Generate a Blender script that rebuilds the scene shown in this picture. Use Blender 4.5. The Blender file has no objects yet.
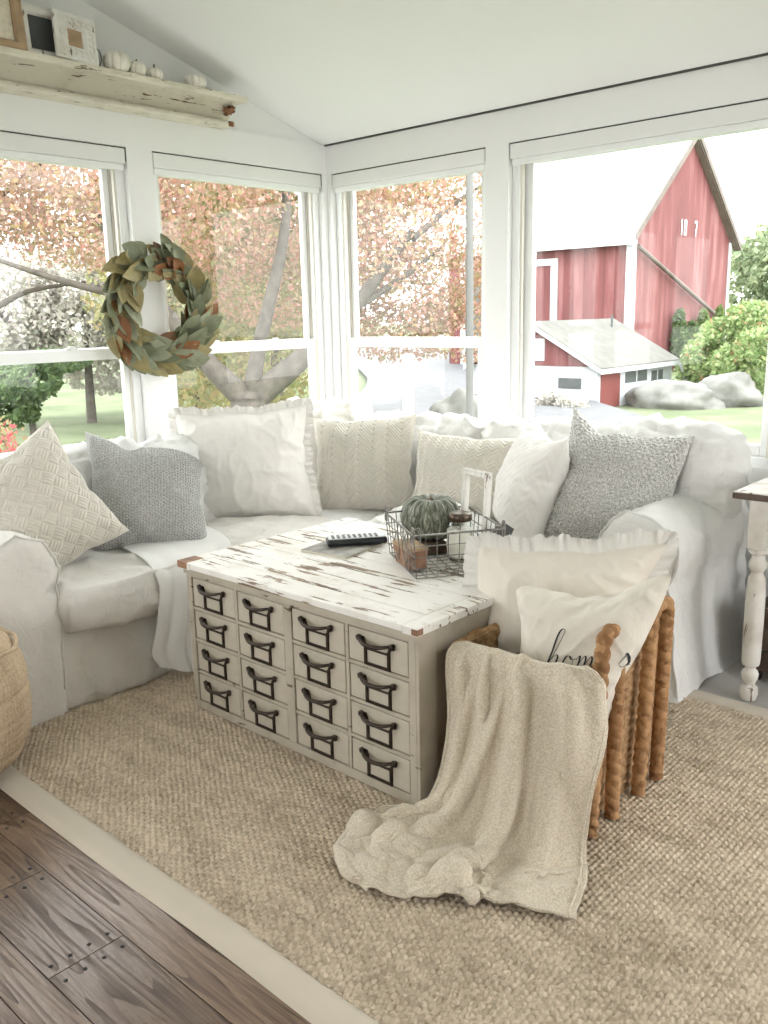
import bpy, math, random
import numpy as np
from mathutils import Matrix, Vector
random.seed(7)
rng = np.random.default_rng(11)
PI = math.pi
sc = bpy.context.scene
COL = sc.collection

# ------------------------------------------------------------------ helpers
def link(o, parent=None):
    COL.objects.link(o)
    if parent is not None:
        o.parent = parent
    return o

def tag(o, label=None, cat=None, group=None, kind=None):
    if label: o['label'] = label
    if cat: o['category'] = cat
    if group: o['group'] = group
    if kind: o['kind'] = kind
    return o

def empty(name, loc=(0, 0, 0), rz=0, label=None, cat=None, group=None):
    o = bpy.data.objects.new(name, None)
    o.empty_display_size = .1
    o.location = loc
    o.rotation_euler = (0, 0, rz)
    link(o)
    return tag(o, label, cat, group)

def make(name, V, F, mat, parent=None, smooth=True, midx=None, auto=None):
    """V (n,3) array, F: (m,4)/(m,3) array or list of lists"""
    me = bpy.data.meshes.new(name)
    V = np.asarray(V, dtype=np.float32)
    if isinstance(F, np.ndarray):
        k = F.shape[1]
        me.vertices.add(len(V)); me.vertices.foreach_set('co', V.ravel())
        me.loops.add(F.size); me.loops.foreach_set('vertex_index', F.astype(np.int32).ravel())
        me.polygons.add(len(F))
        me.polygons.foreach_set('loop_start', np.arange(0, F.size, k, dtype=np.int32))
        me.polygons.foreach_set('loop_total', np.full(len(F), k, dtype=np.int32))
        me.update(calc_edges=True)
    else:
        me.from_pydata([tuple(map(float, v)) for v in V], [], [tuple(int(i) for i in f) for f in F])
        me.update()
    me.validate()
    mats = mat if isinstance(mat, (list, tuple)) else [mat]
    for m in mats: me.materials.append(m)
    if midx is not None:
        me.polygons.foreach_set('material_index', np.asarray(midx, dtype=np.int32))
    me.polygons.foreach_set('use_smooth', np.full(len(me.polygons), bool(smooth)))
    o = bpy.data.objects.new(name, me)
    link(o, parent)
    if auto:
        try:
            bpy_set_sharp(me, auto)
        except Exception:
            pass
    return o

def bpy_set_sharp(me, ang):
    me.set_sharp_from_angle(angle=ang)

def inward_fix(o):
    return o

def bevel(o, w=.004, seg=2):
    m = o.modifiers.new('bevel', 'BEVEL'); m.width = w; m.segments = seg
    m.limit_method = 'ANGLE'; m.angle_limit = math.radians(40)
    return o

def solid(o, t, off=-1):
    m = o.modifiers.new('solid', 'SOLIDIFY'); m.thickness = t; m.offset = off
    return o

class MB:
    """collects primitives that form ONE mesh"""
    def __init__(s): s.v = []; s.f = []; s.mi = []; s.n = 0; s.cur = 0
    def add(s, V, F):
        V = np.asarray(V, float)
        s.v.append(V)
        for q in F: s.f.append([int(i) + s.n for i in q]); s.mi.append(s.cur)
        s.n += len(V); return s
    def box(s, x0, x1, y0, y1, z0, z1, M=None):
        V = np.array([(x, y, z) for z in (z0, z1) for y in (y0, y1) for x in (x0, x1)], float)
        if M is not None: V = (np.array(M)[:3, :3] @ V.T).T + np.array(M)[:3, 3]
        return s.add(V, [(0, 2, 3, 1), (4, 5, 7, 6), (0, 1, 5, 4), (1, 3, 7, 5), (3, 2, 6, 7), (2, 0, 4, 6)])
    def tube(s, P, r, n=8, closed=False, rfn=None):
        V, F = tube(P, r, n, closed); return s.add(V, F)
    def lathe(s, prof, n=32, c=(0, 0, 0)):
        V, F = lathe(prof, n); return s.add(V + np.array(c), F)
    def build(s, name, mat, parent=None, smooth=False, auto=None):
        return make(name, np.concatenate(s.v), s.f, mat, parent, smooth, s.mi if isinstance(mat, (list, tuple)) else None, auto)

def frames(P, closed=False):
    P = np.asarray(P, float); n = len(P)
    if closed: T = np.roll(P, -1, 0) - np.roll(P, 1, 0)
    else:
        T = np.empty_like(P); T[1:-1] = P[2:] - P[:-2]; T[0] = P[1] - P[0]; T[-1] = P[-1] - P[-2]
    T /= np.linalg.norm(T, axis=1)[:, None] + 1e-12
    up = np.array([0, 0, 1.]) if abs(T[0][2]) < .9 else np.array([1., 0, 0])
    N = np.empty_like(P)
    v = np.cross(T[0], up); v /= np.linalg.norm(v); N[0] = v
    for i in range(1, n):
        v = N[i-1] - T[i] * (N[i-1] @ T[i]); v /= np.linalg.norm(v) + 1e-12; N[i] = v
    return P, T, N, np.cross(T, N)

def tube(P, r, n=8, closed=False, fn=None):
    P, T, N, B = frames(P, closed); m = len(P)
    r = np.broadcast_to(np.asarray(r, float), (m,))
    a = np.arange(n) * 2 * PI / n
    rr = r[:, None] * np.ones(n)[None]
    if fn is not None:
        s = np.concatenate([[0], np.cumsum(np.linalg.norm(np.diff(P, axis=0), axis=1))])
        rr = rr + fn(s[:, None], a[None])
    V = P[:, None] + rr[..., None] * (np.cos(a)[None, :, None] * N[:, None] + np.sin(a)[None, :, None] * B[:, None])
    V = V.reshape(-1, 3); F = []
    M = m if closed else m - 1
    for i in range(M):
        j = (i + 1) % m
        for k in range(n):
            l = (k + 1) % n
            F.append((i*n+k, j*n+k, j*n+l, i*n+l)[::-1])
    if not closed:
        F.append(tuple(range(n))); F.append(tuple(range((m-1)*n, m*n))[::-1])
    return V, F

def lathe(prof, n=32):
    prof = np.asarray(prof, float); m = len(prof)
    a = np.arange(n) * 2 * PI / n
    V = np.stack([prof[:, 0, None] * np.cos(a), prof[:, 0, None] * np.sin(a), np.repeat(prof[:, 1, None], n, 1)], -1).reshape(-1, 3)
    F = []
    for i in range(m-1):
        for k in range(n):
            l = (k+1) % n
            F.append((i*n+k, i*n+l, (i+1)*n+l, (i+1)*n+k))
    F.append(tuple(range(n))[::-1]); F.append(tuple(range((m-1)*n, m*n)))
    return V, F

def spline(P, n=40, closed=False):
    P = np.asarray(P, float)
    if closed: Q = np.concatenate([P[-1:], P, P[:2]])
    else: Q = np.concatenate([2*P[:1]-P[1:2], P, 2*P[-1:]-P[-2:-1]])
    seg = len(Q) - 3; out = []
    for t in np.linspace(0, seg, n, endpoint=not closed):
        i = min(int(t), seg-1); u = t - i
        a, b, c, d = Q[i:i+4]
        out.append(.5*((2*b) + (-a+c)*u + (2*a-5*b+4*c-d)*u*u + (-a+3*b-3*c+d)*u**3))
    return np.array(out)

_perm = rng.permutation(256); _perm = np.concatenate([_perm, _perm, _perm[:2]])
_grad = rng.normal(size=(256, 3)); _grad /= np.linalg.norm(_grad, axis=1)[:, None]
def noise(P):
    P = np.asarray(P, float); i = np.floor(P).astype(int); f = P - i; i &= 255
    u = f*f*f*(f*(f*6-15)+10); r = 0
    for dx in (0, 1):
        for dy in (0, 1):
            for dz in (0, 1):
                h = _perm[_perm[_perm[(i[..., 0]+dx) & 255] + ((i[..., 1]+dy) & 255)] % 256 + ((i[..., 2]+dz) & 255)] % 256
                g = _grad[h]
                d = g[..., 0]*(f[..., 0]-dx) + g[..., 1]*(f[..., 1]-dy) + g[..., 2]*(f[..., 2]-dz)
                w = (u[..., 0] if dx else 1-u[..., 0]) * (u[..., 1] if dy else 1-u[..., 1]) * (u[..., 2] if dz else 1-u[..., 2])
                r = r + w*d
    return r
def fbm(P, o=3):
    P = np.asarray(P, float)
    return sum(noise(P * 2**k + 17.3*k) / 2**k for k in range(o))
def wrinkle(P, s=6., amp=.006, seed=0., stretch=(1, 1, 1)):
    """soft cloth creases: domain-warped ridged noise"""
    P = np.asarray(P, float) * np.array(stretch) * s + seed
    W = P + .7*np.stack([noise(P*.6+3.1), noise(P*.6+9.7), noise(P*.6+21.)], -1)
    n1 = 1 - np.abs(noise(W)) * 3.2
    n2 = 1 - np.abs(noise(W*2.1+5)) * 3.2
    return amp * (np.clip(n1, 0, 1)**2 * .8 + np.clip(n2, 0, 1)**2 * .35 + .6*noise(P*.5))

def grid(L_, shape, q):
    """cloth shapes relaxed beforehand, stored as differences along each row"""
    A = np.array(L_, dtype=np.int64).reshape((3,)+tuple(shape[:-1]))
    return np.moveaxis(np.cumsum(A, axis=-1), 0, -1)*q
THROW = grid([-1500,9,8,9,8,9,8,9,9,9,9,10,9,10,10,10,10,10,9,10,9,8,9,9,8,9,8,9,8,9,8,9,9,8,9,9,8,9,-1505,9,8,9,9,9,9,9,10,9,9,10,10,10,10,11,10,10,9,10,9,9,9,9,9,9,9,9,9,9,9,9,9,10,9,9,9,10,-1511,9,10,9,9,10,9,10,9,10,10,10,10,10,11,10,10,10,10,10,9,10,9,9,10,9,9,9,10,10,9,10,10,10,9,10,10,10,-1517,10,10,10,10,9,10,10,10,10,10,11,10,10,11,10,11,10,10,10,10,10,9,10,9,10,10,9,10,10,11,10,10,11,10,10,11,10,-1522,10,10,11,10,10,10,11,10,10,11,10,11,10,11,10,11,10,11,10,10,10,10,10,10,10,10,11,10,11,10,11,11,11,11,11,11,11,-1527,11,10,11,10,11,11,10,11,11,10,11,11,10,11,11,10,11,11,10,11,10,10,11,10,11,10,11,11,11,11,12,11,12,11,12,11,12,-1531,11,11,10,11,11,11,11,11,11,11,10,11,11,11,11,11,11,11,10,11,11,11,11,10,11,12,11,11,12,12,12,12,12,13,12,12,12,-1535,11,11,11,11,11,11,12,11,11,11,11,11,11,11,11,11,11,11,11,12,11,11,12,11,12,11,12,12,13,12,13,13,13,13,14,13,13,-1538,11,11,11,11,11,12,11,11,12,11,11,11,11,11,11,12,11,12,11,12,12,12,12,12,12,13,12,13,13,13,14,14,14,14,14,14,14,-1541,12,11,11,11,11,11,12,11,12,11,11,11,11,11,12,12,11,12,12,13,12,12,13,13,13,13,13,14,14,14,14,15,15,15,15,15,15,-1543,13,12,12,11,9,9,12,13,12,11,13,12,8,11,11,13,12,13,13,13,15,7,11,16,14,14,15,15,15,15,16,15,11,17,16,17,12,-1544,13,12,13,11,8,8,12,13,13,13,13,11,8,8,13,13,13,14,13,14,17,3,9,19,15,16,16,16,17,15,17,12,11,18,17,17,9,-1545,13,13,13,11,8,7,12,14,12,13,13,12,9,6,13,14,14,14,14,15,16,-2,12,21,16,16,17,17,18,17,16,14,9,18,17,15,5,-1546,13,12,14,11,7,10,10,14,13,13,14,11,10,6,13,15,14,14,15,15,16,-4,15,20,17,16,17,17,19,18,17,13,9,17,18,12,1,-1547,13,12,14,9,9,11,11,13,13,14,14,13,8,8,12,15,14,15,14,16,15,-1,16,17,17,17,17,17,19,19,18,12,8,17,18,10,-3,-1548,12,13,11,12,10,11,10,14,13,14,15,12,8,8,14,15,14,15,15,15,13,6,14,17,15,17,17,18,19,19,19,8,10,17,19,7,-4,-1549,13,12,13,8,12,13,11,12,13,14,15,11,9,9,14,16,14,15,14,16,16,9,12,13,16,17,17,17,19,19,20,9,9,17,18,5,-4,-1549,13,12,14,9,10,11,12,14,13,13,14,9,14,9,14,15,14,15,14,16,17,10,10,12,18,17,17,16,19,19,20,12,7,17,18,5,-5,-1547,12,12,13,11,9,10,13,13,13,13,14,9,12,10,17,14,13,15,14,15,19,10,10,10,19,18,17,16,19,19,20,13,7,17,17,5,-4,-1544,12,11,13,12,9,9,14,12,11,12,14,10,12,12,16,13,13,13,14,16,19,14,3,14,20,17,17,15,19,19,20,16,7,15,17,7,-3,-1540,10,11,12,13,10,11,11,11,9,11,15,12,11,14,15,11,13,12,14,16,19,9,10,13,21,17,17,14,19,19,19,18,9,14,16,9,-1,-1537,10,10,11,13,12,9,9,12,7,12,14,14,12,14,12,12,13,11,14,16,19,10,12,12,20,17,17,14,17,21,18,19,11,13,15,11,3,-1535,10,9,11,12,11,8,11,12,6,12,13,15,12,13,12,13,11,12,14,16,19,10,12,14,20,17,17,14,15,20,18,20,14,12,14,11,7,-1534,9,9,11,12,10,8,12,9,8,12,14,14,12,12,13,13,9,13,15,16,18,11,11,16,19,17,17,14,15,19,18,19,16,13,13,12,8,-1534,9,9,10,11,10,8,13,9,9,12,14,13,11,13,13,12,9,14,15,15,19,13,13,14,18,17,16,15,14,16,19,18,18,14,13,11,10,-1535,9,9,10,10,9,9,13,9,11,12,13,12,11,14,14,8,12,14,15,15,19,15,15,12,17,16,16,16,13,14,18,18,19,15,13,11,10,-1537,9,9,10,9,9,10,12,12,11,12,11,11,13,14,12,8,14,14,15,15,18,19,15,11,15,17,15,15,15,13,15,18,19,16,13,12,11,-1540,10,10,9,8,9,10,13,13,11,11,11,10,14,14,9,12,14,14,15,15,18,20,17,9,15,16,15,14,15,15,12,16,19,17,13,14,10,-1543,10,10,9,8,8,12,13,13,11,11,10,10,14,14,9,14,14,15,14,15,17,21,19,8,14,16,14,14,15,17,11,12,19,17,14,14,12,-1547,11,11,8,7,8,12,14,11,11,12,10,10,15,12,12,15,14,15,14,15,18,20,19,9,13,16,14,14,14,18,12,11,15,17,15,15,13,-1551,11,11,9,6,8,12,13,13,12,10,10,11,15,12,14,15,15,14,15,15,17,21,17,10,13,15,15,15,14,18,13,9,14,15,16,15,14,-1556,12,11,9,5,9,12,13,15,12,10,7,13,14,14,15,15,15,15,14,15,17,18,19,12,13,14,14,15,16,18,14,7,14,14,15,16,15,-1562,13,11,8,5,8,12,15,15,13,9,7,14,14,15,16,15,16,15,15,15,16,17,17,12,17,14,14,15,17,17,17,5,13,13,15,16,16,-1568,13,10,8,6,6,12,15,16,13,9,9,15,13,17,16,16,15,16,15,15,16,15,17,14,19,14,15,15,17,18,16,6,12,13,14,15,17,-1575,12,10,9,7,3,11,15,17,14,11,9,15,14,17,17,16,16,15,15,16,16,15,16,18,18,15,15,17,18,18,15,6,12,12,14,15,16,-1588,12,12,11,6,3,11,14,18,16,12,8,15,15,17,18,17,16,14,15,16,18,16,21,16,18,16,15,18,19,19,14,8,12,11,
13,14,15,-1607,15,14,12,4,7,9,14,18,17,15,9,12,17,17,18,17,15,16,16,16,21,20,22,14,20,16,16,18,20,20,15,10,12,12,10,13,14,-1627,16,15,15,1,8,11,15,18,18,17,12,8,19,16,17,18,18,16,16,17,23,25,21,12,23,17,16,19,21,20,17,13,12,10,11,12,14,-1646,16,15,16,5,6,11,17,19,18,16,13,11,16,18,16,19,18,18,18,18,24,28,22,11,23,19,18,19,21,20,18,16,12,10,12,14,13,-1662,13,15,16,4,13,12,16,19,19,12,14,12,16,21,16,19,19,20,20,19,26,27,25,11,23,19,20,19,21,20,19,16,14,13,13,13,14,-1669,13,3,14,16,12,9,19,20,20,16,6,10,18,23,19,18,20,21,21,21,24,31,25,11,23,20,21,18,21,20,17,17,16,14,14,15,15,-1663,13,-9,3,18,15,14,20,20,21,15,4,10,18,24,22,18,20,21,22,21,23,31,28,11,21,22,22,18,20,21,16,16,17,16,15,16,16,-1654,3,-15,-1,21,14,19,19,20,21,13,4,15,16,23,22,19,21,21,22,22,22,31,28,12,20,24,22,19,19,20,15,16,18,18,17,17,18,-1639,-12,-20,-3,22,21,15,17,21,22,6,11,14,18,22,23,20,20,21,22,23,23,26,29,14,20,24,22,20,19,19,16,16,20,19,19,18,19,-1639,-16,-20,-2,20,22,15,18,20,21,5,17,13,19,23,22,20,20,20,21,23,25,24,28,14,23,23,22,21,19,18,18,18,21,20,19,19,19,-1652,-10,-11,-3,16,20,17,18,20,18,13,17,14,21,22,20,20,19,18,21,21,26,23,28,16,29,19,21,22,21,18,18,21,20,21,19,19,20,-1667,1,-1,-2,8,18,18,20,17,17,17,20,16,23,22,19,16,17,19,21,17,24,27,25,27,29,14,20,23,21,20,19,20,21,20,19,20,20,-1670,1,4,4,2,17,18,18,17,20,21,19,21,23,20,14,17,17,18,20,15,22,30,26,30,29,11,20,22,21,20,20,21,20,20,20,21,20,-1661,7,4,3,0,9,14,18,22,24,21,20,21,21,15,19,15,15,18,20,16,19,33,25,29,29,10,21,21,21,20,20,21,20,21,20,21,21,-1654,9,10,2,1,-2,18,20,23,24,21,19,21,18,17,16,13,17,16,19,21,18,33,22,25,30,13,20,21,21,20,20,20,21,21,20,21,21,-1640,7,7,1,0,1,17,22,24,24,20,19,20,19,15,14,14,15,16,19,22,22,28,21,21,30,16,20,21,21,20,20,19,21,21,20,21,21,-1628,5,2,1,1,8,20,22,22,22,19,19,20,15,14,16,13,15,15,20,20,23,21,26,19,29,20,19,22,21,17,20,20,21,21,21,20,22,-1614,4,3,1,2,10,19,18,22,22,18,16,15,17,15,15,14,15,16,19,20,22,22,24,19,26,24,17,22,20,19,19,21,21,21,20,21,21,-1595,5,4,3,2,7,17,17,19,20,17,13,15,16,15,14,14,15,17,18,20,23,20,24,22,23,22,16,21,19,22,20,20,21,22,20,21,21,-1572,6,6,4,2,7,10,15,16,17,15,14,14,14,14,14,14,15,16,19,20,21,23,19,23,28,15,16,20,21,22,21,20,22,20,21,21,22,-1555,11,8,5,2,3,12,12,11,14,15,13,13,14,13,13,13,16,16,19,16,23,12,25,28,28,9,15,20,23,23,22,21,21,21,20,22,21,-1541,10,11,8,2,2,11,10,10,13,14,12,12,13,12,13,14,15,17,14,15,21,12,26,30,24,5,19,22,24,23,21,21,21,21,21,21,22,-1530,10,11,9,4,4,10,11,8,13,12,11,11,13,12,12,13,15,16,12,12,20,9,31,29,24,7,15,25,25,22,21,20,21,21,21,21,22,2120,-1,-1,-1,0,-1,-1,-1,-2,-1,-3,-3,-3,-3,-4,-3,-4,-3,-4,-2,-3,-2,-3,-2,-2,-2,-2,-2,-1,-2,-1,-1,-1,-1,-1,-1,-1,-1,2102,-1,-1,-1,0,-1,-1,-1,-2,-2,-2,-2,-3,-3,-3,-3,-3,-3,-3,-2,-3,-2,-2,-2,-1,-2,-1,-2,-1,-1,0,-1,0,-1,0,0,-1,0,2084,-1,-1,-1,-1,-1,-1,-1,-1,-2,-2,-2,-3,-2,-3,-3,-2,-3,-2,-2,-2,-1,-2,-1,-2,-1,-1,-1,0,-1,0,0,1,0,0,1,0,0,2065,-1,-1,-1,-1,-1,-1,-1,-1,-2,-1,-2,-2,-2,-3,-2,-2,-2,-2,-1,-1,-2,-1,-1,-1,-1,0,0,-1,1,0,1,1,1,1,1,1,1,2048,-1,-1,-2,-1,-1,-1,-1,-1,-1,-2,-1,-2,-2,-2,-2,-1,-2,-1,-1,-1,-1,-1,0,-1,0,0,0,0,1,1,1,1,2,2,1,2,1,2031,-1,-1,-1,-1,-1,-2,-1,-1,-1,-1,-2,-1,-1,-2,-1,-2,-1,-1,0,-1,-1,0,-1,0,0,0,1,1,1,1,2,2,2,2,3,2,2,2016,-2,-1,-1,-1,-1,-1,-1,-1,-1,-1,-1,-1,-1,-1,-2,-1,-1,0,-1,0,0,0,-1,0,0,0,1,1,2,2,2,2,3,2,3,2,3,2001,-1,-1,0,-1,-1,-1,-1,-1,-1,-1,-1,-1,0,-1,-2,-1,-1,0,0,-1,1,1,-2,0,0,0,1,1,3,2,3,2,2,3,3,3,2,1988,-1,-1,-1,0,-1,-1,-1,-1,-1,0,-1,0,-1,-1,-1,-1,-1,0,-1,0,1,0,-1,-1,0,1,1,1,2,3,3,2,3,3,3,3,3,1975,-1,0,-1,-1,0,-1,-1,0,-1,-1,0,-1,-1,-1,0,-1,0,-1,0,0,-1,0,0,-1,1,0,1,1,2,2,3,3,3,4,3,3,3,1965,0,0,0,-1,0,-2,3,0,-1,-2,1,-2,-5,3,2,-1,-1,1,-1,-1,1,-9,7,1,-1,2,0,0,4,-2,3,6,9,3,4,3,10,1954,1,1,0,-2,1,-2,4,1,1,-1,-1,-5,-5,8,2,-1,-1,1,-1,0,-1,-14,11,0,4,-1,2,0,4,-5,2,9,13,2,6,5,15,1948,1,0,0,-3,-1,0,4,2,0,-1,-1,-6,-4,9,4,0,-1,1,-1,1,-5,-16,12,6,2,0,1,1,2,-6,4,9,14,5,6,10,17,1946,0,0,-2,-5,-5,3,9,1,0,0,-3,-7,-5,10,5,0,1,0,0,0,-6,-20,10,12,4,0,0,1,-1,-4,4,10,17,7,6,13,19,1945,1,-1,0,-11,-9,5,10,6,-1,-1,-3,-8,-7,10,10,-2,2,-1,0,1,-8,-24,8,19,5,-1,-1,
2,-1,-6,4,13,19,9,6,15,19,1945,0,-1,-3,-9,-11,5,12,6,0,-1,-4,-10,-6,13,6,1,1,-2,0,3,-9,-26,6,21,7,0,-1,3,-2,-7,3,16,19,9,7,17,18,1945,0,-2,-1,-13,-7,3,11,7,-1,0,-4,-12,-2,13,5,1,-2,-4,3,3,-8,-25,1,24,7,-1,0,5,-2,-8,3,16,19,10,8,17,19,1945,-1,-1,0,-12,-10,6,11,4,-3,2,-5,-13,1,12,5,-1,-5,-2,5,2,-7,-25,1,24,6,-1,1,6,-1,-9,2,15,20,11,9,18,18,1944,-2,0,1,-9,-11,9,8,-2,-2,4,-5,-13,4,11,2,-4,-8,2,6,1,-5,-24,0,24,5,-2,3,7,0,-9,0,14,20,12,10,18,19,1942,-1,0,2,-6,-10,8,4,-8,2,6,-4,-11,2,10,-2,-9,-6,6,5,1,-4,-21,2,20,3,-2,4,9,2,-9,-2,12,20,14,10,18,19,1939,0,2,1,-2,-7,2,-4,-6,6,6,-2,-9,2,4,-8,-10,-3,9,5,1,-4,-22,-1,23,5,-2,3,11,5,-7,-5,9,20,15,11,17,19,1937,0,3,0,-3,0,-6,-10,0,9,3,-3,-1,-1,-6,-11,-8,3,10,3,1,-3,-23,-2,24,6,-2,3,12,8,-3,-8,5,18,17,12,16,19,1934,1,2,-1,-5,-3,-7,-7,4,9,2,-6,0,-4,-10,-11,-4,8,9,1,2,-3,-23,-2,23,8,-2,2,12,11,2,-9,1,16,17,13,15,18,1932,1,0,-3,-4,-6,-6,-4,7,7,-1,-5,-4,-7,-10,-10,1,11,6,1,2,-4,-21,-3,22,10,-3,2,11,13,8,-8,-2,13,16,14,15,16,1929,0,-1,-3,-6,-6,-6,-1,8,4,-3,-5,-7,-8,-10,-7,7,10,3,2,1,-4,-20,-5,23,11,-2,0,10,14,12,-2,-6,10,15,13,15,15,1925,1,-1,-5,-7,-8,-4,2,7,0,-4,-8,-8,-7,-9,-3,11,8,1,2,1,-4,-19,-6,23,12,-1,-2,8,13,16,6,-6,5,13,12,13,15,1920,2,-2,-5,-9,-8,-3,4,3,-1,-6,-9,-9,-7,-7,5,10,4,1,2,2,-4,-17,-8,22,14,-1,-3,8,10,16,13,1,-1,10,11,12,13,1916,1,-1,-7,-10,-9,-1,3,1,-3,-7,-11,-9,-6,-3,12,6,2,2,2,2,-5,-16,-8,22,15,0,-4,7,10,12,16,9,-1,7,10,9,12,1911,1,-2,-8,-11,-9,-2,2,1,-5,-8,-11,-9,-4,3,11,4,2,1,3,2,-6,-15,-7,21,15,2,-4,6,11,8,15,15,5,4,10,6,11,1905,1,-2,-9,-12,-10,-1,1,-4,-5,-7,-10,-9,-2,8,9,3,2,1,2,2,-6,-14,-7,20,16,4,-3,4,11,5,14,17,12,6,8,5,9,1899,1,-4,-9,-13,-10,-2,1,-7,-2,-9,-10,-7,1,10,6,3,1,1,2,1,-6,-14,-6,19,16,7,0,2,9,4,12,18,15,12,6,6,7,1892,0,-4,-11,-13,-10,-1,1,-3,-4,-10,-13,-5,4,8,5,3,1,1,2,0,-7,-16,-3,18,15,6,7,4,5,3,10,19,16,14,9,7,6,1884,-2,-6,-11,-13,-10,0,2,-1,-6,-11,-13,-5,6,7,4,3,2,2,0,-1,-8,-16,-1,19,11,7,7,7,5,5,9,16,17,16,12,8,6,1874,-5,-8,-10,-13,-10,3,2,-1,-7,-12,-12,-5,8,6,4,4,3,2,0,-2,-9,-17,3,16,9,6,7,7,8,8,3,18,18,17,14,10,8,1862,-7,-8,-11,-12,-10,6,2,-3,-6,-12,-11,-5,9,5,4,4,3,2,1,-2,-9,-16,4,12,9,6,6,6,8,6,5,20,19,18,16,12,10,1848,-7,-8,-10,-9,-9,4,3,-4,-6,-10,-11,-5,7,5,3,3,0,3,2,1,-8,-16,3,10,8,6,5,6,8,5,9,20,20,19,17,15,12,1834,-7,-9,-9,-5,-4,-2,3,-5,-5,-9,-8,-7,3,5,2,2,0,2,3,1,-5,-14,-1,10,7,5,4,7,8,9,9,21,20,19,19,16,15,1818,-8,-8,-9,-1,-4,-2,0,-5,-4,-6,-7,-7,-2,4,3,1,1,1,3,2,-5,-11,-2,9,7,4,5,6,8,10,13,20,19,20,20,17,16,1800,-6,-8,-10,-2,-2,0,-2,-6,-5,-4,-2,-8,-5,2,3,1,1,2,2,3,-4,-11,-1,10,8,3,5,6,8,11,15,18,20,20,19,18,16,1778,-2,-9,-8,1,-9,2,-2,-7,-5,-1,-1,-5,-7,-2,4,2,1,1,3,3,-3,-9,1,11,8,4,5,6,9,11,15,17,19,20,19,17,17,1751,4,-6,-2,-5,-9,3,-6,-7,-5,-3,3,-4,-6,-2,1,3,2,2,3,4,-1,-8,4,11,9,4,6,6,10,11,15,16,18,20,18,17,16,1727,7,8,-5,-8,-9,-2,-6,-6,-5,-2,3,-3,-3,-4,-1,3,3,3,3,4,1,-5,4,12,9,4,6,7,10,11,14,17,18,18,18,17,17,1710,9,5,-2,-10,-6,-6,-5,-6,-5,-1,3,-3,-3,-2,-2,3,3,4,4,4,3,-2,5,11,9,5,6,7,10,12,14,17,17,18,17,17,16,1714,2,-6,-5,-11,-7,-5,-5,-6,-5,2,0,-1,-3,-2,0,3,4,5,3,5,3,4,4,10,9,6,6,8,11,11,14,16,17,16,17,16,16,1713,-9,-7,-10,-12,-8,-5,-5,-6,-5,3,-1,0,-2,-1,2,4,4,6,6,3,5,5,4,11,8,6,6,8,11,12,14,15,16,16,16,16,15,1719,-15,-17,-17,-14,-9,-6,-6,-6,-2,2,0,-1,0,0,4,5,4,8,5,4,5,6,5,10,8,5,6,8,11,12,15,14,16,16,16,15,15,1707,-19,-19,-18,-16,-10,-8,-6,-3,1,3,-3,1,0,2,4,7,6,5,4,4,6,7,11,8,7,3,7,8,12,12,15,14,16,15,16,15,13,1685,-18,-19,-18,-19,-13,-6,-3,1,2,0,0,1,2,4,6,4,6,4,4,4,6,10,15,7,7,2,8,10,11,13,14,14,14,14,14,14,13,1659,-15,-17,-20,-20,-15,-4,0,2,3,1,2,2,4,7,3,4,7,3,3,5,6,14,17,8,5,3,8,10,11,13,13,12,13,13,13,12,12,1632,-13,-14,-19,-19,-19,-3,2,3,5,3,1,5,6,6,4,6,3,4,6,5,7,15,19,5,5,4,9,10,12,11,12,11,11,12,12,11,11,1612,-15,-14,-18,-19,-16,-1,1,4,6,3,1,6,8,7,3,5,3,5,5,7,9,18,18,0,6,6,10,11,11,11,11,10,10,11,11,10,10,1592,-14,-16,-17,-17,-9,2,2,2,3,2,3,6,7,6,3,5,4,5,5,9,13,20,13,-2,6,8,13,8,11,12,9,9,10,11,9,10,10,1574,-13,-14,-16,-16,-7,1,0,2,3,2,3,6,7,5,4,4,4,6,8,11,15,16,13,4,2,9,16,5,13,9,10,9,10,9,10,10,9,1559,-12,-13,-13,-15,-12,-3,0,3,4,4,
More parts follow.
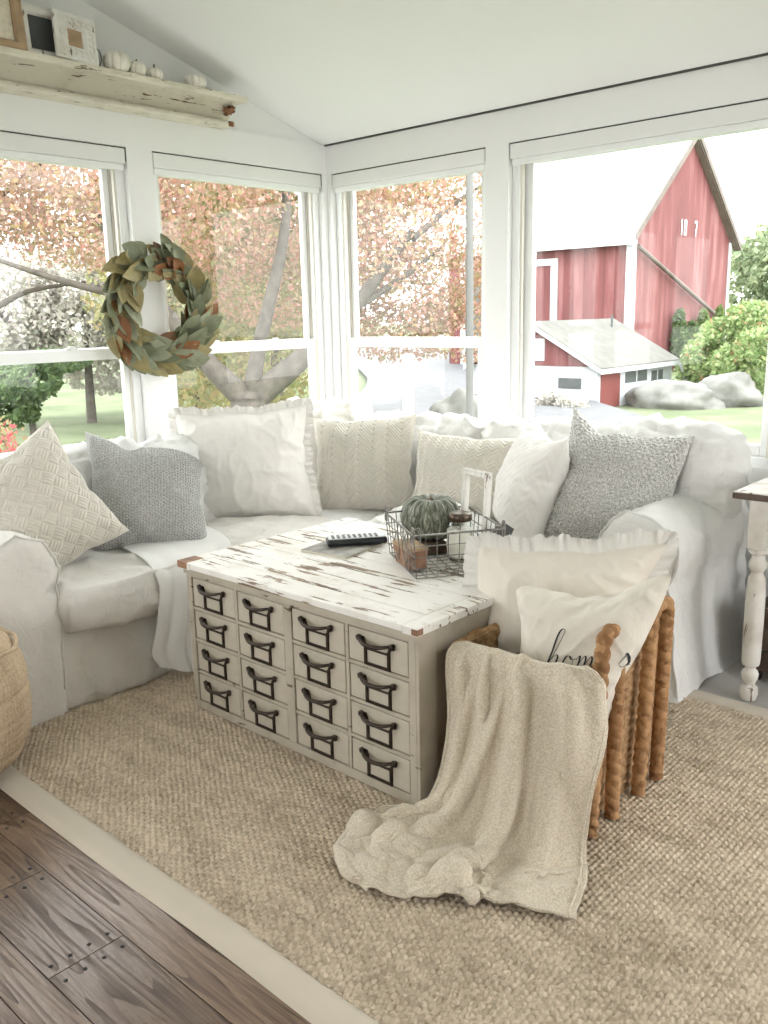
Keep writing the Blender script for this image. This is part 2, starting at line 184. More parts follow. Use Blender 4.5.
4,5,6,6,4,5,4,8,9,11,16,14,12,6,2,15,17,3,11,10,9,9,10,9,10,9,9,1547,-11,-11,-12,-14,-8,-11,-6,3,6,6,6,4,6,5,4,6,6,8,8,11,12,18,13,10,0,20,8,7,11,11,9,10,10,10,9,9,8,1528,-6,-7,-11,-13,-13,2,-4,-5,-1,9,6,4,5,5,5,6,6,7,8,12,9,20,16,7,9,25,2,6,9,11,10,10,10,10,9,9,8,1509,-5,-4,-7,-12,-12,3,4,2,-7,-1,5,5,5,5,4,5,6,7,11,10,8,25,14,8,17,26,-3,4,9,12,9,10,11,10,10,9,8,1490,-4,-4,-5,-6,-5,1,6,10,-5,-8,-3,4,4,5,5,5,6,8,14,5,12,28,9,10,21,25,-3,4,7,12,10,9,11,11,9,9,8,475,-1,0,0,-1,0,-1,0,-1,-1,-1,-1,-1,-1,-1,-1,-1,-1,-1,-2,-1,-1,-1,-1,-2,-1,-1,-1,0,0,-1,0,0,0,1,0,0,0,485,0,0,0,0,-1,0,0,0,-1,0,-1,-1,0,-1,-1,-1,-1,-1,0,-1,-1,-2,-1,-1,0,-1,-1,0,0,0,0,0,0,1,0,0,1,496,0,1,0,0,0,0,0,0,0,0,0,-1,0,-1,0,-1,0,-1,0,-1,-1,-1,-1,0,-1,-1,0,0,0,0,0,1,0,1,1,0,1,507,1,0,1,0,1,0,1,0,0,0,0,0,0,0,0,0,-1,0,0,-1,0,-1,-1,0,-1,0,0,0,0,0,1,1,0,1,1,1,0,517,1,1,1,0,1,1,1,0,1,0,0,1,0,0,0,0,0,0,0,0,0,-1,0,-1,0,0,0,0,0,1,1,1,1,1,1,1,1,526,0,2,1,1,1,1,1,0,1,1,0,1,0,1,0,1,0,0,0,0,0,0,-1,0,0,0,0,0,1,1,1,1,1,1,1,1,1,532,1,1,1,2,1,1,1,1,1,1,1,1,0,1,0,0,1,0,0,1,0,0,0,-1,0,0,0,1,1,1,1,1,1,1,1,2,1,535,2,1,2,3,2,0,0,1,0,1,2,2,2,0,-1,0,0,1,0,1,2,2,-2,-2,-1,0,1,1,1,3,1,0,0,1,1,2,1,538,1,2,3,3,3,0,-1,-1,1,1,3,3,2,0,-2,-1,0,1,0,1,5,4,-5,-4,0,0,1,1,3,3,2,-1,-1,0,1,1,1,539,1,2,3,5,3,0,-2,-2,1,1,4,4,3,-1,-3,-1,-1,1,1,1,6,7,-7,-6,-1,1,0,2,3,4,3,-2,-2,0,0,1,2,531,1,1,3,4,2,2,-4,-1,0,3,2,4,5,-3,-3,-1,1,0,1,1,5,8,-9,-4,-1,-1,1,2,3,5,2,-1,-5,0,1,1,1,527,0,0,1,3,1,2,-3,-1,0,2,2,5,5,-5,-3,0,0,0,2,1,5,6,-8,-2,-3,0,0,3,2,6,3,-5,-5,2,1,1,0,518,1,0,1,2,0,3,-2,0,0,1,1,5,4,-6,-2,0,0,0,1,2,4,5,-8,-2,-1,0,0,2,3,5,1,-1,-6,1,2,1,0,510,0,0,0,2,4,0,-4,1,0,1,2,4,2,-5,-1,0,0,1,0,1,3,3,-4,-2,-1,0,1,1,2,4,0,0,-4,2,2,1,0,501,0,0,-1,2,4,-1,-2,0,0,1,2,2,1,-3,-2,1,0,1,1,-1,2,2,0,-4,0,0,1,1,2,3,0,-1,-1,1,3,1,1,492,-1,-1,0,0,2,0,0,0,0,0,1,1,0,0,-1,0,0,1,0,-1,0,3,0,-2,-1,1,1,0,2,2,1,-1,0,2,3,1,1,479,0,-1,-1,0,0,0,1,0,0,0,0,0,0,-1,0,0,1,1,-1,-1,1,3,0,-2,-1,1,1,1,1,2,2,-1,0,3,3,2,1,464,-1,-1,-1,-1,-1,1,1,0,0,-1,-1,1,-1,0,-1,1,1,0,-1,-1,1,3,0,-2,0,2,1,1,1,3,2,0,0,4,3,2,2,445,-1,-2,-1,-2,-2,1,1,1,0,-2,-1,-2,0,0,0,1,2,-1,-1,-1,1,2,1,-1,1,2,2,1,2,3,2,2,0,4,4,3,2,423,-2,-2,-2,-3,-2,0,1,1,-1,-2,-2,-2,-1,0,1,2,2,-2,-1,-1,1,5,0,0,1,3,2,2,2,3,4,2,2,4,5,4,2,397,-2,-3,-2,-3,-2,-1,1,1,-2,-3,-2,-2,-1,0,1,3,0,-2,-1,0,1,7,2,-2,2,4,3,2,3,3,4,4,3,4,6,5,4,371,-3,-4,-2,-3,-2,-1,1,-1,-3,-3,-2,-3,-1,1,3,1,-1,-2,-1,1,1,7,3,-1,3,4,4,2,4,4,4,5,4,5,7,6,5,343,-3,-4,-3,-2,-2,-1,0,-3,-3,-2,-2,-3,-1,2,2,0,-2,-2,0,1,2,7,4,-1,3,5,5,3,3,5,5,5,6,6,7,7,6,315,-3,-4,-3,-2,-1,-1,-2,-3,-3,-3,-1,-1,-1,2,1,-1,-3,-2,1,0,3,7,4,0,2,6,5,4,3,5,6,6,6,7,8,8,7,286,-3,-4,-3,-2,-1,-1,-3,-3,-4,-1,-1,-1,1,1,1,-3,-3,-1,1,0,3,7,4,0,2,6,6,4,4,4,6,7,8,8,8,8,8,255,-3,-4,-3,-1,-1,-2,-3,-4,-3,-1,0,1,0,1,-1,-2,-3,0,0,1,2,7,5,-1,2,6,7,4,4,4,6,8,8,9,10,9,8,224,-4,-3,-2,-2,0,-3,-3,-4,-2,0,1,1,0,1,-2,-3,-2,0,0,1,3,6,5,-2,2,6,7,5,5,4,6,7,9,10,10,10,10,193,-3,-3,-2,0,-1,-3,-4,-3,-1,0,3,2,0,-1,-4,-2,-1,0,0,1,2,6,5,-2,1,5,7,5,6,6,5,7,9,10,11,11,10,166,-4,-2,-1,0,1,-4,-4,-3,-1,1,4,2,-1,-3,-4,-1,-1,0,0,0,4,6,5,-4,0,4,7,6,6,7,6,6,9,10,11,11,10,140,-3,-2,1,2,1,-4,-5,-1,0,1,4,2,-2,-5,-4,-2,0,0,0,0,4,8,4,-5,-3,3,7,6,7,8,6,6,7,10,11,11,11,116,-2,-1,2,3,2,-3,-5,1,-2,3,3,2,-4,-6,-4,-2,-1,0,0,1,4,8,5,-8,-3,1,6,6,7,9,7,5,6,9,11,11,10,94,-2,0,3,6,3,-3,-5,-2,0,3,7,0,-6,-6,-4,-2,-1,-1,0,1,5,11,1,-9,-5,1,3,6,7,10,8,3,6,8,10,10,10,72,0,2,5,7,7,-5,-6,-4,1,5,8,1,-8,-7,-5,-2,-2,-1,0,1,6,13,-2,-11,-5,0,2,4,7,9,9,3,5,7,8,10,9,51,2,5,7,8,10,-7,-7,-4,1,7,9,1,-10,-7,-5,-4,-3,-1,0,2,6,14,-5,-12,-5,0,2,3,5,8,11,2,4,5,8,8,8,33,6,6,8,9,13,-9,-7,-5,1,7,10,3,-10,-9,-7,-4,-3,-1,-2,1,8,14,-7,-12,-4,-1,2,3,5,8,11,-1,3,4,6,7,8,26,4,6,8,12,11,-8,-8,-5,0,6,12,6,-11,-11,-8,-5,3,-4,-4,0,7,15,-4,-14,-6,1,0,2,4,8,8,-1,2,4,5,5,6,25,1,3,7,16,3,0,-10,-5,-3,4,12,11,-8,-13,-9,-5,5,-4,-1,-3,4,15,2,-17,-5,4,0,-3,1,3,7,0,2,5,1,4,4,25,1,1,3,17,13,-11,-9,-4,-5,-1,9,16,1,-15,-10,-5,1,4,-3,1,-1,12,7,-18,-1,1,1,-4,0,-1,3,2,5,-3,0,3,2,25,2,2,-2,16,16,-16,-10,0,-2,-2,6,7,11,-10,-13,-4,-1,2,1,3,-3,13,7,-18,-1,0,3,-5,-1,0,2,0,1,-3,0,
1,2,25,11,-5,-4,14,13,-16,-10,2,0,4,7,-11,14,0,-13,-5,-1,2,0,5,-4,15,7,-21,3,-3,3,-4,-1,1,0,-2,1,1,-3,1,0,25,11,2,-9,6,7,-13,-2,2,-1,5,13,-12,0,2,-3,-6,-2,1,-1,8,-3,13,8,-21,3,-4,3,-4,-2,2,1,-4,1,1,-1,0,-1,25,4,-1,1,9,-1,-10,0,2,-2,8,15,-11,-13,3,4,-6,-1,-1,0,10,-3,14,6,-20,1,-5,4,-5,-2,2,2,-4,0,1,-1,0,0,33,3,-11,7,7,-2,-7,-4,4,-4,12,15,-9,-17,2,2,-3,-2,-1,2,8,-2,18,5,-22,-1,-3,1,-4,-1,1,3,-5,0,0,0,0,0,25,2,3,4,10,-2,-12,-1,0,-3,14,14,-11,-15,3,-4,1,0,-1,-1,10,-3,25,2,-24,-3,0,-4,-3,1,0,3,-5,1,-1,0,0,0,34,-5,-1,6,9,-3,-12,5,-5,0,17,7,-14,-10,1,-4,5,2,-6,3,7,-5,27,1,-24,-3,3,-6,-4,3,2,-2,-2,1,-2,1,-1,0,26,11,-2,-4,8,-6,-6,6,-7,6,14,-3,-10,-7,1,3,-3,3,-1,-1,8,-7,24,-1,-22,-3,10,-10,0,0,3,-4,-1,1,-1,0,0,0,26,4,3,-6,6,-7,4,2,-2,11,-8,2,-9,2,1,-2,2,0,1,-4,11,-10,19,-5,-13,-3,13,-13,0,0,3,-2,0,0,0,0,0,-1,25,4,-1,4,-4,-1,4,-2,11,-8,-3,-1,-1,3,-2,5,-3,-2,0,1,10,-13,13,-6,-6,-1,12,-13,2,-1,0,0,0,0,0,2,-2,-1,25,3,0,2,-3,8,-6,11,-8,-5,-2,1,5,-4,7,0,-6,2,-4,3,12,-15,8,0,-5,-4,11,-11,5,-3,0,-1,1,-1,1,-1,-1,0,25,2,0,1,1,-1,8,1,-9,-2,4,-4,4,1,-3,-1,2,2,-3,6,7,-14,5,9,-12,-4,10,-9,2,-2,0,2,-1,-1,-1,0,0,0,25,2,0,0,0,8,6,-9,-5,3,5,-7,-1,4,0,-2,0,0,2,7,0,-10,13,11,-19,-7,7,-4,-2,1,-1,3,-5,1,-1,0,0,0,26,1,-2,4,0,14,3,-9,-10,5,6,-3,-5,2,-2,1,-3,-2,4,3,-4,4,20,8,-21,-13,5,-6,1,1,5,-3,-4,0,1,-2,0,0,25,1,2,-1,4,11,2,-12,-6,3,6,-5,-1,1,-4,2,0,-3,2,0,1,8,20,9,-24,-11,2,1,-5,0,6,-5,-3,0,0,-1,1,-1,25,0,2,-1,2,5,5,-6,-5,2,0,-1,3,-3,-2,0,1,1,-1,0,3,2,20,9,-21,-8,4,-8,6,-7,2,1,-3,-1,1,-2,2,-2,27,0,0,1,0,-3,2,5,-1,-5,3,0,-1,-1,0,-2,1,3,-2,0,7,-3,9,8,-16,4,0,-10,7,-7,1,3,-5,1,2,-3,2,-2,27,-1,1,1,-2,1,2,-2,1,0,-3,2,0,2,-1,0,-2,0,-1,6,1,-5,8,-2,-5,1,7,-10,3,-2,0,0,-1,0,3,-2,0,-2,27,-1,0,2,1,-2,1,3,-2,0,-1,-2,-1,0,0,1,1,2,-1,3,-3,1,5,-7,-1,1,6,-5,1,-4,4,-3,-1,1,3,-1,-2,-1,25,2,-1,1,2,2,-5,-1,0,1,-1,0,0,0,0,0,0,0,0,7,-1,0,-5,3,0,4,-1,2,-6,-2,4,-4,-1,0,4,-1,-3,0], (58, 38, 3), 0.001)
PIL_A = grid([-271,8,14,4,6,7,8,8,8,13,12,-17,-8,-3,7,-6,-10,-6,-6,-6,-5,-5,-6,-5,-6,-248,-1,3,7,9,3,7,7,7,6,15,-8,-6,-6,-3,3,-10,-8,-4,-2,-5,-5,-4,-2,3,-225,-2,-2,2,6,3,5,5,6,7,3,7,-4,-12,-2,1,-8,-4,-2,-4,-3,-2,-1,3,3,-201,-2,-3,-1,1,2,3,4,3,6,4,13,-11,-9,-3,-4,-1,-2,-2,-1,-2,0,3,3,3,-178,-2,-2,-2,-2,0,2,3,1,2,9,6,-10,-4,-3,-1,-3,0,-1,0,0,2,3,3,1,-155,-2,-2,-2,-2,-1,0,1,1,0,6,5,-8,-2,0,-2,0,0,0,0,0,3,-1,3,4,-133,-1,-2,-1,-2,-2,0,0,0,0,0,6,-4,-2,0,0,0,0,0,0,2,1,1,0,3,-113,0,0,-1,-2,-1,-1,0,0,-1,1,-1,0,1,0,0,0,0,0,1,1,1,0,1,0,-90,0,-1,0,-2,-1,0,-1,0,0,0,0,0,0,0,0,0,1,0,1,1,1,0,0,1,-66,-1,-1,0,-1,-1,-1,0,0,0,0,0,0,0,0,0,0,0,1,0,1,1,1,0,0,-44,-1,1,-1,0,-1,-1,0,0,0,0,0,0,0,0,0,0,0,0,1,1,1,0,1,0,-23,2,0,0,-1,-1,0,-1,0,0,0,0,0,0,0,0,0,0,1,1,1,0,1,0,1,0,2,0,0,-1,0,-1,0,0,0,0,0,0,0,0,0,0,0,0,1,1,0,2,0,0,24,-1,-1,1,1,0,-1,1,0,0,0,0,0,0,0,0,0,0,-1,0,1,1,2,1,0,47,-1,0,-1,0,1,1,0,1,0,0,0,0,0,0,0,0,-1,0,0,0,1,-1,1,-1,69,-1,0,-1,1,1,1,1,0,0,0,1,0,0,0,-1,0,0,0,-1,0,-1,-1,-2,1,91,-1,-1,-1,3,2,1,0,1,0,0,0,0,0,0,0,0,0,-1,-1,-2,-2,-3,-1,3,109,2,-2,3,2,2,1,1,0,0,1,0,-1,1,0,0,-1,0,0,-1,-3,-3,-3,-1,-2,129,1,3,2,3,1,1,1,0,0,0,-1,0,1,-2,3,-1,0,0,-2,-2,-3,-3,-2,-1,152,1,3,3,2,1,1,0,0,0,-1,-3,-3,3,-2,4,3,-1,0,-1,-2,-2,-3,-3,-2,174,3,2,3,2,1,-1,-2,1,-2,-1,-3,-4,3,-3,3,6,2,-1,1,-1,-2,-3,-3,-2,197,3,3,2,0,-2,-1,-2,-2,-2,-2,-1,-5,2,-6,7,3,-1,8,2,2,-1,-2,-4,-2,220,3,3,-1,-3,-3,-5,-1,-4,-3,-7,-1,6,-4,-3,6,-9,10,7,6,4,3,0,-2,-3,243,2,-2,-6,-4,-6,-1,-7,-2,-8,-12,2,11,0,-4,1,-10,12,9,7,6,6,5,3,-3,266,-8,-12,-2,-4,-4,-5,-4,-6,-8,-16,2,12,3,0,-3,-12,14,8,9,8,8,7,7,5,-271,8,14,4,6,7,8,8,8,13,12,-17,-8,-3,7,-6,-10,-6,-6,-6,-5,-5,-6,-5,-6,-248,-1,3,5,9,5,7,8,9,17,3,-12,-12,-2,7,-5,-3,-9,-6,-5,-4,-5,-4,-3,4,-225,-2,-2,1,5,5,5,7,13,12,-5,-7,-8,0,-1,-1,2,-10,-5,-3,-4,-2,-2,4,3,-201,-2,-3,-1,0,2,5,3,14,1,-1,-4,2,-6,-3,3,-2,-6,-3,-2,-1,-1,2,4,3,-178,-2,-2,-2,-2,0,1,1,6,3,5,-3,2,-7,0,0,-3,-2,0,-2,0,1,2,1,5,-155,-2,-1,-3,-1,-1,-1,0,0,4,0,6,-3,-4,0,-2,1,-1,-1,1,0,2,1,1,5,-133,-3,-1,0,-2,-1,-1,0,-1,0,2,4,-4,0,-1,0,0,0,0,0,2,1,2,1,1,-113,1,-2,0,-2,-1,0,-1,0,0,0,0,0,0,0,0,0,0,0,1,1,2,1,1,-2,-90,0,0,-1,-1,-1,-1,0,0,-1,0,0,0,0,0,0,0,0,1,1,1,1,1,0,0,-66,-1,0,0,-1,-1,-1,0,-1,0,0,0,0,0,0,0,0,0,0,1,1,1,1,0,0,-44,1,-1,0,-1,-1,0,-1,0,0,0,0,0,-1,0,0,0,0,1,1,1,1,0,1,0,-23,3,0,-1,0,-1,-1,0,0,0,0,-1,0,0,0,0,0,0,0,1,1,1,0,1,1,0,2,-1,-2,1,2,-1,0,-1,0,0,0,0,0,0,0,0,0,0,0,0,1,1,1,1,24,0,-1,-2,2,1,0,0,0,0,0,0,0,0,0,0,0,-1,0,0,0,1,1,1,2,47,-2,-1,0,1,1,1,1,0,0,0,0,0,0,0,-1,0,0,0,-1,0,0,1,1,-1,69,0,-2,0,1,2,1,0,0,1,0,0,0,0,-1,0,0,0,-1,0,-1,-1,-2,3,-2,91,1,-4,2,1,2,1,1,0,0,0,0,0,0,0,0,0,-1,0,-1,-2,-4,-1,2,0,109,0,1,2,3,2,1,0,0,1,0,0,0,0,0,0,-1,0,-1,-1,-2,-3,-3,-2,-1,129,1,3,2,3,2,1,0,1,-1,0,0,0,1,0,-1,0,0,-1,-1,-2,-3,-3,-2,-1,152,1,3,3,2,2,0,0,-2,-3,4,1,-1,-1,-4,4,2,1,-1,-1,-2,-2,-3,-3,-2,174,2,3,3,2,0,0,-1,-7,1,3,0,-4,2,-4,6,2,2,0,0,-1,-2,-3,-3,-2,197,3,3,2,0,-2,-2,-2,-6,-1,0,-3,-5,7,0,1,3,-2,9,1,1,0,-2,-4,-2,220,3,3,-1,-2,-4,-4,-4,-3,-4,-3,-11,5,6,3,-1,-1,-5,14,7,3,3,1,-3,-3,243,3,-3,-6,-4,-4,-5,-4,-5,-3,-13,-5,7,8,2,0,-9,6,10,7,7,6,4,3,-3,266,-8,-12,-2,-4,-4,-5,-4,-6,-8,-16,2,12,3,0,-3,-12,14,8,9,8,8,7,7,5,1,1,-1,1,0,1,0,0,0,-1,-4,1,0,0,-1,-1,0,1,0,0,1,0,0,0,0,1,-17,-6,1,1,-1,0,0,0,0,-3,1,1,-3,0,0,-1,0,1,1,1,0,1,3,18,1,-22,-15,-5,-1,-1,0,-1,0,0,-2,2,1,-5,0,0,-1,1,2,0,2,2,5,15,22,1,-23,-19,-12,-6,-2,-3,-1,-2,0,0,6,-5,-4,0,-1,1,2,2,3,3,5,12,20,23,1,-23,-21,-16,-11,-6,-4,-2,-4,-2,3,3,-6,-1,0,1,1,4,2,4,6,8,18,22,23,0,-23,-22,-17,-14,-9,-7,-4,-5,-4,0,4,-6,1,2,2,3,3,5,5,7,15,20,22,23,0,-22,-22,-21,-16,-10,-8,-7,-5,-6,-5,4,-1,0,3,3,5,5,4,6,12,17,21,21,23,2,-23,-23,-22,-17,-13,-8,-7,-6,-7,-3,-6,2,4,3,5,4,6,5,7,14,17,20,23,24,1,-23,-22,-20,-21,-14,-10,-6,-6,-6,-5,-3,0,3,4,4,5,5,7,9,15,17,20,23,23,1,-24,-23,-21,-19,-15,-11,-7,-5,-5,-4,-2,-1,3,3,3,5,5,8,10,15,18,21,22,23,1,-23,-24,-22,-18,-16,-12,-7,-5,-4,-4,-2,0,1,3,3,4,5,8,14,14,18,20,23,23,1,-23,-23,-22,-20,-16,-11,-9,-5,-3,-3,-2,0,1,2,3,3,5,10,13,15,18,21,22,23,0,-21,-22,-22,-22,-16,-11,-9,-5,-3,-3,-1,0,0,1,3,3,4,12,13,18,17,19,22,24,-1,-24,-22,-18,-19,-18,-15,-7,
-4,-3,-2,-1,-1,0,2,2,3,4,9,12,17,19,21,23,24,-1,-24,-23,-21,-18,-16,-14,-5,-4,-3,-2,-2,-1,0,2,2,3,5,7,11,16,21,23,23,24,-1,-23,-22,-21,-21,-15,-9,-7,-4,-4,-2,-2,-2,0,2,3,4,3,6,10,17,23,22,22,22,-1,-23,-22,-23,-19,-13,-9,-5,-4,-4,-4,-3,-1,1,2,3,4,4,5,9,14,21,22,23,23,-1,-24,-23,-20,-16,-13,-7,-5,-5,-4,-4,-4,1,0,1,2,5,5,6,7,15,16,21,24,23,0,-24,-22,-19,-16,-11,-7,-4,-6,-3,-3,-1,1,-2,4,-2,4,5,6,7,12,15,20,23,23,0,-24,-21,-18,-14,-9,-5,-5,-3,-4,-1,3,3,-4,3,-3,0,4,5,7,10,13,18,22,23,0,-23,-20,-17,-11,-6,-4,-1,-4,-2,0,2,3,-2,3,-2,-4,1,5,5,7,11,16,21,22,0,-22,-20,-13,-6,-1,-3,-2,-2,-1,0,0,6,-1,4,-5,-2,2,0,2,5,7,12,18,22,0,-21,-17,-5,-1,-1,0,-2,-1,-1,2,0,0,3,2,-4,1,-1,1,1,1,3,5,15,20,0,-19,-5,1,0,0,-1,0,-2,0,1,1,0,1,2,-1,1,-1,0,0,0,1,1,4,16,0,0,-1,0,0,0,0,-1,0,0,0,1,1,1,0,0,1,-1,0,0,0,0,0,-1,0,1,1,-1,1,0,1,0,0,0,-1,-4,1,0,0,-1,-1,0,1,0,0,1,0,0,0,0,1,18,6,0,0,1,0,1,-1,-3,-1,0,1,0,-1,-2,-1,2,0,0,0,0,-1,-2,-19,1,21,16,6,3,1,1,1,-3,-3,0,2,0,-1,0,-2,-2,2,0,-1,-1,-1,-4,-15,-21,1,22,19,14,7,4,1,4,-4,-2,2,0,-6,5,0,-3,-1,0,-1,-2,-3,-4,-10,-20,-23,1,22,21,17,12,8,5,4,0,-2,-2,0,-4,4,-1,-1,-1,-3,-4,-2,-5,-7,-19,-22,-21,0,23,22,19,14,11,8,7,3,-1,1,-8,2,2,-2,0,-4,-3,-5,-5,-7,-13,-19,-23,-21,0,24,19,23,16,11,9,8,6,4,0,-7,4,-2,-1,-3,-3,-5,-6,-6,-10,-16,-19,-23,-22,2,23,21,20,18,14,8,8,6,5,4,0,-2,-2,-4,-3,-4,-6,-6,-7,-13,-16,-19,-24,-22,1,23,24,20,18,13,10,7,6,5,4,2,-2,-2,-3,-4,-4,-5,-6,-9,-13,-18,-21,-22,-24,1,23,23,22,18,14,10,8,5,5,3,2,-1,-2,-2,-4,-4,-4,-7,-10,-14,-19,-22,-22,-23,1,23,24,20,18,15,13,7,5,4,3,2,-1,-1,-2,-3,-3,-5,-7,-12,-16,-19,-21,-22,-23,1,23,23,21,19,16,12,7,5,4,2,2,0,-1,-2,-2,-3,-6,-6,-13,-18,-18,-21,-22,-23,0,23,20,17,21,21,15,8,4,3,2,1,0,-1,-1,-2,-3,-5,-7,-17,-16,-18,-18,-22,-24,-1,20,22,22,18,17,17,10,3,3,1,2,0,0,-1,-2,-3,-4,-6,-14,-16,-18,-21,-24,-24,-1,23,23,21,19,17,13,7,4,3,2,2,0,0,-1,-2,-3,-4,-7,-11,-15,-20,-22,-22,-23,-1,24,22,22,19,15,11,7,4,3,3,2,1,-1,-1,-2,-3,-4,-5,-9,-17,-22,-22,-22,-23,-1,24,22,20,20,16,8,6,4,4,3,2,1,0,-1,-2,-5,-4,-5,-7,-15,-20,-23,-23,-24,-1,24,23,21,17,13,7,5,5,5,3,2,1,0,-1,-1,-5,-5,-6,-7,-13,-18,-22,-23,-24,0,23,22,21,15,9,8,5,6,3,2,1,2,1,0,-3,-2,-5,-6,-8,-11,-16,-21,-22,-24,0,23,22,18,12,9,6,4,2,0,6,3,1,-1,-5,3,1,-3,-6,-8,-9,-14,-19,-22,-23,0,23,21,15,10,6,4,2,-3,3,6,2,-1,0,-4,5,0,0,-5,-5,-7,-12,-16,-21,-23,0,22,19,12,6,2,2,1,-3,2,4,2,-3,2,-1,1,2,-2,1,-4,-4,-7,-13,-19,-22,0,22,14,6,1,0,1,0,0,-1,2,0,0,2,1,-1,0,-1,2,-1,-2,-3,-6,-15,-21,0,18,4,0,0,0,-1,0,0,1,0,0,0,2,1,0,-1,1,0,0,-1,-1,-2,-4,-17,0,0,-1,0,0,0,0,-1,0,0,0,1,1,1,0,0,1,-1,0,0,0,0,0,-1,0,-254,22,19,21,23,23,23,22,22,20,13,17,22,23,22,20,22,23,23,23,23,23,23,23,24,-251,14,23,22,21,24,23,22,22,23,16,18,18,21,23,23,20,22,24,23,23,24,23,23,13,-246,10,18,22,23,23,23,23,23,22,22,21,14,18,23,23,22,23,23,23,24,23,23,18,8,-241,8,14,20,22,24,23,24,23,23,21,18,16,21,24,23,23,23,24,23,24,23,20,12,6,-236,8,10,18,21,22,24,23,24,23,21,17,20,23,23,24,23,24,23,24,23,22,15,8,5,-230,5,9,16,19,22,23,23,24,23,21,20,21,24,23,24,23,24,23,24,22,18,6,7,7,-223,4,10,9,18,22,22,23,23,23,23,22,22,24,23,24,23,23,24,23,20,14,11,5,-4,-216,7,3,9,16,20,22,23,23,23,23,23,24,23,23,24,23,23,23,23,20,16,12,7,2,-218,4,11,11,12,18,22,23,23,23,23,24,24,23,24,23,24,23,23,22,19,16,12,7,5,-214,2,6,11,15,18,21,23,24,23,23,24,24,24,23,24,23,23,23,21,19,15,12,9,5,-207,2,1,10,15,18,20,23,23,24,23,24,24,24,23,24,23,24,22,20,19,16,12,7,6,-210,6,4,8,13,17,22,22,23,24,23,24,24,24,23,24,24,23,21,20,19,15,12,8,5,-216,12,9,7,10,17,21,22,23,23,24,24,24,24,23,24,24,23,20,20,14,18,13,8,4,-217,4,9,15,15,15,18,22,24,23,24,24,24,24,23,24,24,23,22,21,17,14,10,6,3,-213,4,5,11,15,18,18,23,24,24,23,24,24,24,23,24,24,23,23,20,17,10,4,6,1,-204,4,3,7,11,17,21,23,23,24,23,24,24,24,23,24,24,23,23,22,13,4,7,6,7,-202,-1,1,5,14,20,22,23,24,23,24,23,24,24,23,24,23,24,23,22,18,10,9,5,-3,-213,2,-1,12,17,20,23,23,23,23,24,23,24,24,23,24,23,23,23,23,18,17,10,4,4,-225,1,9,15,17,20,23,23,24,23,24,23,23,24,23,23,23,24,23,22,21,18,12,6,5,-233,5,10,15,19,22,23,23,24,23,24,23,23,23,23,21,24,23,24,22,22,19,15,8,7,-239,7,
11,16,21,23,24,23,24,23,23,23,22,23,23,21,22,24,23,23,22,21,17,12,7,-245,8,13,19,23,24,23,23,24,23,22,22,22,23,22,21,22,22,22,24,23,23,20,14,8,-251,10,16,23,23,23,23,24,23,22,22,20,22,23,22,22,21,19,23,23,23,24,23,18,11,-257,12,23,22,23,23,24,23,23,22,18,24,19,24,22,23,17,20,23,22,23,23,23,23,16,-263,22,19,23,24,23,23,24,23,22,18,19,21,24,23,23,17,19,22,23,22,22,23,23,23,-254,22,19,21,23,23,23,22,22,20,13,17,22,23,22,20,22,23,23,23,23,23,23,23,24,-251,13,22,23,22,23,23,23,21,17,19,19,19,24,22,22,22,21,23,24,23,23,24,22,14,-246,10,17,22,23,23,24,22,18,18,22,20,21,24,22,24,21,21,23,24,23,24,23,17,9,-241,9,12,20,22,24,23,23,17,21,22,22,23,21,23,23,22,22,24,23,24,23,21,11,7,-236,7,11,17,20,23,23,22,21,23,23,22,21,22,23,24,22,23,24,23,23,23,12,6,10,-230,6,9,14,19,21,22,23,24,23,23,20,23,23,24,23,24,23,23,23,23,19,14,3,2,-223,3,13,8,16,22,22,22,23,24,23,22,23,23,24,24,23,23,24,22,22,18,14,1,-8,-216,-2,9,13,14,20,22,23,23,23,23,24,23,24,23,24,23,23,23,23,20,17,12,1,7,-218,4,5,11,17,19,21,23,23,24,23,24,23,24,24,23,24,23,23,22,20,15,11,9,4,-214,2,5,10,16,19,21,23,23,24,23,24,24,23,24,24,23,24,22,22,19,14,10,9,7,-207,-3,3,11,17,18,20,23,23,24,23,24,24,24,23,24,24,23,23,20,18,14,11,9,7,-210,3,1,12,15,18,20,23,23,24,23,24,24,24,24,23,24,23,23,20,16,15,11,9,6,-216,5,13,16,11,12,18,22,24,24,23,24,24,24,24,23,24,23,23,15,18,15,16,7,3,-217,13,9,8,16,16,16,21,23,24,24,23,24,24,24,24,23,24,23,19,18,15,10,2,5,-213,4,6,11,14,17,20,23,23,24,24,23,24,24,24,24,23,24,22,21,19,10,7,6,-5,-204,-3,7,6,14,18,21,23,24,23,24,24,23,24,24,24,23,24,23,22,14,6,5,6,5,-202,0,2,9,10,18,22,23,24,23,24,24,23,24,24,24,23,24,23,23,17,12,7,0,1,-213,1,2,11,17,19,23,23,23,24,23,24,24,23,24,24,23,23,23,23,19,15,11,5,2,-225,4,10,9,18,22,23,23,23,24,23,23,24,23,24,23,23,24,23,22,21,18,11,8,3,-233,6,9,15,20,22,23,23,24,23,22,24,23,24,22,22,24,24,23,22,22,19,14,9,6,-239,7,11,18,21,23,23,24,22,23,22,24,22,24,21,22,23,24,22,24,22,21,17,11,7,-245,8,13,20,23,24,24,23,23,22,23,22,20,22,23,23,23,23,20,23,24,22,20,14,8,-251,9,18,22,24,23,24,23,23,23,23,19,20,22,23,24,22,21,18,23,24,23,23,18,11,-257,13,22,22,24,23,23,24,22,24,19,21,19,22,24,24,21,16,22,23,22,23,24,22,16,-263,22,19,23,24,23,23,24,23,22,18,19,21,24,23,23,17,19,22,23,22,22,23,23,23], (2, 25, 25, 3), 0.001)
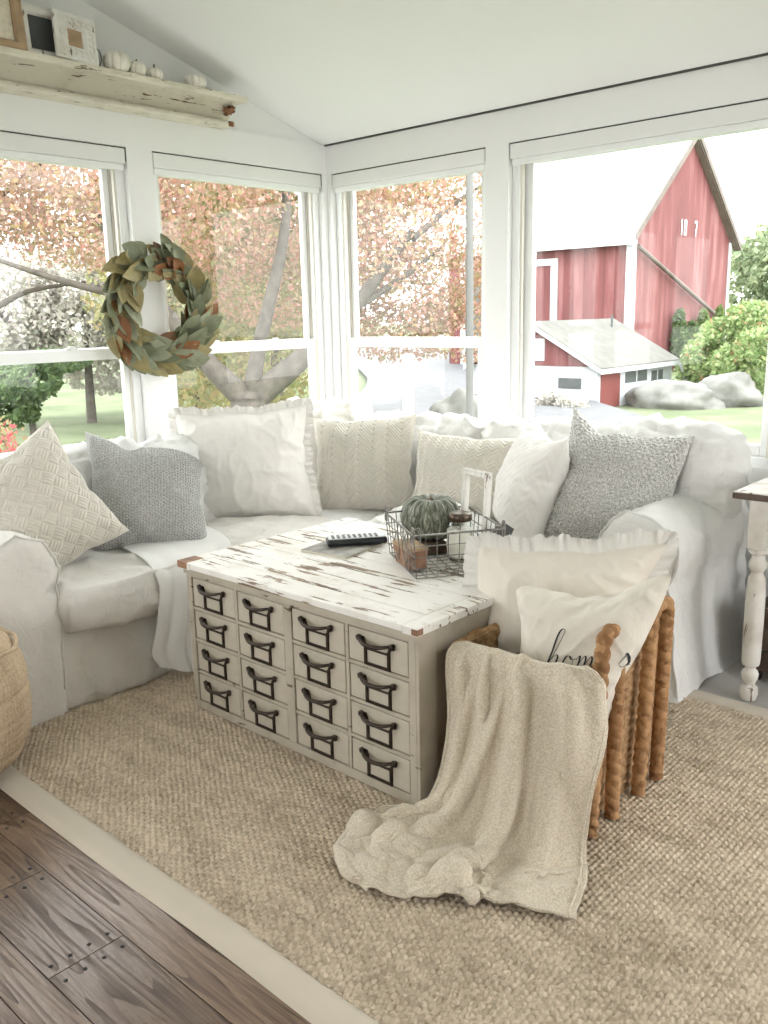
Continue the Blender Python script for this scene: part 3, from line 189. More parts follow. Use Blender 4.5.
PIL_B = grid([-264,12,3,4,4,5,4,7,10,-1,5,13,-12,-5,-3,1,2,6,-7,-8,-13,-7,-7,-4,-8,-241,-3,2,5,5,3,2,9,1,1,6,8,-8,2,1,-4,1,8,-15,-9,-5,-6,-6,-2,4,-218,-3,-3,-1,3,4,5,-2,7,1,-3,2,6,1,6,-8,0,4,-13,-4,-5,-4,-1,4,1,-195,-3,-3,-3,-1,0,5,-1,2,4,-4,3,0,4,7,-4,-3,-2,-7,-2,-2,0,2,2,3,-172,-3,-3,-3,-3,-1,0,1,1,-1,1,2,1,2,7,-2,-7,-3,-1,0,0,2,2,1,1,-150,-3,-2,-3,-2,-3,-1,0,0,0,1,0,1,1,4,0,-6,0,0,1,1,2,2,2,0,-129,-1,-1,-3,-3,-2,-2,-1,0,0,0,0,1,0,3,-3,0,0,1,1,2,2,2,1,1,-106,0,-2,-2,-3,-3,-2,-1,0,0,0,0,0,0,0,0,1,1,0,2,2,2,2,1,1,-82,-3,0,-2,-3,-2,-3,-1,0,0,0,0,0,1,0,0,1,0,1,2,1,3,1,2,1,-59,-3,-5,-1,1,-2,-3,0,0,0,0,0,0,1,0,0,1,0,1,1,2,2,2,1,1,-38,-5,-3,0,-2,-1,1,-1,0,1,0,0,0,1,0,0,0,1,1,1,1,2,2,1,2,-20,-7,2,-3,0,1,1,1,0,1,0,0,0,1,0,0,0,1,1,1,1,2,1,2,0,-10,1,1,2,2,1,1,1,0,1,0,0,0,1,0,0,0,1,1,1,0,0,1,-2,-1,13,1,1,2,2,2,1,1,0,1,0,0,1,0,0,0,0,1,0,1,1,-1,0,-1,-2,37,0,2,2,1,2,1,1,1,1,0,0,1,0,0,0,0,1,0,0,-1,2,-3,-2,-1,60,1,1,2,2,1,2,1,1,0,1,0,1,0,0,0,0,0,0,-1,-1,-1,-3,-3,0,84,1,1,2,1,2,2,1,1,0,1,0,0,1,0,0,0,0,-1,-2,-1,-4,-3,0,-2,108,0,2,1,2,2,2,0,1,1,0,0,0,1,0,0,0,0,-1,-1,-3,-4,-3,-2,-1,132,0,1,2,2,2,1,1,1,0,0,0,-2,2,1,0,0,0,-1,-1,-3,-3,-4,-2,-2,152,3,1,2,2,2,1,0,0,0,0,0,-2,-2,5,0,2,-1,0,-1,-3,-3,-3,-3,-2,173,2,3,3,2,1,-3,1,-1,2,0,-2,-2,-1,4,1,-1,3,1,0,-1,-3,-4,-3,-2,195,3,4,2,0,-2,-3,-2,-3,2,-3,0,4,-1,0,0,-2,8,2,1,1,-1,-3,-3,-3,218,3,4,-1,-3,-3,-4,-7,0,-2,-11,3,9,-2,2,-2,2,7,2,4,3,4,-1,-3,-3,241,3,-3,-6,-4,-3,-4,-8,0,-8,-16,10,8,4,-1,-3,7,4,3,5,3,6,5,2,-3,264,-8,-12,-2,-4,-4,-4,-5,-6,-11,-14,11,8,4,2,1,-1,6,5,5,4,5,1,11,9,-264,12,3,4,4,5,4,7,10,-1,5,13,-12,-5,-3,1,2,6,-7,-8,-13,-7,-7,-4,-8,-241,-3,2,6,3,3,5,4,4,4,4,12,-5,-7,-2,-2,3,0,-8,-6,-9,-3,-6,-3,4,-218,-3,-4,0,3,3,2,4,2,4,4,9,6,-12,-3,-3,1,-2,-9,-4,-1,-3,-1,2,2,-195,-3,-3,-4,-1,2,1,1,4,2,4,4,13,-12,-6,-2,-2,-5,-1,-1,-1,0,2,3,2,-172,-2,-4,-4,-2,-1,0,1,1,2,2,2,5,2,-9,-3,-2,1,-1,-1,1,2,3,2,-1,-150,-2,-3,-3,-3,-2,0,-1,0,0,2,-1,4,-1,-1,-2,0,-1,1,1,2,2,2,1,0,-129,0,-2,-3,-4,-2,-1,-1,0,0,-1,0,1,2,-1,-1,0,1,1,1,2,3,2,1,0,-106,-1,-1,-3,-3,-3,-1,-1,0,-1,0,0,0,0,1,0,1,1,0,2,2,2,2,1,1,-82,-1,-2,-2,-3,-3,-2,-1,0,0,0,0,0,0,0,1,0,1,1,2,2,2,1,2,1,-59,-2,-3,-5,0,-1,-2,-1,0,0,0,0,1,0,0,1,0,1,1,2,2,2,1,1,1,-38,-7,-5,1,2,0,-2,0,0,0,0,0,1,0,0,0,1,0,2,1,2,2,2,1,1,-20,-3,-7,0,6,-3,1,0,1,0,0,0,1,0,0,0,1,0,1,2,2,2,1,1,0,-10,0,1,1,2,2,1,1,1,0,0,0,1,0,0,0,1,0,1,2,1,-5,4,-3,1,13,1,0,2,1,2,2,1,0,1,0,0,1,0,0,0,1,0,0,2,-3,-2,0,2,0,37,0,1,1,2,2,1,2,0,1,0,0,1,0,0,0,1,0,0,-2,-3,0,0,2,-1,60,1,1,1,2,1,2,1,1,1,0,0,1,0,0,0,0,0,0,-3,-2,-1,-2,1,-1,84,1,1,1,1,2,2,1,1,0,1,0,1,0,0,0,0,0,-1,-2,-3,-3,-3,-1,1,108,0,0,2,2,2,1,2,0,1,1,0,0,0,0,0,0,0,-1,-2,-2,-4,-2,-2,-1,132,-3,1,3,3,1,2,1,1,0,0,0,-1,1,1,0,0,0,-1,-1,-3,-3,-3,-2,-2,152,0,2,2,3,2,1,1,-1,-2,2,-1,-5,4,2,1,1,0,0,-1,-2,-3,-3,-3,-2,173,2,2,3,2,1,0,0,-7,3,0,0,-8,7,1,3,0,2,1,0,-1,-3,-3,-3,-2,195,2,4,2,1,-1,-3,-3,-6,3,-7,4,-2,2,3,2,1,4,0,3,2,-1,-3,-4,-2,218,3,3,0,-3,-3,-4,-4,-9,3,-9,-2,3,8,2,1,-1,7,3,2,4,3,0,-3,-3,241,3,-4,-5,-3,-6,-3,-4,-7,-6,-11,2,11,4,2,2,-4,8,4,5,3,5,6,2,-3,264,-8,-12,-2,-4,-4,-4,-5,-6,-11,-14,11,8,4,2,1,-1,6,5,5,4,5,1,11,9,0,-1,0,0,0,0,0,-1,0,-1,-1,-1,4,2,1,0,0,1,0,-1,-1,-1,0,0,2,0,-19,-5,0,1,-1,-1,0,0,-2,-1,0,3,3,2,-2,0,2,-1,-1,0,-1,0,4,19,0,-22,-16,-5,-2,0,1,-4,1,-1,-4,1,3,3,4,-3,0,2,-3,1,0,1,5,15,23,0,-22,-20,-14,-5,-4,1,-4,-1,0,-3,2,0,3,5,-1,-3,1,-1,2,3,5,12,21,23,0,-22,-22,-17,-11,-6,-5,-2,-1,-3,-1,1,1,1,6,0,-6,1,3,5,5,11,17,22,23,1,-24,-22,-20,-13,-10,-5,-5,-2,-3,0,-1,-1,1,4,1,-4,4,5,7,9,13,20,22,23,0,-24,-23,-19,-17,-10,-9,-4,-4,-3,-1,-3,0,0,2,-2,4,5,8,7,12,15,20,23,23,0,-23,-23,-21,-18,-13,-9,-7,-3,-3,-3,-1,-1,-2,0,3,5,7,6,10,12,18,20,23,23,0,-22,-23,-22,-21,-15,-12,-5,-3,-3,-2,-2,-2,0,1,4,5,5,6,13,16,16,20,22,24,0,-24,-18,-22,-22,-19,-14,-7,-2,-2,-2,-1,-1,0,1,3,5,5,6,13,16,19,20,22,24,-2,-22,-22,-18,-18,-20,-20,-8,-2,-1,-2,-1,0,0,2,2,3,5,9,12,15,19,21,24,24,-2,-22,-23,-22,-21,-16,-11,-13,-4,-1,-1,-1,0,1,0,3,2,5,9,11,15,20,22,24,24,0,-24,-23,-21,-22,-15,-14,-7,-7,-2,-2,0,-1,1,1,2,1,7,9,9,15,23,23,21,24,0,-24,-23,-21,-18,-18,-12,-10,-5,-3,-2,-1,0,0,1,2,1,4,10,13,15,20,
24,23,22,0,-24,-22,-22,-19,-14,-15,-7,-6,-3,-2,-1,-1,0,1,2,2,2,11,13,19,17,23,23,23,0,-23,-23,-20,-19,-16,-11,-8,-5,-4,-2,-2,-1,1,1,2,2,2,6,17,15,22,21,21,24,1,-24,-23,-21,-18,-14,-11,-6,-5,-4,-3,-2,-1,1,2,1,3,4,4,10,16,21,21,24,24,0,-23,-21,-22,-18,-12,-10,-6,-6,-3,-2,-2,1,-1,2,2,3,4,4,8,16,17,21,23,24,0,-23,-23,-18,-18,-11,-8,-6,-4,-3,-2,-1,4,-3,1,1,3,4,5,7,11,17,20,23,23,1,-23,-23,-21,-13,-8,-7,-4,-3,-1,-2,-1,4,2,-4,1,0,4,4,6,9,14,19,22,23,0,-23,-22,-17,-10,-6,-1,-4,-3,-3,-2,2,3,2,-3,0,1,1,2,4,7,11,17,20,23,0,-22,-21,-12,-5,-2,-1,-2,-1,-4,0,-2,1,3,0,1,2,-3,1,2,3,6,14,19,23,1,-22,-16,-6,-1,0,-1,2,-3,-3,1,-1,0,2,1,1,0,-2,1,0,1,1,7,15,22,1,-19,-4,0,0,0,-1,2,-3,-1,0,0,0,0,2,1,-2,0,0,0,1,-1,0,5,19,2,-1,0,0,0,0,0,0,-1,0,-1,0,0,0,1,0,-1,0,0,1,0,0,0,0,-2,0,-1,0,0,0,0,0,-1,0,-1,-1,-1,4,2,1,0,0,1,0,-1,-1,-1,0,0,2,0,18,4,0,0,0,0,0,0,-1,-1,-2,3,3,1,1,0,-1,1,-1,0,-2,-1,-3,-19,0,21,16,5,1,1,1,-1,1,-1,0,-2,-2,7,1,1,-1,1,0,-1,-3,-2,-5,-15,-23,0,23,19,12,6,2,2,1,0,1,-1,0,-5,6,4,0,0,1,-3,-2,-3,-7,-12,-21,-23,0,24,20,16,11,5,3,3,2,1,0,1,-3,-1,7,0,0,-4,-2,-4,-7,-9,-18,-21,-24,1,23,22,19,13,8,4,5,3,3,1,3,-2,0,1,0,-2,-3,-5,-7,-10,-12,-19,-23,-23,0,24,23,19,16,12,5,6,3,4,4,2,-1,0,0,0,-5,-4,-7,-8,-11,-16,-20,-23,-23,0,24,23,21,17,14,8,5,4,4,3,3,1,2,-2,-4,-4,-6,-7,-8,-15,-19,-18,-23,-23,0,24,23,22,20,15,9,7,3,3,3,2,1,1,-2,-4,-4,-5,-7,-12,-14,-19,-20,-23,-23,0,23,22,20,21,21,11,7,4,2,2,1,1,0,-1,-4,-3,-5,-8,-12,-16,-18,-21,-23,-24,-2,21,21,22,23,19,17,9,3,1,2,1,1,-1,-1,-3,-3,-5,-9,-12,-16,-20,-21,-23,-24,-2,23,23,22,18,21,18,6,6,2,1,1,-1,1,-1,-3,-2,-6,-7,-14,-17,-20,-22,-24,-24,0,24,24,22,20,17,11,9,7,3,1,1,-1,1,-1,-1,-2,-5,-7,-14,-21,-23,-20,-23,-24,0,24,24,21,19,16,12,11,4,4,2,1,0,0,0,-1,-3,-1,-10,-17,-20,-18,-23,-23,-24,0,24,23,22,18,15,12,10,5,4,2,2,0,0,-1,-2,-2,-2,-5,-18,-19,-20,-24,-21,-23,0,24,23,21,18,14,12,9,5,3,3,3,0,0,-2,-2,-3,-3,-6,-11,-17,-23,-22,-23,-23,1,23,23,19,18,15,11,8,4,4,4,2,1,-1,-3,-2,-4,-3,-6,-10,-16,-19,-22,-23,-24,0,23,22,22,17,14,8,6,6,4,3,3,0,-2,-2,-3,-4,-4,-5,-10,-12,-18,-21,-24,-24,0,24,23,18,18,9,9,5,7,4,0,2,-2,0,-2,-1,-4,-4,-6,-7,-11,-16,-20,-23,-24,1,24,21,18,15,8,6,6,3,0,4,-2,-4,2,1,-2,-1,-3,-4,-7,-9,-14,-19,-22,-23,0,23,22,17,10,6,5,3,-3,4,2,-1,-7,5,0,0,-1,-1,-3,-3,-7,-12,-15,-22,-23,0,23,20,13,6,2,2,1,-2,4,-2,1,-3,1,1,0,-1,1,-3,-1,-2,-7,-13,-19,-22,1,22,15,6,1,1,0,1,-4,3,-1,0,-2,3,0,0,-1,1,-1,-1,0,-1,-6,-16,-21,1,18,5,0,0,0,0,0,-2,1,-1,-1,1,1,0,0,-1,1,0,0,-1,0,1,-5,-18,2,-1,0,0,0,0,0,0,-1,0,-1,0,0,0,1,0,-1,0,0,1,0,0,0,0,-2,-269,21,23,24,23,24,24,23,21,24,23,16,20,24,23,24,24,24,18,23,20,23,23,23,21,-262,14,22,24,23,23,24,21,24,24,22,21,20,23,23,22,24,22,19,22,23,23,23,23,13,-255,11,16,23,24,23,23,24,23,22,23,23,22,23,21,22,23,23,19,24,23,24,23,17,6,-247,8,13,19,23,24,23,24,24,23,23,23,24,23,19,23,23,22,22,24,23,24,19,10,7,-239,7,10,16,21,23,23,24,24,23,24,24,23,24,22,22,21,23,24,23,24,21,16,9,1,-229,2,9,13,20,22,23,24,23,24,24,24,24,24,23,22,22,24,23,23,23,19,13,10,6,-225,2,8,13,17,22,22,24,23,24,24,24,24,24,23,23,24,23,23,23,21,18,13,9,6,-221,3,9,10,16,20,22,23,24,24,24,24,23,24,24,24,23,23,24,22,20,16,14,7,7,-216,7,6,10,12,18,21,24,23,24,24,24,24,24,24,24,23,24,23,20,18,17,14,8,5,-209,6,14,7,7,15,18,23,24,24,24,24,24,24,24,24,23,24,23,20,18,14,13,9,3,-197,6,2,10,11,14,12,23,23,25,24,24,24,24,24,24,23,24,22,21,19,15,9,4,5,-188,-6,3,0,13,17,22,20,23,24,24,24,24,24,24,24,24,24,22,21,19,14,8,4,0,-209,1,7,11,10,19,19,23,23,24,24,24,24,24,24,24,24,23,22,22,20,4,6,0,-3,-214,4,6,11,16,16,20,21,24,24,24,24,24,24,24,24,24,24,21,20,18,13,0,2,-5,-218,4,8,11,15,18,19,23,24,24,23,25,24,24,24,24,24,24,20,20,14,14,0,-5,5,-221,5,7,13,15,17,22,22,24,23,24,24,24,24,24,24,24,24,23,17,15,6,5,10,4,-225,6,8,12,15,19,22,23,23,24,24,24,24,24,24,24,24,24,23,22,15,12,9,3,3,-227,4,11,11,15,21,22,23,23,24,24,24,24,24,24,23,24,24,24,23,16,17,10,7,3,-227,3,6,15,16,21,23,23,24,24,23,24,23,24,24,24,24,23,24,23,21,17,12,8,4,-227,6,4,9,20,23,23,23,24,23,24,24,23,23,23,24,24,24,23,23,22,20,14,10,5,-239,6,9,16,21,23,24,23,23,23,24,23,23,22,23,24,24,
23,24,23,23,22,15,13,6,-247,7,12,20,23,24,24,23,21,23,23,23,22,22,24,23,23,22,24,24,24,23,19,13,9,-255,9,17,23,24,23,24,23,22,23,20,21,21,24,24,23,22,23,23,24,24,23,23,17,10,-262,13,22,23,24,23,24,22,24,22,16,21,22,24,24,23,21,24,23,23,24,23,23,22,14,-267,23,17,24,24,23,24,23,24,20,15,21,22,24,24,24,23,20,23,24,23,24,24,16,22,-269,21,23,24,23,24,24,23,21,24,23,16,20,24,23,24,24,24,18,23,20,23,23,23,21,-262,14,22,23,24,24,23,23,24,23,24,19,17,22,24,24,23,21,23,23,21,24,22,23,12,-255,11,17,23,23,24,24,23,24,24,23,22,19,18,24,24,23,22,22,24,23,24,23,16,5,-247,7,14,20,23,24,24,24,24,23,24,23,20,19,22,24,23,23,24,23,24,23,21,9,5,-239,4,13,16,22,23,24,24,24,24,23,23,22,23,20,23,24,24,23,24,23,22,16,9,-1,-229,3,7,14,20,23,23,24,24,24,24,23,23,24,21,23,24,24,23,23,22,20,14,6,8,-225,2,8,14,17,21,23,24,24,23,24,24,24,24,22,24,23,24,23,23,21,17,14,8,6,-221,5,5,13,16,19,22,24,24,23,24,24,24,24,24,23,24,23,23,23,19,14,15,9,6,-216,5,7,9,13,19,22,23,24,24,24,24,24,24,24,23,24,24,23,20,19,15,14,7,6,-209,6,9,12,9,11,21,23,23,24,24,24,24,24,24,24,24,23,23,21,17,17,11,7,4,-197,10,7,7,3,13,17,21,24,24,24,24,24,24,24,24,24,23,23,20,18,14,10,7,3,-188,1,-4,9,14,10,16,24,23,24,24,24,24,24,24,24,24,23,23,20,16,13,9,3,4,-209,2,5,10,14,16,22,22,23,23,25,24,24,24,24,24,24,23,23,19,12,3,11,0,2,-214,4,6,11,15,17,21,21,24,23,24,24,24,24,24,24,24,24,22,16,8,15,6,0,2,-218,5,7,11,15,19,20,22,23,24,24,24,24,24,24,24,24,24,23,15,15,10,2,7,-4,-221,5,8,10,16,20,20,23,23,24,24,24,24,24,24,24,24,24,22,21,17,6,7,3,3,-225,5,9,14,15,19,21,23,23,24,24,24,24,23,24,24,24,24,23,22,18,14,9,4,-3,-227,9,10,8,16,19,23,23,23,24,24,23,24,24,24,24,23,24,24,22,20,16,11,3,4,-227,1,8,16,15,22,23,23,23,24,24,24,24,22,24,24,24,23,24,22,22,17,13,7,4,-227,-4,10,15,19,23,23,23,24,23,23,24,23,22,24,23,24,24,24,23,22,20,13,8,8,-239,7,7,17,22,23,23,24,23,22,24,23,21,22,24,24,24,23,24,24,23,21,17,10,8,-247,7,12,20,23,24,24,24,20,24,21,23,23,21,23,24,23,23,24,24,24,22,20,14,8,-255,9,18,22,24,24,23,24,21,22,22,22,19,22,24,24,23,22,24,24,23,24,23,17,10,-262,14,22,22,24,23,24,23,23,20,20,22,19,23,24,24,24,20,23,24,23,24,23,21,15,-267,23,17,24,24,23,24,23,24,20,15,21,22,24,24,24,23,20,23,24,23,24,24,16,22], (2, 25, 25, 3), 0.001)
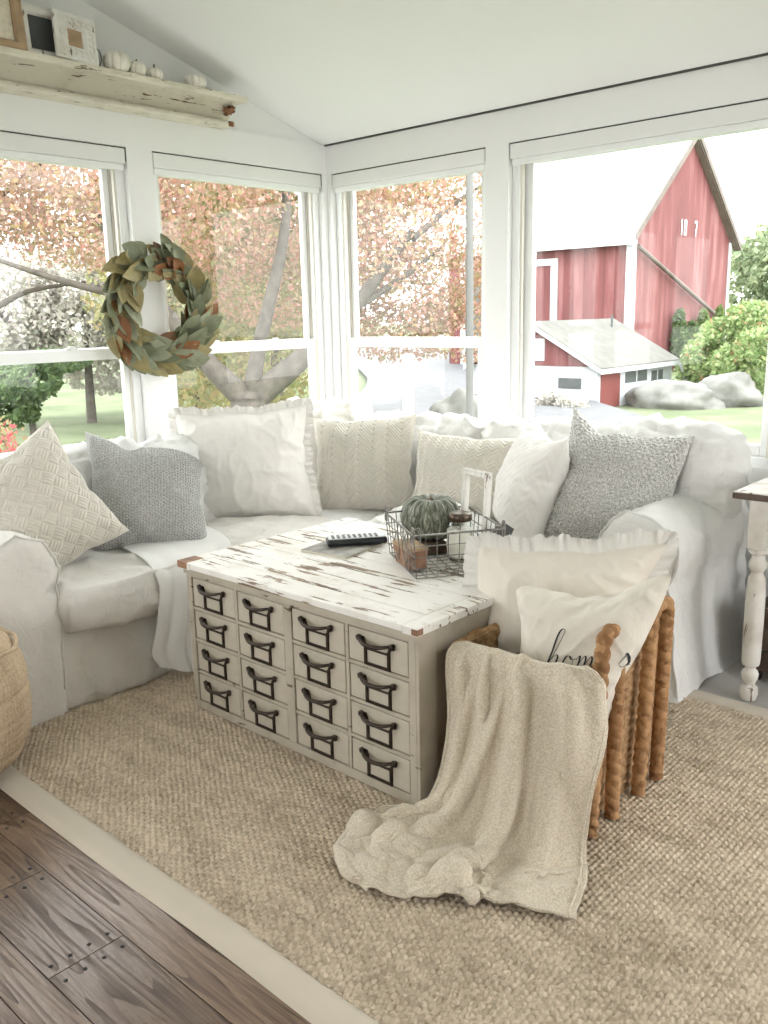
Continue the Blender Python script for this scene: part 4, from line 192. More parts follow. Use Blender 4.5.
PIL_C = grid([-259,-5,3,3,3,3,3,2,3,2,3,3,4,7,6,10,-6,-8,-6,-6,-5,-5,-4,-3,6,-245,-1,-1,2,4,3,3,0,3,2,5,-2,1,6,4,1,-3,4,-1,-10,-6,-3,-3,2,4,-222,-1,-4,-1,0,2,1,3,3,2,0,-2,-1,1,1,2,2,2,4,-7,-4,0,3,4,4,-199,-2,-3,-3,-1,0,0,1,2,0,2,-1,0,3,1,2,1,0,-2,-3,1,4,4,4,3,-176,-2,-4,-3,-1,-1,0,0,0,0,1,0,1,1,0,1,1,-1,0,2,3,4,4,3,3,-153,-4,-3,-1,-2,-1,-1,0,0,0,0,0,0,1,0,0,1,1,1,3,3,4,4,3,2,-131,-4,-1,-1,-2,-2,-1,0,0,0,-1,1,0,0,0,1,1,1,1,3,3,2,2,4,1,-110,-3,0,-1,-1,-2,-1,-1,0,0,0,0,0,0,0,1,0,1,2,3,2,3,2,3,2,-90,0,1,-1,-1,-2,-1,-1,0,-1,0,0,0,1,0,0,1,1,2,2,2,1,2,4,3,-68,2,0,-1,-1,-1,-1,-1,-1,0,0,0,0,0,0,0,1,1,3,2,1,1,-1,0,6,-44,1,0,0,-1,-2,-1,0,-1,0,0,0,0,0,0,0,0,0,1,3,4,1,-2,0,0,-21,0,1,0,-1,-1,-1,-1,0,0,0,0,0,0,0,0,0,0,0,2,3,3,-3,1,0,-6,2,3,3,1,-1,-1,-1,0,0,0,0,0,0,0,0,0,0,0,1,2,1,-2,1,1,18,0,3,3,1,1,-3,0,1,0,0,0,0,0,0,0,0,0,-1,-1,0,2,0,-3,2,42,0,1,1,2,0,0,1,1,0,0,0,0,0,0,0,0,0,-1,-1,0,1,-1,-2,-2,65,0,0,1,1,2,1,1,0,1,0,0,0,0,0,0,0,-1,-1,-1,-2,1,0,-3,1,88,0,1,1,1,1,1,2,0,0,1,0,0,-1,0,0,0,-1,-2,-1,0,-1,-1,-3,0,111,0,1,1,1,2,1,1,1,0,0,0,0,0,0,-1,0,0,-2,-2,-1,-4,-3,-2,-2,133,1,1,1,2,2,1,1,0,1,0,0,-1,0,-1,0,0,-1,-1,-2,-4,-4,-3,-3,-2,156,1,2,1,2,1,2,0,1,0,-1,-1,0,0,0,0,-1,-1,-1,-1,-4,-4,-4,-3,-3,180,1,1,2,2,1,0,-1,-2,-1,0,0,1,0,1,0,-1,0,-1,-2,-1,-4,-5,-4,-3,204,0,2,1,1,-1,-3,-2,-3,-2,0,4,1,1,0,-1,1,0,0,-1,-1,-3,-4,-4,-4,228,-1,2,-1,-2,-3,-10,-8,3,1,0,3,1,1,2,2,1,1,1,0,0,-2,-3,-4,-4,244,4,-3,-3,-6,-5,-6,-14,-5,-1,3,2,3,6,6,5,0,1,3,2,1,2,-1,-5,-2,264,0,-5,-6,-6,-7,-8,-10,-15,3,7,6,5,5,3,2,2,2,3,2,2,2,2,0,-11,-259,-5,3,3,3,3,3,2,3,2,3,3,4,7,6,10,-6,-8,-6,-6,-5,-5,-4,-3,6,-245,-2,-1,2,2,3,2,3,1,4,2,4,2,3,6,-1,1,1,-4,-10,-5,-2,0,2,1,-222,-3,-2,-2,1,2,1,1,2,1,1,4,5,3,-4,-3,1,0,-2,-2,-1,1,3,4,3,-199,-2,-3,-3,-1,-1,0,2,0,1,1,2,2,3,-2,-2,1,0,0,0,2,3,4,3,3,-176,-2,-2,-3,-3,-1,-1,1,0,0,0,1,1,1,-1,0,1,1,1,3,3,4,4,2,2,-153,-2,-2,-3,-2,-3,0,-1,0,1,-1,0,0,1,1,1,1,1,2,3,3,4,4,1,2,-131,-3,0,-3,-3,-1,-2,0,0,0,0,0,0,1,1,0,1,2,2,3,4,3,2,3,-2,-110,-4,1,-3,-1,-1,-2,0,0,0,0,0,1,0,0,1,1,1,2,4,4,3,3,1,-1,-90,-1,0,-2,-2,0,-1,-1,0,1,0,0,0,0,1,0,0,2,3,0,1,3,3,0,6,-68,-1,-1,-1,-1,0,0,-1,0,0,0,1,0,0,0,0,1,1,1,0,2,3,2,1,3,-44,-2,-1,-1,0,0,-1,0,0,0,0,0,1,0,0,0,1,0,1,0,1,2,2,2,-2,-21,-3,0,0,0,-1,0,0,0,0,0,0,1,0,0,0,1,0,0,1,1,1,0,3,-1,-6,5,1,0,-1,0,0,0,0,0,0,1,0,0,0,0,0,0,0,0,2,2,0,1,-1,18,3,0,1,-1,1,0,1,0,0,0,1,0,0,0,0,0,0,-1,0,0,0,1,0,-1,42,1,2,-1,1,0,1,1,0,0,0,1,0,0,0,0,0,0,-1,0,-1,-1,0,-1,-2,65,0,0,2,1,1,1,0,1,0,0,1,0,0,0,0,0,0,-1,-1,-1,-2,-1,0,0,88,0,0,2,0,2,1,1,1,0,0,0,0,0,0,0,0,0,-1,-4,-2,-2,-2,2,0,111,1,0,1,1,1,2,1,0,1,0,0,0,0,0,-1,0,0,-2,-3,-3,-2,-3,-3,0,133,2,1,0,2,1,1,1,1,0,0,0,0,0,0,-1,0,-1,-1,-3,-4,-4,-3,-2,-2,156,2,1,1,1,2,1,1,0,0,0,0,0,0,0,-1,-1,-1,-1,-2,-4,-4,-4,-2,-3,180,1,0,2,2,1,1,-1,0,0,0,0,-1,-1,2,-1,-1,-1,-1,-1,-3,-4,-4,-3,-3,204,0,0,3,1,-3,1,-2,-2,2,1,-1,1,-3,-2,1,3,-1,0,-1,-1,-3,-4,-4,-4,228,-2,2,0,-7,-3,4,-1,-3,1,-2,1,1,-5,-1,1,5,1,1,0,0,-1,-3,-5,-4,244,4,-1,-6,-7,-9,2,-5,-5,-3,-1,3,8,-1,0,4,3,2,2,3,0,0,0,-2,-4,264,0,-5,-6,-6,-7,-8,-10,-15,3,7,6,5,5,3,2,2,2,3,2,2,2,2,0,-11,-7,7,0,0,0,0,0,0,0,0,0,0,0,-1,0,-1,3,0,0,0,-1,0,0,0,9,0,-15,-5,0,0,0,1,-2,0,0,1,-2,-1,-1,-1,1,2,1,3,-3,-1,1,0,7,14,0,-18,-13,-6,-3,0,-1,0,0,0,-1,-2,-2,0,0,1,2,1,3,-3,-1,4,8,15,16,0,-18,-16,-13,-6,-2,-2,-3,0,-1,-1,-1,-1,3,0,0,1,1,-2,-1,5,9,13,17,18,0,-17,-15,-15,-14,-6,-3,-2,-3,-1,-1,-2,0,1,-1,0,1,-1,2,5,8,12,16,17,19,0,-16,-17,-17,-13,-11,-4,-4,-3,-2,-2,-1,-1,0,-1,-1,2,2,4,5,11,15,17,18,19,-1,-17,-17,-17,-15,-11,-7,-4,-3,-3,-3,0,-2,-2,0,1,2,2,3,11,15,17,17,16,20,-1,-19,-17,-18,-14,-12,-8,-5,-5,-2,-3,-1,-2,-1,0,0,1,3,7,10,15,18,17,19,18,-1,-18,-18,-16,-17,-12,-10,-6,-5,-3,-2,-3,-1,-1,-1,0,2,3,7,13,15,16,20,18,20,0,-19,-18,-17,-15,-14,-11,-7,-7,-2,-3,-1,-2,-1,-2,-1,4,6,7,13,15,18,19,19,18,2,-19,-19,-19,-16,-14,-11,-8,-7,-3,-2,-1,-2,-1,-2,-1,3,6,15,13,12,18,19,18,20,4,-20,-20,-18,-17,-15,-13,-7,-7,-3,-3,-1,-1,-2,0,0,2,8,11,19,14,13,18,19,20,1,-17,-16,-19,-19,-17,-14,-10,-4,-3,-2,-1,0,-1,-1,0,3,4,14,15,19,18,10,20,20,0,-19,-16,-15,-16,-18,-14,-12,-6,-2,-1,-1,0,-3,0,0,4,6,8,15,18,18,16,17,20,-1,-19,-16,
-18,-16,-16,-14,-10,-5,-2,-1,-1,-1,-1,1,0,2,5,11,13,17,19,18,17,17,-1,-20,-19,-17,-17,-13,-12,-7,-5,-3,-1,-2,0,0,0,1,1,6,10,12,14,18,19,16,19,0,-20,-19,-18,-16,-14,-10,-7,-4,-3,-2,0,-1,0,2,0,1,3,12,15,9,17,17,18,19,-1,-19,-19,-18,-15,-13,-9,-6,-5,-2,-1,-1,1,0,2,1,1,2,6,12,18,9,18,19,19,-1,-20,-19,-16,-15,-12,-8,-5,-3,-3,-1,-1,2,1,2,2,2,1,4,7,11,15,18,19,20,-1,-19,-19,-17,-13,-10,-7,-5,-3,-1,0,2,1,1,1,1,2,3,3,5,9,15,14,19,19,-1,-19,-18,-16,-12,-8,-4,-2,1,-1,0,1,0,1,-1,1,3,2,3,4,5,12,15,16,18,-1,-18,-19,-13,-7,-4,-1,1,1,1,-1,-2,0,0,0,2,0,2,2,2,5,6,11,16,17,0,-20,-15,-5,-2,-2,2,2,-1,0,1,-2,0,-1,0,0,0,1,0,2,2,4,8,11,15,-1,-16,-2,-2,0,-1,1,3,0,0,0,0,-1,-1,-1,-2,1,1,0,0,1,1,2,8,6,5,-6,1,0,0,1,0,2,2,-2,-1,-1,-1,0,0,0,0,0,0,0,0,0,0,-1,-11,-7,7,0,0,0,0,0,0,0,0,0,0,0,-1,0,-1,3,0,0,0,-1,0,0,0,9,0,16,4,1,0,0,0,1,0,-1,1,-2,0,0,2,-1,0,0,0,2,0,-2,-4,-6,-11,0,16,15,6,2,1,2,0,0,1,1,-2,-2,-1,3,1,0,-1,2,1,-3,-4,-7,-14,-17,0,17,17,12,7,3,2,1,2,1,1,0,-1,-2,2,2,-1,0,-1,-2,-5,-8,-12,-17,-18,0,18,17,15,10,6,4,2,3,1,2,1,0,1,1,-1,0,-2,-3,-5,-7,-12,-14,-18,-19,0,19,18,16,13,9,4,4,2,2,2,3,2,-1,-1,0,-2,-2,-4,-8,-9,-13,-16,-19,-19,-1,18,19,16,15,14,7,2,3,2,3,2,1,0,0,-1,-2,-2,-5,-7,-13,-15,-19,-17,-18,-1,17,17,16,17,15,12,5,2,3,1,2,1,1,0,0,-2,-2,-5,-11,-15,-18,-17,-19,-19,-1,19,16,18,17,15,12,7,3,2,2,1,1,2,0,1,0,-6,-10,-16,-16,-16,-18,-18,-15,0,19,20,18,15,13,11,9,4,2,2,2,1,2,0,1,-1,-6,-12,-13,-17,-19,-18,-16,-18,2,19,18,18,17,14,11,7,4,3,3,2,1,1,1,1,-2,-7,-11,-14,-14,-18,-20,-19,-16,4,19,17,17,16,13,12,9,4,3,3,2,2,1,2,0,-4,-6,-10,-13,-15,-19,-20,-17,-19,1,19,19,19,17,13,9,10,5,3,2,2,2,2,0,1,-3,-8,-10,-17,-12,-17,-18,-19,-20,0,18,18,18,18,14,10,12,3,3,3,2,2,1,1,-1,0,-7,-13,-15,-18,-16,-17,-18,-19,-1,18,18,19,18,13,12,8,6,3,2,3,1,0,1,0,-1,-7,-10,-16,-20,-15,-15,-19,-19,-1,19,19,18,16,14,11,7,5,4,2,2,1,1,0,0,0,-4,-11,-18,-17,-14,-17,-19,-19,0,19,19,16,14,14,11,9,3,4,2,0,2,0,-1,0,-1,-1,-8,-13,-16,-18,-19,-18,-19,-1,20,19,17,15,13,10,5,4,2,2,1,0,1,-1,-1,-1,-2,-4,-11,-16,-17,-18,-19,-19,-1,18,19,15,16,12,9,6,3,3,1,0,0,0,-2,0,-3,-2,-2,-10,-12,-14,-18,-19,-19,-1,18,17,17,16,9,7,5,3,1,1,-1,1,0,-1,-2,-3,-2,-3,-6,-9,-14,-16,-19,-18,-1,19,18,16,12,8,5,0,2,1,2,0,-2,0,0,-2,-2,-3,-2,-4,-7,-10,-14,-18,-18,-1,19,18,14,8,3,1,0,0,3,1,0,0,-2,-2,0,0,-3,-1,-3,-4,-6,-12,-16,-17,0,17,16,7,0,0,5,1,-1,2,1,0,-1,-4,-1,0,1,0,-1,-2,-1,-4,-6,-13,-16,-1,16,5,1,-1,-1,4,3,-1,1,-1,-1,0,-2,-2,2,0,0,0,0,-1,-2,-3,-4,-15,5,-6,1,0,0,1,0,2,2,-2,-1,-1,-1,0,0,0,0,0,0,0,0,0,0,-1,-11,-216,12,19,20,19,20,19,20,19,19,20,19,19,19,19,17,14,19,18,19,19,19,20,19,9,-213,8,18,20,19,20,19,20,19,20,18,19,20,18,20,19,18,19,19,17,18,19,20,17,13,-209,7,14,19,19,20,20,19,19,19,20,19,19,20,20,19,20,19,19,16,19,19,17,12,11,-203,9,10,14,19,19,20,19,19,20,20,19,20,19,20,19,20,18,20,18,19,17,15,8,9,-196,9,12,11,12,19,19,20,19,20,19,20,20,19,20,19,19,20,19,19,18,15,11,8,7,-188,10,8,6,15,15,19,20,19,20,19,20,20,19,20,19,20,20,19,19,16,12,8,7,6,-180,3,6,9,12,16,19,19,19,20,20,19,20,20,19,20,20,19,20,16,10,9,9,7,3,-167,-2,-3,9,14,16,18,19,19,19,20,20,19,20,20,19,20,20,18,16,12,6,10,1,8,-163,-5,-2,12,11,15,17,18,19,20,20,19,20,20,19,20,20,19,18,15,12,9,2,5,3,-170,3,1,9,12,14,16,19,18,20,19,20,19,20,20,19,19,19,18,14,13,6,-4,-1,6,-170,2,6,6,11,14,16,18,19,19,20,20,19,20,19,20,20,18,12,13,14,7,-6,1,-2,-163,2,3,6,9,13,15,18,19,19,20,19,20,20,19,20,20,17,16,5,11,8,2,2,1,-164,9,11,0,5,10,14,17,20,19,20,19,20,20,19,20,19,19,15,8,5,8,13,-3,1,-168,5,11,13,9,6,12,15,18,20,19,20,20,20,19,20,19,19,18,12,7,6,10,-5,2,-172,4,10,10,10,11,13,16,19,20,19,20,20,20,19,20,19,19,17,14,7,4,6,-5,-3,-174,2,6,9,11,14,16,18,19,20,19,20,20,20,19,20,20,18,16,15,13,1,-1,-5,1,-169,2,1,8,11,14,17,18,19,20,20,19,20,20,19,20,20,19,16,11,17,1,0,3,0,-171,-1,5,6,12,15,17,19,19,20,20,19,20,20,19,20,20,19,19,15,7,15,5,3,1,-180,1,5,11,12,16,18,19,20,19,20,19,20,20,19,20,19,20,19,19,15,13,5,6,2,-187,5,6,9,15,17,18,19,20,19,20,20,19,20,19,20,19,20,19,19,17,13,12,6,5,-193,6,7,11,16,18,19,19,19,20,19,19,20,19,20,19,20,19,20,19,19,14,12,9,8,-195,5,6,14,18,20,17,19,
19,18,20,18,20,19,20,19,20,19,20,20,19,18,16,10,9,-196,2,8,18,20,19,16,17,18,19,19,19,20,19,19,19,20,19,20,19,20,19,18,15,11,-208,6,19,19,19,19,18,14,18,17,19,20,19,19,19,18,20,19,19,20,20,19,18,16,16,-214,16,19,19,18,19,18,16,12,16,19,19,19,19,19,20,19,20,19,20,19,20,20,19,3,-216,12,19,20,19,20,19,20,19,19,20,19,19,19,19,17,14,19,18,19,19,19,20,19,9,-213,8,18,20,20,19,20,19,20,19,19,18,19,20,18,19,19,19,19,17,19,19,19,17,13,-209,10,12,18,20,19,20,20,19,19,20,19,19,19,18,20,19,20,19,19,18,19,18,13,8,-203,9,10,15,18,20,19,20,19,20,20,19,20,18,19,20,19,20,19,19,19,18,15,8,7,-196,7,10,11,17,18,20,19,20,20,19,20,19,20,19,19,20,20,19,19,18,16,12,7,5,-188,4,8,11,14,18,19,19,20,19,20,20,19,20,19,20,20,19,20,18,16,14,12,3,4,-180,7,5,10,12,12,19,20,19,20,19,20,19,20,20,20,19,20,19,18,14,12,7,8,-5,-167,5,5,10,6,11,15,19,19,20,20,19,20,20,19,20,19,20,19,16,12,9,9,5,1,-163,2,3,7,8,13,15,18,20,19,20,20,19,20,20,19,20,17,17,10,8,9,8,5,9,-170,2,2,8,12,15,16,18,19,20,19,20,20,19,20,20,19,19,14,14,9,2,6,8,-2,-170,2,4,8,10,14,16,19,19,19,20,20,19,20,20,19,20,18,16,14,13,6,0,-2,-8,-163,1,-4,10,12,15,14,18,19,19,20,19,20,20,19,20,19,19,17,14,13,6,-1,-6,1,-164,-4,4,8,10,14,18,16,20,19,20,19,20,19,20,20,19,18,16,10,15,8,5,-5,-1,-168,8,6,8,2,13,17,16,19,20,19,20,20,19,20,20,19,19,14,12,5,8,8,3,0,-172,9,8,3,7,14,15,19,18,20,19,20,19,20,20,20,19,18,17,11,1,7,5,-3,3,-174,4,5,8,11,13,17,18,19,19,20,20,19,20,20,20,19,19,17,7,7,9,-3,2,1,-169,-4,3,11,14,13,16,18,19,19,20,20,19,20,20,20,19,20,16,13,10,8,3,-2,0,-171,-1,0,10,13,15,17,19,19,20,19,20,20,19,20,20,19,20,19,16,11,7,7,5,0,-180,6,3,11,11,14,18,19,19,20,19,20,20,20,19,20,19,20,19,17,16,12,7,5,3,-187,8,6,9,11,17,19,19,19,20,20,19,20,20,19,20,19,20,19,19,17,13,11,6,6,-193,6,7,12,14,18,19,20,19,19,20,20,19,20,19,19,20,19,20,19,18,16,13,8,7,-195,7,3,14,18,18,19,19,19,20,19,20,19,20,19,19,19,19,20,20,19,18,15,11,9,-196,1,8,18,18,18,18,20,19,18,19,20,19,18,20,19,19,19,20,19,20,19,19,14,11,-208,7,18,19,18,17,18,16,18,19,19,19,18,19,19,19,19,20,20,19,20,19,19,19,12,-214,16,19,19,18,19,18,16,12,16,19,19,19,19,19,20,19,20,19,20,19,20,20,19,3], (2, 25, 25, 3), 0.001)
# ------------------------------------------------------------------ materials
def newmat(name):
    m = bpy.data.materials.new(name); m.use_nodes = True
    nt = m.node_tree; nt.nodes.clear()
    out = nt.nodes.new('ShaderNodeOutputMaterial'); p = nt.nodes.new('ShaderNodeBsdfPrincipled')
    nt.links.new(p.outputs[0], out.inputs[0])
    return m, nt, p, out
def N(nt, t, **kw):
    n = nt.nodes.new(t)
    for k, v in kw.items():
        if k in n.inputs.keys(): n.inputs[k].default_value = v
        else: setattr(n, k, v)
    return n
def L(nt, a, b): nt.links.new(a, b)
def coords(nt, scale=(1, 1, 1), rot=(0, 0, 0), loc=(0, 0, 0), kind='Object'):
    tc = N(nt, 'ShaderNodeTexCoord'); mp = N(nt, 'ShaderNodeMapping')
    mp.inputs['Scale'].default_value = scale; mp.inputs['Rotation'].default_value = rot; mp.inputs['Location'].default_value = loc
    L(nt, tc.outputs[kind], mp.inputs[0]); return mp.outputs[0]
def ramp(nt, fac, stops):
    r = N(nt, 'ShaderNodeValToRGB'); e = r.color_ramp.elements
    while len(e) > 1: e.remove(e[-1])
    e[0].position = stops[0][0]; e[0].color = (*stops[0][1], 1)
    for p, c in stops[1:]:
        x = e.new(p); x.color = (*c, 1)
    L(nt, fac, r.inputs[0]); return r.outputs[0]
def g(v): return (v, v, v)
def bump(nt, p, h, strength=.4, dist=.002, prev=None):
    b = N(nt, 'ShaderNodeBump'); b.inputs['Strength'].default_value = strength; b.inputs['Distance'].default_value = dist
    L(nt, h, b.inputs['Height'])
    if prev is not None: L(nt, prev, b.inputs['Normal'])
    L(nt, b.outputs[0], p.inputs['Normal']); return b.outputs[0]

def plain(name, c, rough=.6, metal=0., var=.06, vs=6., bs=0., bscale=200., spec=.5):
    m, nt, p, o = newmat(name)
    v = coords(nt)
    n = N(nt, 'ShaderNodeTexNoise'); n.inputs['Scale'].default_value = vs; n.inputs['Detail'].default_value = 4; L(nt, v, n.inputs[0])
    c = np.array(c)
    col = ramp(nt, n.outputs[0], [(.3, tuple(c*(1-var))), (.7, tuple(np.minimum(c*(1+var), 1)))])
    L(nt, col, p.inputs['Base Color'])
    p.inputs['Roughness'].default_value = rough; p.inputs['Metallic'].default_value = metal
    p.inputs['Specular IOR Level'].default_value = spec
    if bs:
        b = N(nt, 'ShaderNodeTexNoise'); b.inputs['Scale'].default_value = bscale; L(nt, v, b.inputs[0]); bump(nt, p, b.outputs[0], bs, .002)
    return m

def fabric(name, c, c2=None, weave=600., bs=.35, var=.05, rough=.95, big=.0, fleck=0., sheen=.3):
    m, nt, p, o = newmat(name)
    v = coords(nt)
    c = np.array(c); c2 = np.array(c2) if c2 is not None else c*(1-var)
    n = N(nt, 'ShaderNodeTexNoise'); n.inputs['Scale'].default_value = 220. if fleck else 9.; n.inputs['Detail'].default_value = 6; L(nt, v, n.inputs[0])
    lo, hi = (.40, .60) if fleck else (.3, .7)
    col = ramp(nt, n.outputs[0], [(lo, tuple(c2)), (hi, tuple(c))])
    L(nt, col, p.inputs['Base Color'])
    w1 = N(nt, 'ShaderNodeTexNoise'); w1.inputs['Scale'].default_value = weave; w1.inputs['Detail'].default_value = 2; L(nt, v, w1.inputs[0])
    h = w1.outputs[0]
    nb = bump(nt, p, h, bs, .0012)
    if big:
        w2 = N(nt, 'ShaderNodeTexNoise'); w2.inputs['Scale'].default_value = 14.; w2.inputs['Detail'].default_value = 5; w2.inputs['Distortion'].default_value = .8; L(nt, v, w2.inputs[0])
        bump(nt, p, w2.outputs[0], big, .02, nb)
    p.inputs['Roughness'].default_value = rough; p.inputs['Sheen Weight'].default_value = sheen
    p.inputs['Specular IOR Level'].default_value = .15
    return m

def chippy(name, paint, wood, amount=.42, stretch=(6, 40, 40), rough=.7, dirt=(.55, .5, .42), wear=.5, soft=.04):
    """worn paint: wood shows through along the grain"""
    m, nt, p, o = newmat(name)
    v = coords(nt, stretch)
    n = N(nt, 'ShaderNodeTexNoise'); n.inputs['Scale'].default_value = 1.; n.inputs['Detail'].default_value = 8; n.inputs['Roughness'].default_value = .65; L(nt, v, n.inputs[0])
    v2 = coords(nt, (5, 5, 5))
    n2 = N(nt, 'ShaderNodeTexNoise'); n2.inputs['Scale'].default_value = 1.; n2.inputs['Detail'].default_value = 5; L(nt, v2, n2.inputs[0])
    mx = N(nt, 'ShaderNodeMath', operation='MULTIPLY_ADD'); L(nt, n2.outputs[0], mx.inputs[0]); mx.inputs[1].default_value = wear; L(nt, n.outputs[0], mx.inputs[2])
    mask = ramp(nt, mx.outputs[0], [(amount + wear*.5, g(1.)), (amount + wear*.5 + soft, g(0.))])
    v3 = coords(nt, (3, 30, 30)); n3 = N(nt, 'ShaderNodeTexNoise'); n3.inputs['Scale'].default_value = 1.5; n3.inputs['Detail'].default_value = 6; L(nt, v3, n3.inputs[0])
    wc = ramp(nt, n3.outputs[0], [(.3, tuple(np.array(wood)*.45)), (.7, tuple(wood))])
    v4 = coords(nt, (9, 9, 9)); n4 = N(nt, 'ShaderNodeTexNoise'); n4.inputs['Scale'].default_value = 1.; n4.inputs['Detail'].default_value = 8; L(nt, v4, n4.inputs[0])
    pc = ramp(nt, n4.outputs[0], [(.25, tuple(dirt)), (.52, tuple(paint))])
    mix = N(nt, 'ShaderNodeMix', data_type='RGBA'); L(nt, mask, mix.inputs[0]); L(nt, pc, mix.inputs[6]); L(nt, wc, mix.inputs[7])
    L(nt, mix.outputs[2], p.inputs['Base Color'])
    inv = N(nt, 'ShaderNodeMath', operation='SUBTRACT'); inv.inputs[0].default_value = 1; L(nt, mask, inv.inputs[1])
    bump(nt, p, inv.outputs[0], .5, .0015)
    p.inputs['Roughness'].default_value = rough
    return m

M = {}
M['wall'] = plain('painted_wall', (.84, .84, .835), .55, var=.012, vs=2, bs=.05, bscale=60)
M['ceiling'] = plain('painted_ceiling', (.87, .87, .865), .75, var=.01, vs=1.5)
M['vinyl'] = plain('white_vinyl', (.87, .88, .88), .35, var=.01)
M['tan_trim'] = plain('almond_track', (.74, .70, .63), .4, var=.02)
M['blind'] = plain('blind_cassette', (.80, .80, .79), .5, var=.01)
M['dark_gap'] = plain('near_black', (.06, .06, .06), .7)
M['slip'] = fabric('white_slipcover', (.80, .795, .78), big=.45, weave=500)
M['slip_cream'] = fabric('cream_slipcover', (.74, .715, .67), big=.45, weave=500)
M['linen_white'] = fabric('white_linen', (.80, .78, .74), weave=380, bs=.5, big=.3)
M['linen_warm'] = fabric('warm_linen', (.80, .745, .66), weave=380, bs=.5, big=.3)
M['canvas'] = fabric('natural_canvas', (.78, .73, .65), weave=420, bs=.6, big=.22)
M['knit_cream'] = fabric('cream_yarn', (.74, .70, .63), weave=700, bs=.6)
M['knit_gray'] = fabric('grey_marled_yarn', (.66, .66, .64), (.33, .33, .33), weave=500, bs=.6, fleck=1)
M['knit_chunky'] = fabric('grey_chunky_yarn', (.80, .79, .76), (.34, .34, .33), weave=400, bs=.6, fleck=1)
M['knit_white'] = fabric('white_embossed_cotton', (.84, .82, .79), weave=500, bs=.5)
M['throw_beige'] = fabric('oatmeal_throw', (.72, .645, .53), (.55, .475, .37), weave=260, bs=1., fleck=1)
M['throw_white'] = fabric('white_throw', (.84, .83, .81), weave=260, bs=.9)
M['iron'] = plain('bronze_iron', (.055, .042, .034), .42, .8, var=.4, vs=40, bs=.3, bscale=120)
M['wire'] = plain('galvanised_wire', (.24, .23, .215), .4, .7, var=.35, vs=60)
M['cabinet'] = chippy('aged_putty_paint', (.49, .44, .36), (.16, .12, .085), amount=.34, stretch=(10, 10, 30), dirt=(.37, .32, .25), wear=.25, soft=.03)
M['drawer'] = chippy('putty_drawer_paint', (.54, .49, .405), (.15, .12, .09), amount=.28, stretch=(12, 12, 22), dirt=(.42, .37, .295), wear=.2, soft=.03)
M['chip_top'] = chippy('chipped_white_boards', (.86, .84, .80), (.34, .235, .155), amount=.405, stretch=(3.2, 34, 34), wear=.5, soft=.02, dirt=(.72, .68, .61), rough=.55)
M['chip_shelf'] = chippy('chipped_cream_shelf', (.72, .68, .575), (.20, .12, .07), amount=.37, stretch=(60, 8, 60), wear=.3, soft=.02, dirt=(.62, .57, .47))
M['chip_white'] = chippy('chipped_white_wood', (.82, .80, .76), (.33, .25, .18), amount=.36, stretch=(40, 40, 8), wear=.4, soft=.03, dirt=(.62, .57, .5))
M['rustwood'] = plain('bare_rusty_wood', (.22, .095, .045), .8, var=.5, vs=50, bs=.5, bscale=80)
M['tanwood'] = plain('tan_pine', (.42, .29, .175), .6, var=.25, vs=14)
M['brownwood'] = plain('brown_block', (.28, .15, .09), .55, var=.35, vs=25)
M['darkwood'] = plain('dark_walnut', (.085, .055, .04), .5, var=.4, vs=14)
M['slate'] = plain('dark_slate', (.05, .055, .055), .6, var=.3)
M['paper'] = plain('print_paper', (.74, .68, .56), .7, var=.15, vs=40)
M['black_plastic'] = plain('black_plastic', (.03, .033, .036), .35)
M['white_plastic'] = plain('white_plastic', (.72, .74, .75), .4, var=.03)
M['grey_plastic'] = plain('grey_buttons', (.22, .23, .25), .5)
M['wax'] = plain('white_wax', (.86, .82, .74), .5, var=.03)
M['lid'] = plain('oiled_bronze_lid', (.10, .075, .055), .35, .8, var=.3)
M['ink'] = plain('black_ink', (.025, .025, .028), .9)
M['white_pumpkin'] = plain('white_pumpkin_skin', (.76, .72, .64), .5, var=.08, vs=20)
M['stem'] = plain('dry_stem', (.16, .115, .075), .8, var=.3, vs=40)
M['carpet'] = fabric('grey_flecked_carpet', (.56, .545, .52), (.38, .365, .34), weave=300, bs=1., fleck=1)
M['border'] = fabric('cotton_rug_border', (.60, .53, .435), weave=700, bs=.5)

def jute(name, ca, cb, sc_=95.):
    m, nt, p, o = newmat(name)
    v = coords(nt); n = N(nt, 'ShaderNodeTexVoronoi'); n.inputs['Scale'].default_value = sc_; L(nt, v, n.inputs[0])
    r = N(nt, 'ShaderNodeSeparateColor'); L(nt, n.outputs['Color'], r.inputs[0])
    v2 = coords(nt, (2.5, 9, 3)); n2 = N(nt, 'ShaderNodeTexNoise'); n2.inputs['Scale'].default_value = 1.2; n2.inputs['Detail'].default_value = 4; L(nt, v2, n2.inputs[0])
    ad = N(nt, 'ShaderNodeMath', operation='MULTIPLY_ADD'); L(nt, r.outputs[0], ad.inputs[0]); ad.inputs[1].default_value = .45; L(nt, n2.outputs[0], ad.inputs[2])
    L(nt, ramp(nt, ad.outputs[0], [(.35, cb), (.95, ca)]), p.inputs['Base Color'])
    f = N(nt, 'ShaderNodeTexNoise'); f.inputs['Scale'].default_value = 420; L(nt, v, f.inputs[0]); bump(nt, p, f.outputs[0], .6, .002)
    p.inputs['Roughness'].default_value = .9; p.inputs['Specular IOR Level'].default_value = .2
    return m
M['jute'] = jute('jute_weave', (.68, .575, .45), (.37, .295, .215))
M['pouf'] = jute('jute_knit', (.56, .44, .31), (.38, .28, .18), 160)
M['seagrass'] = jute('seagrass', (.48, .31, .17), (.25, .14, .07), 60)
M['seagrass_post'] = jute('seagrass_wrap', (.50, .295, .15), (.21, .10, .045), 55)

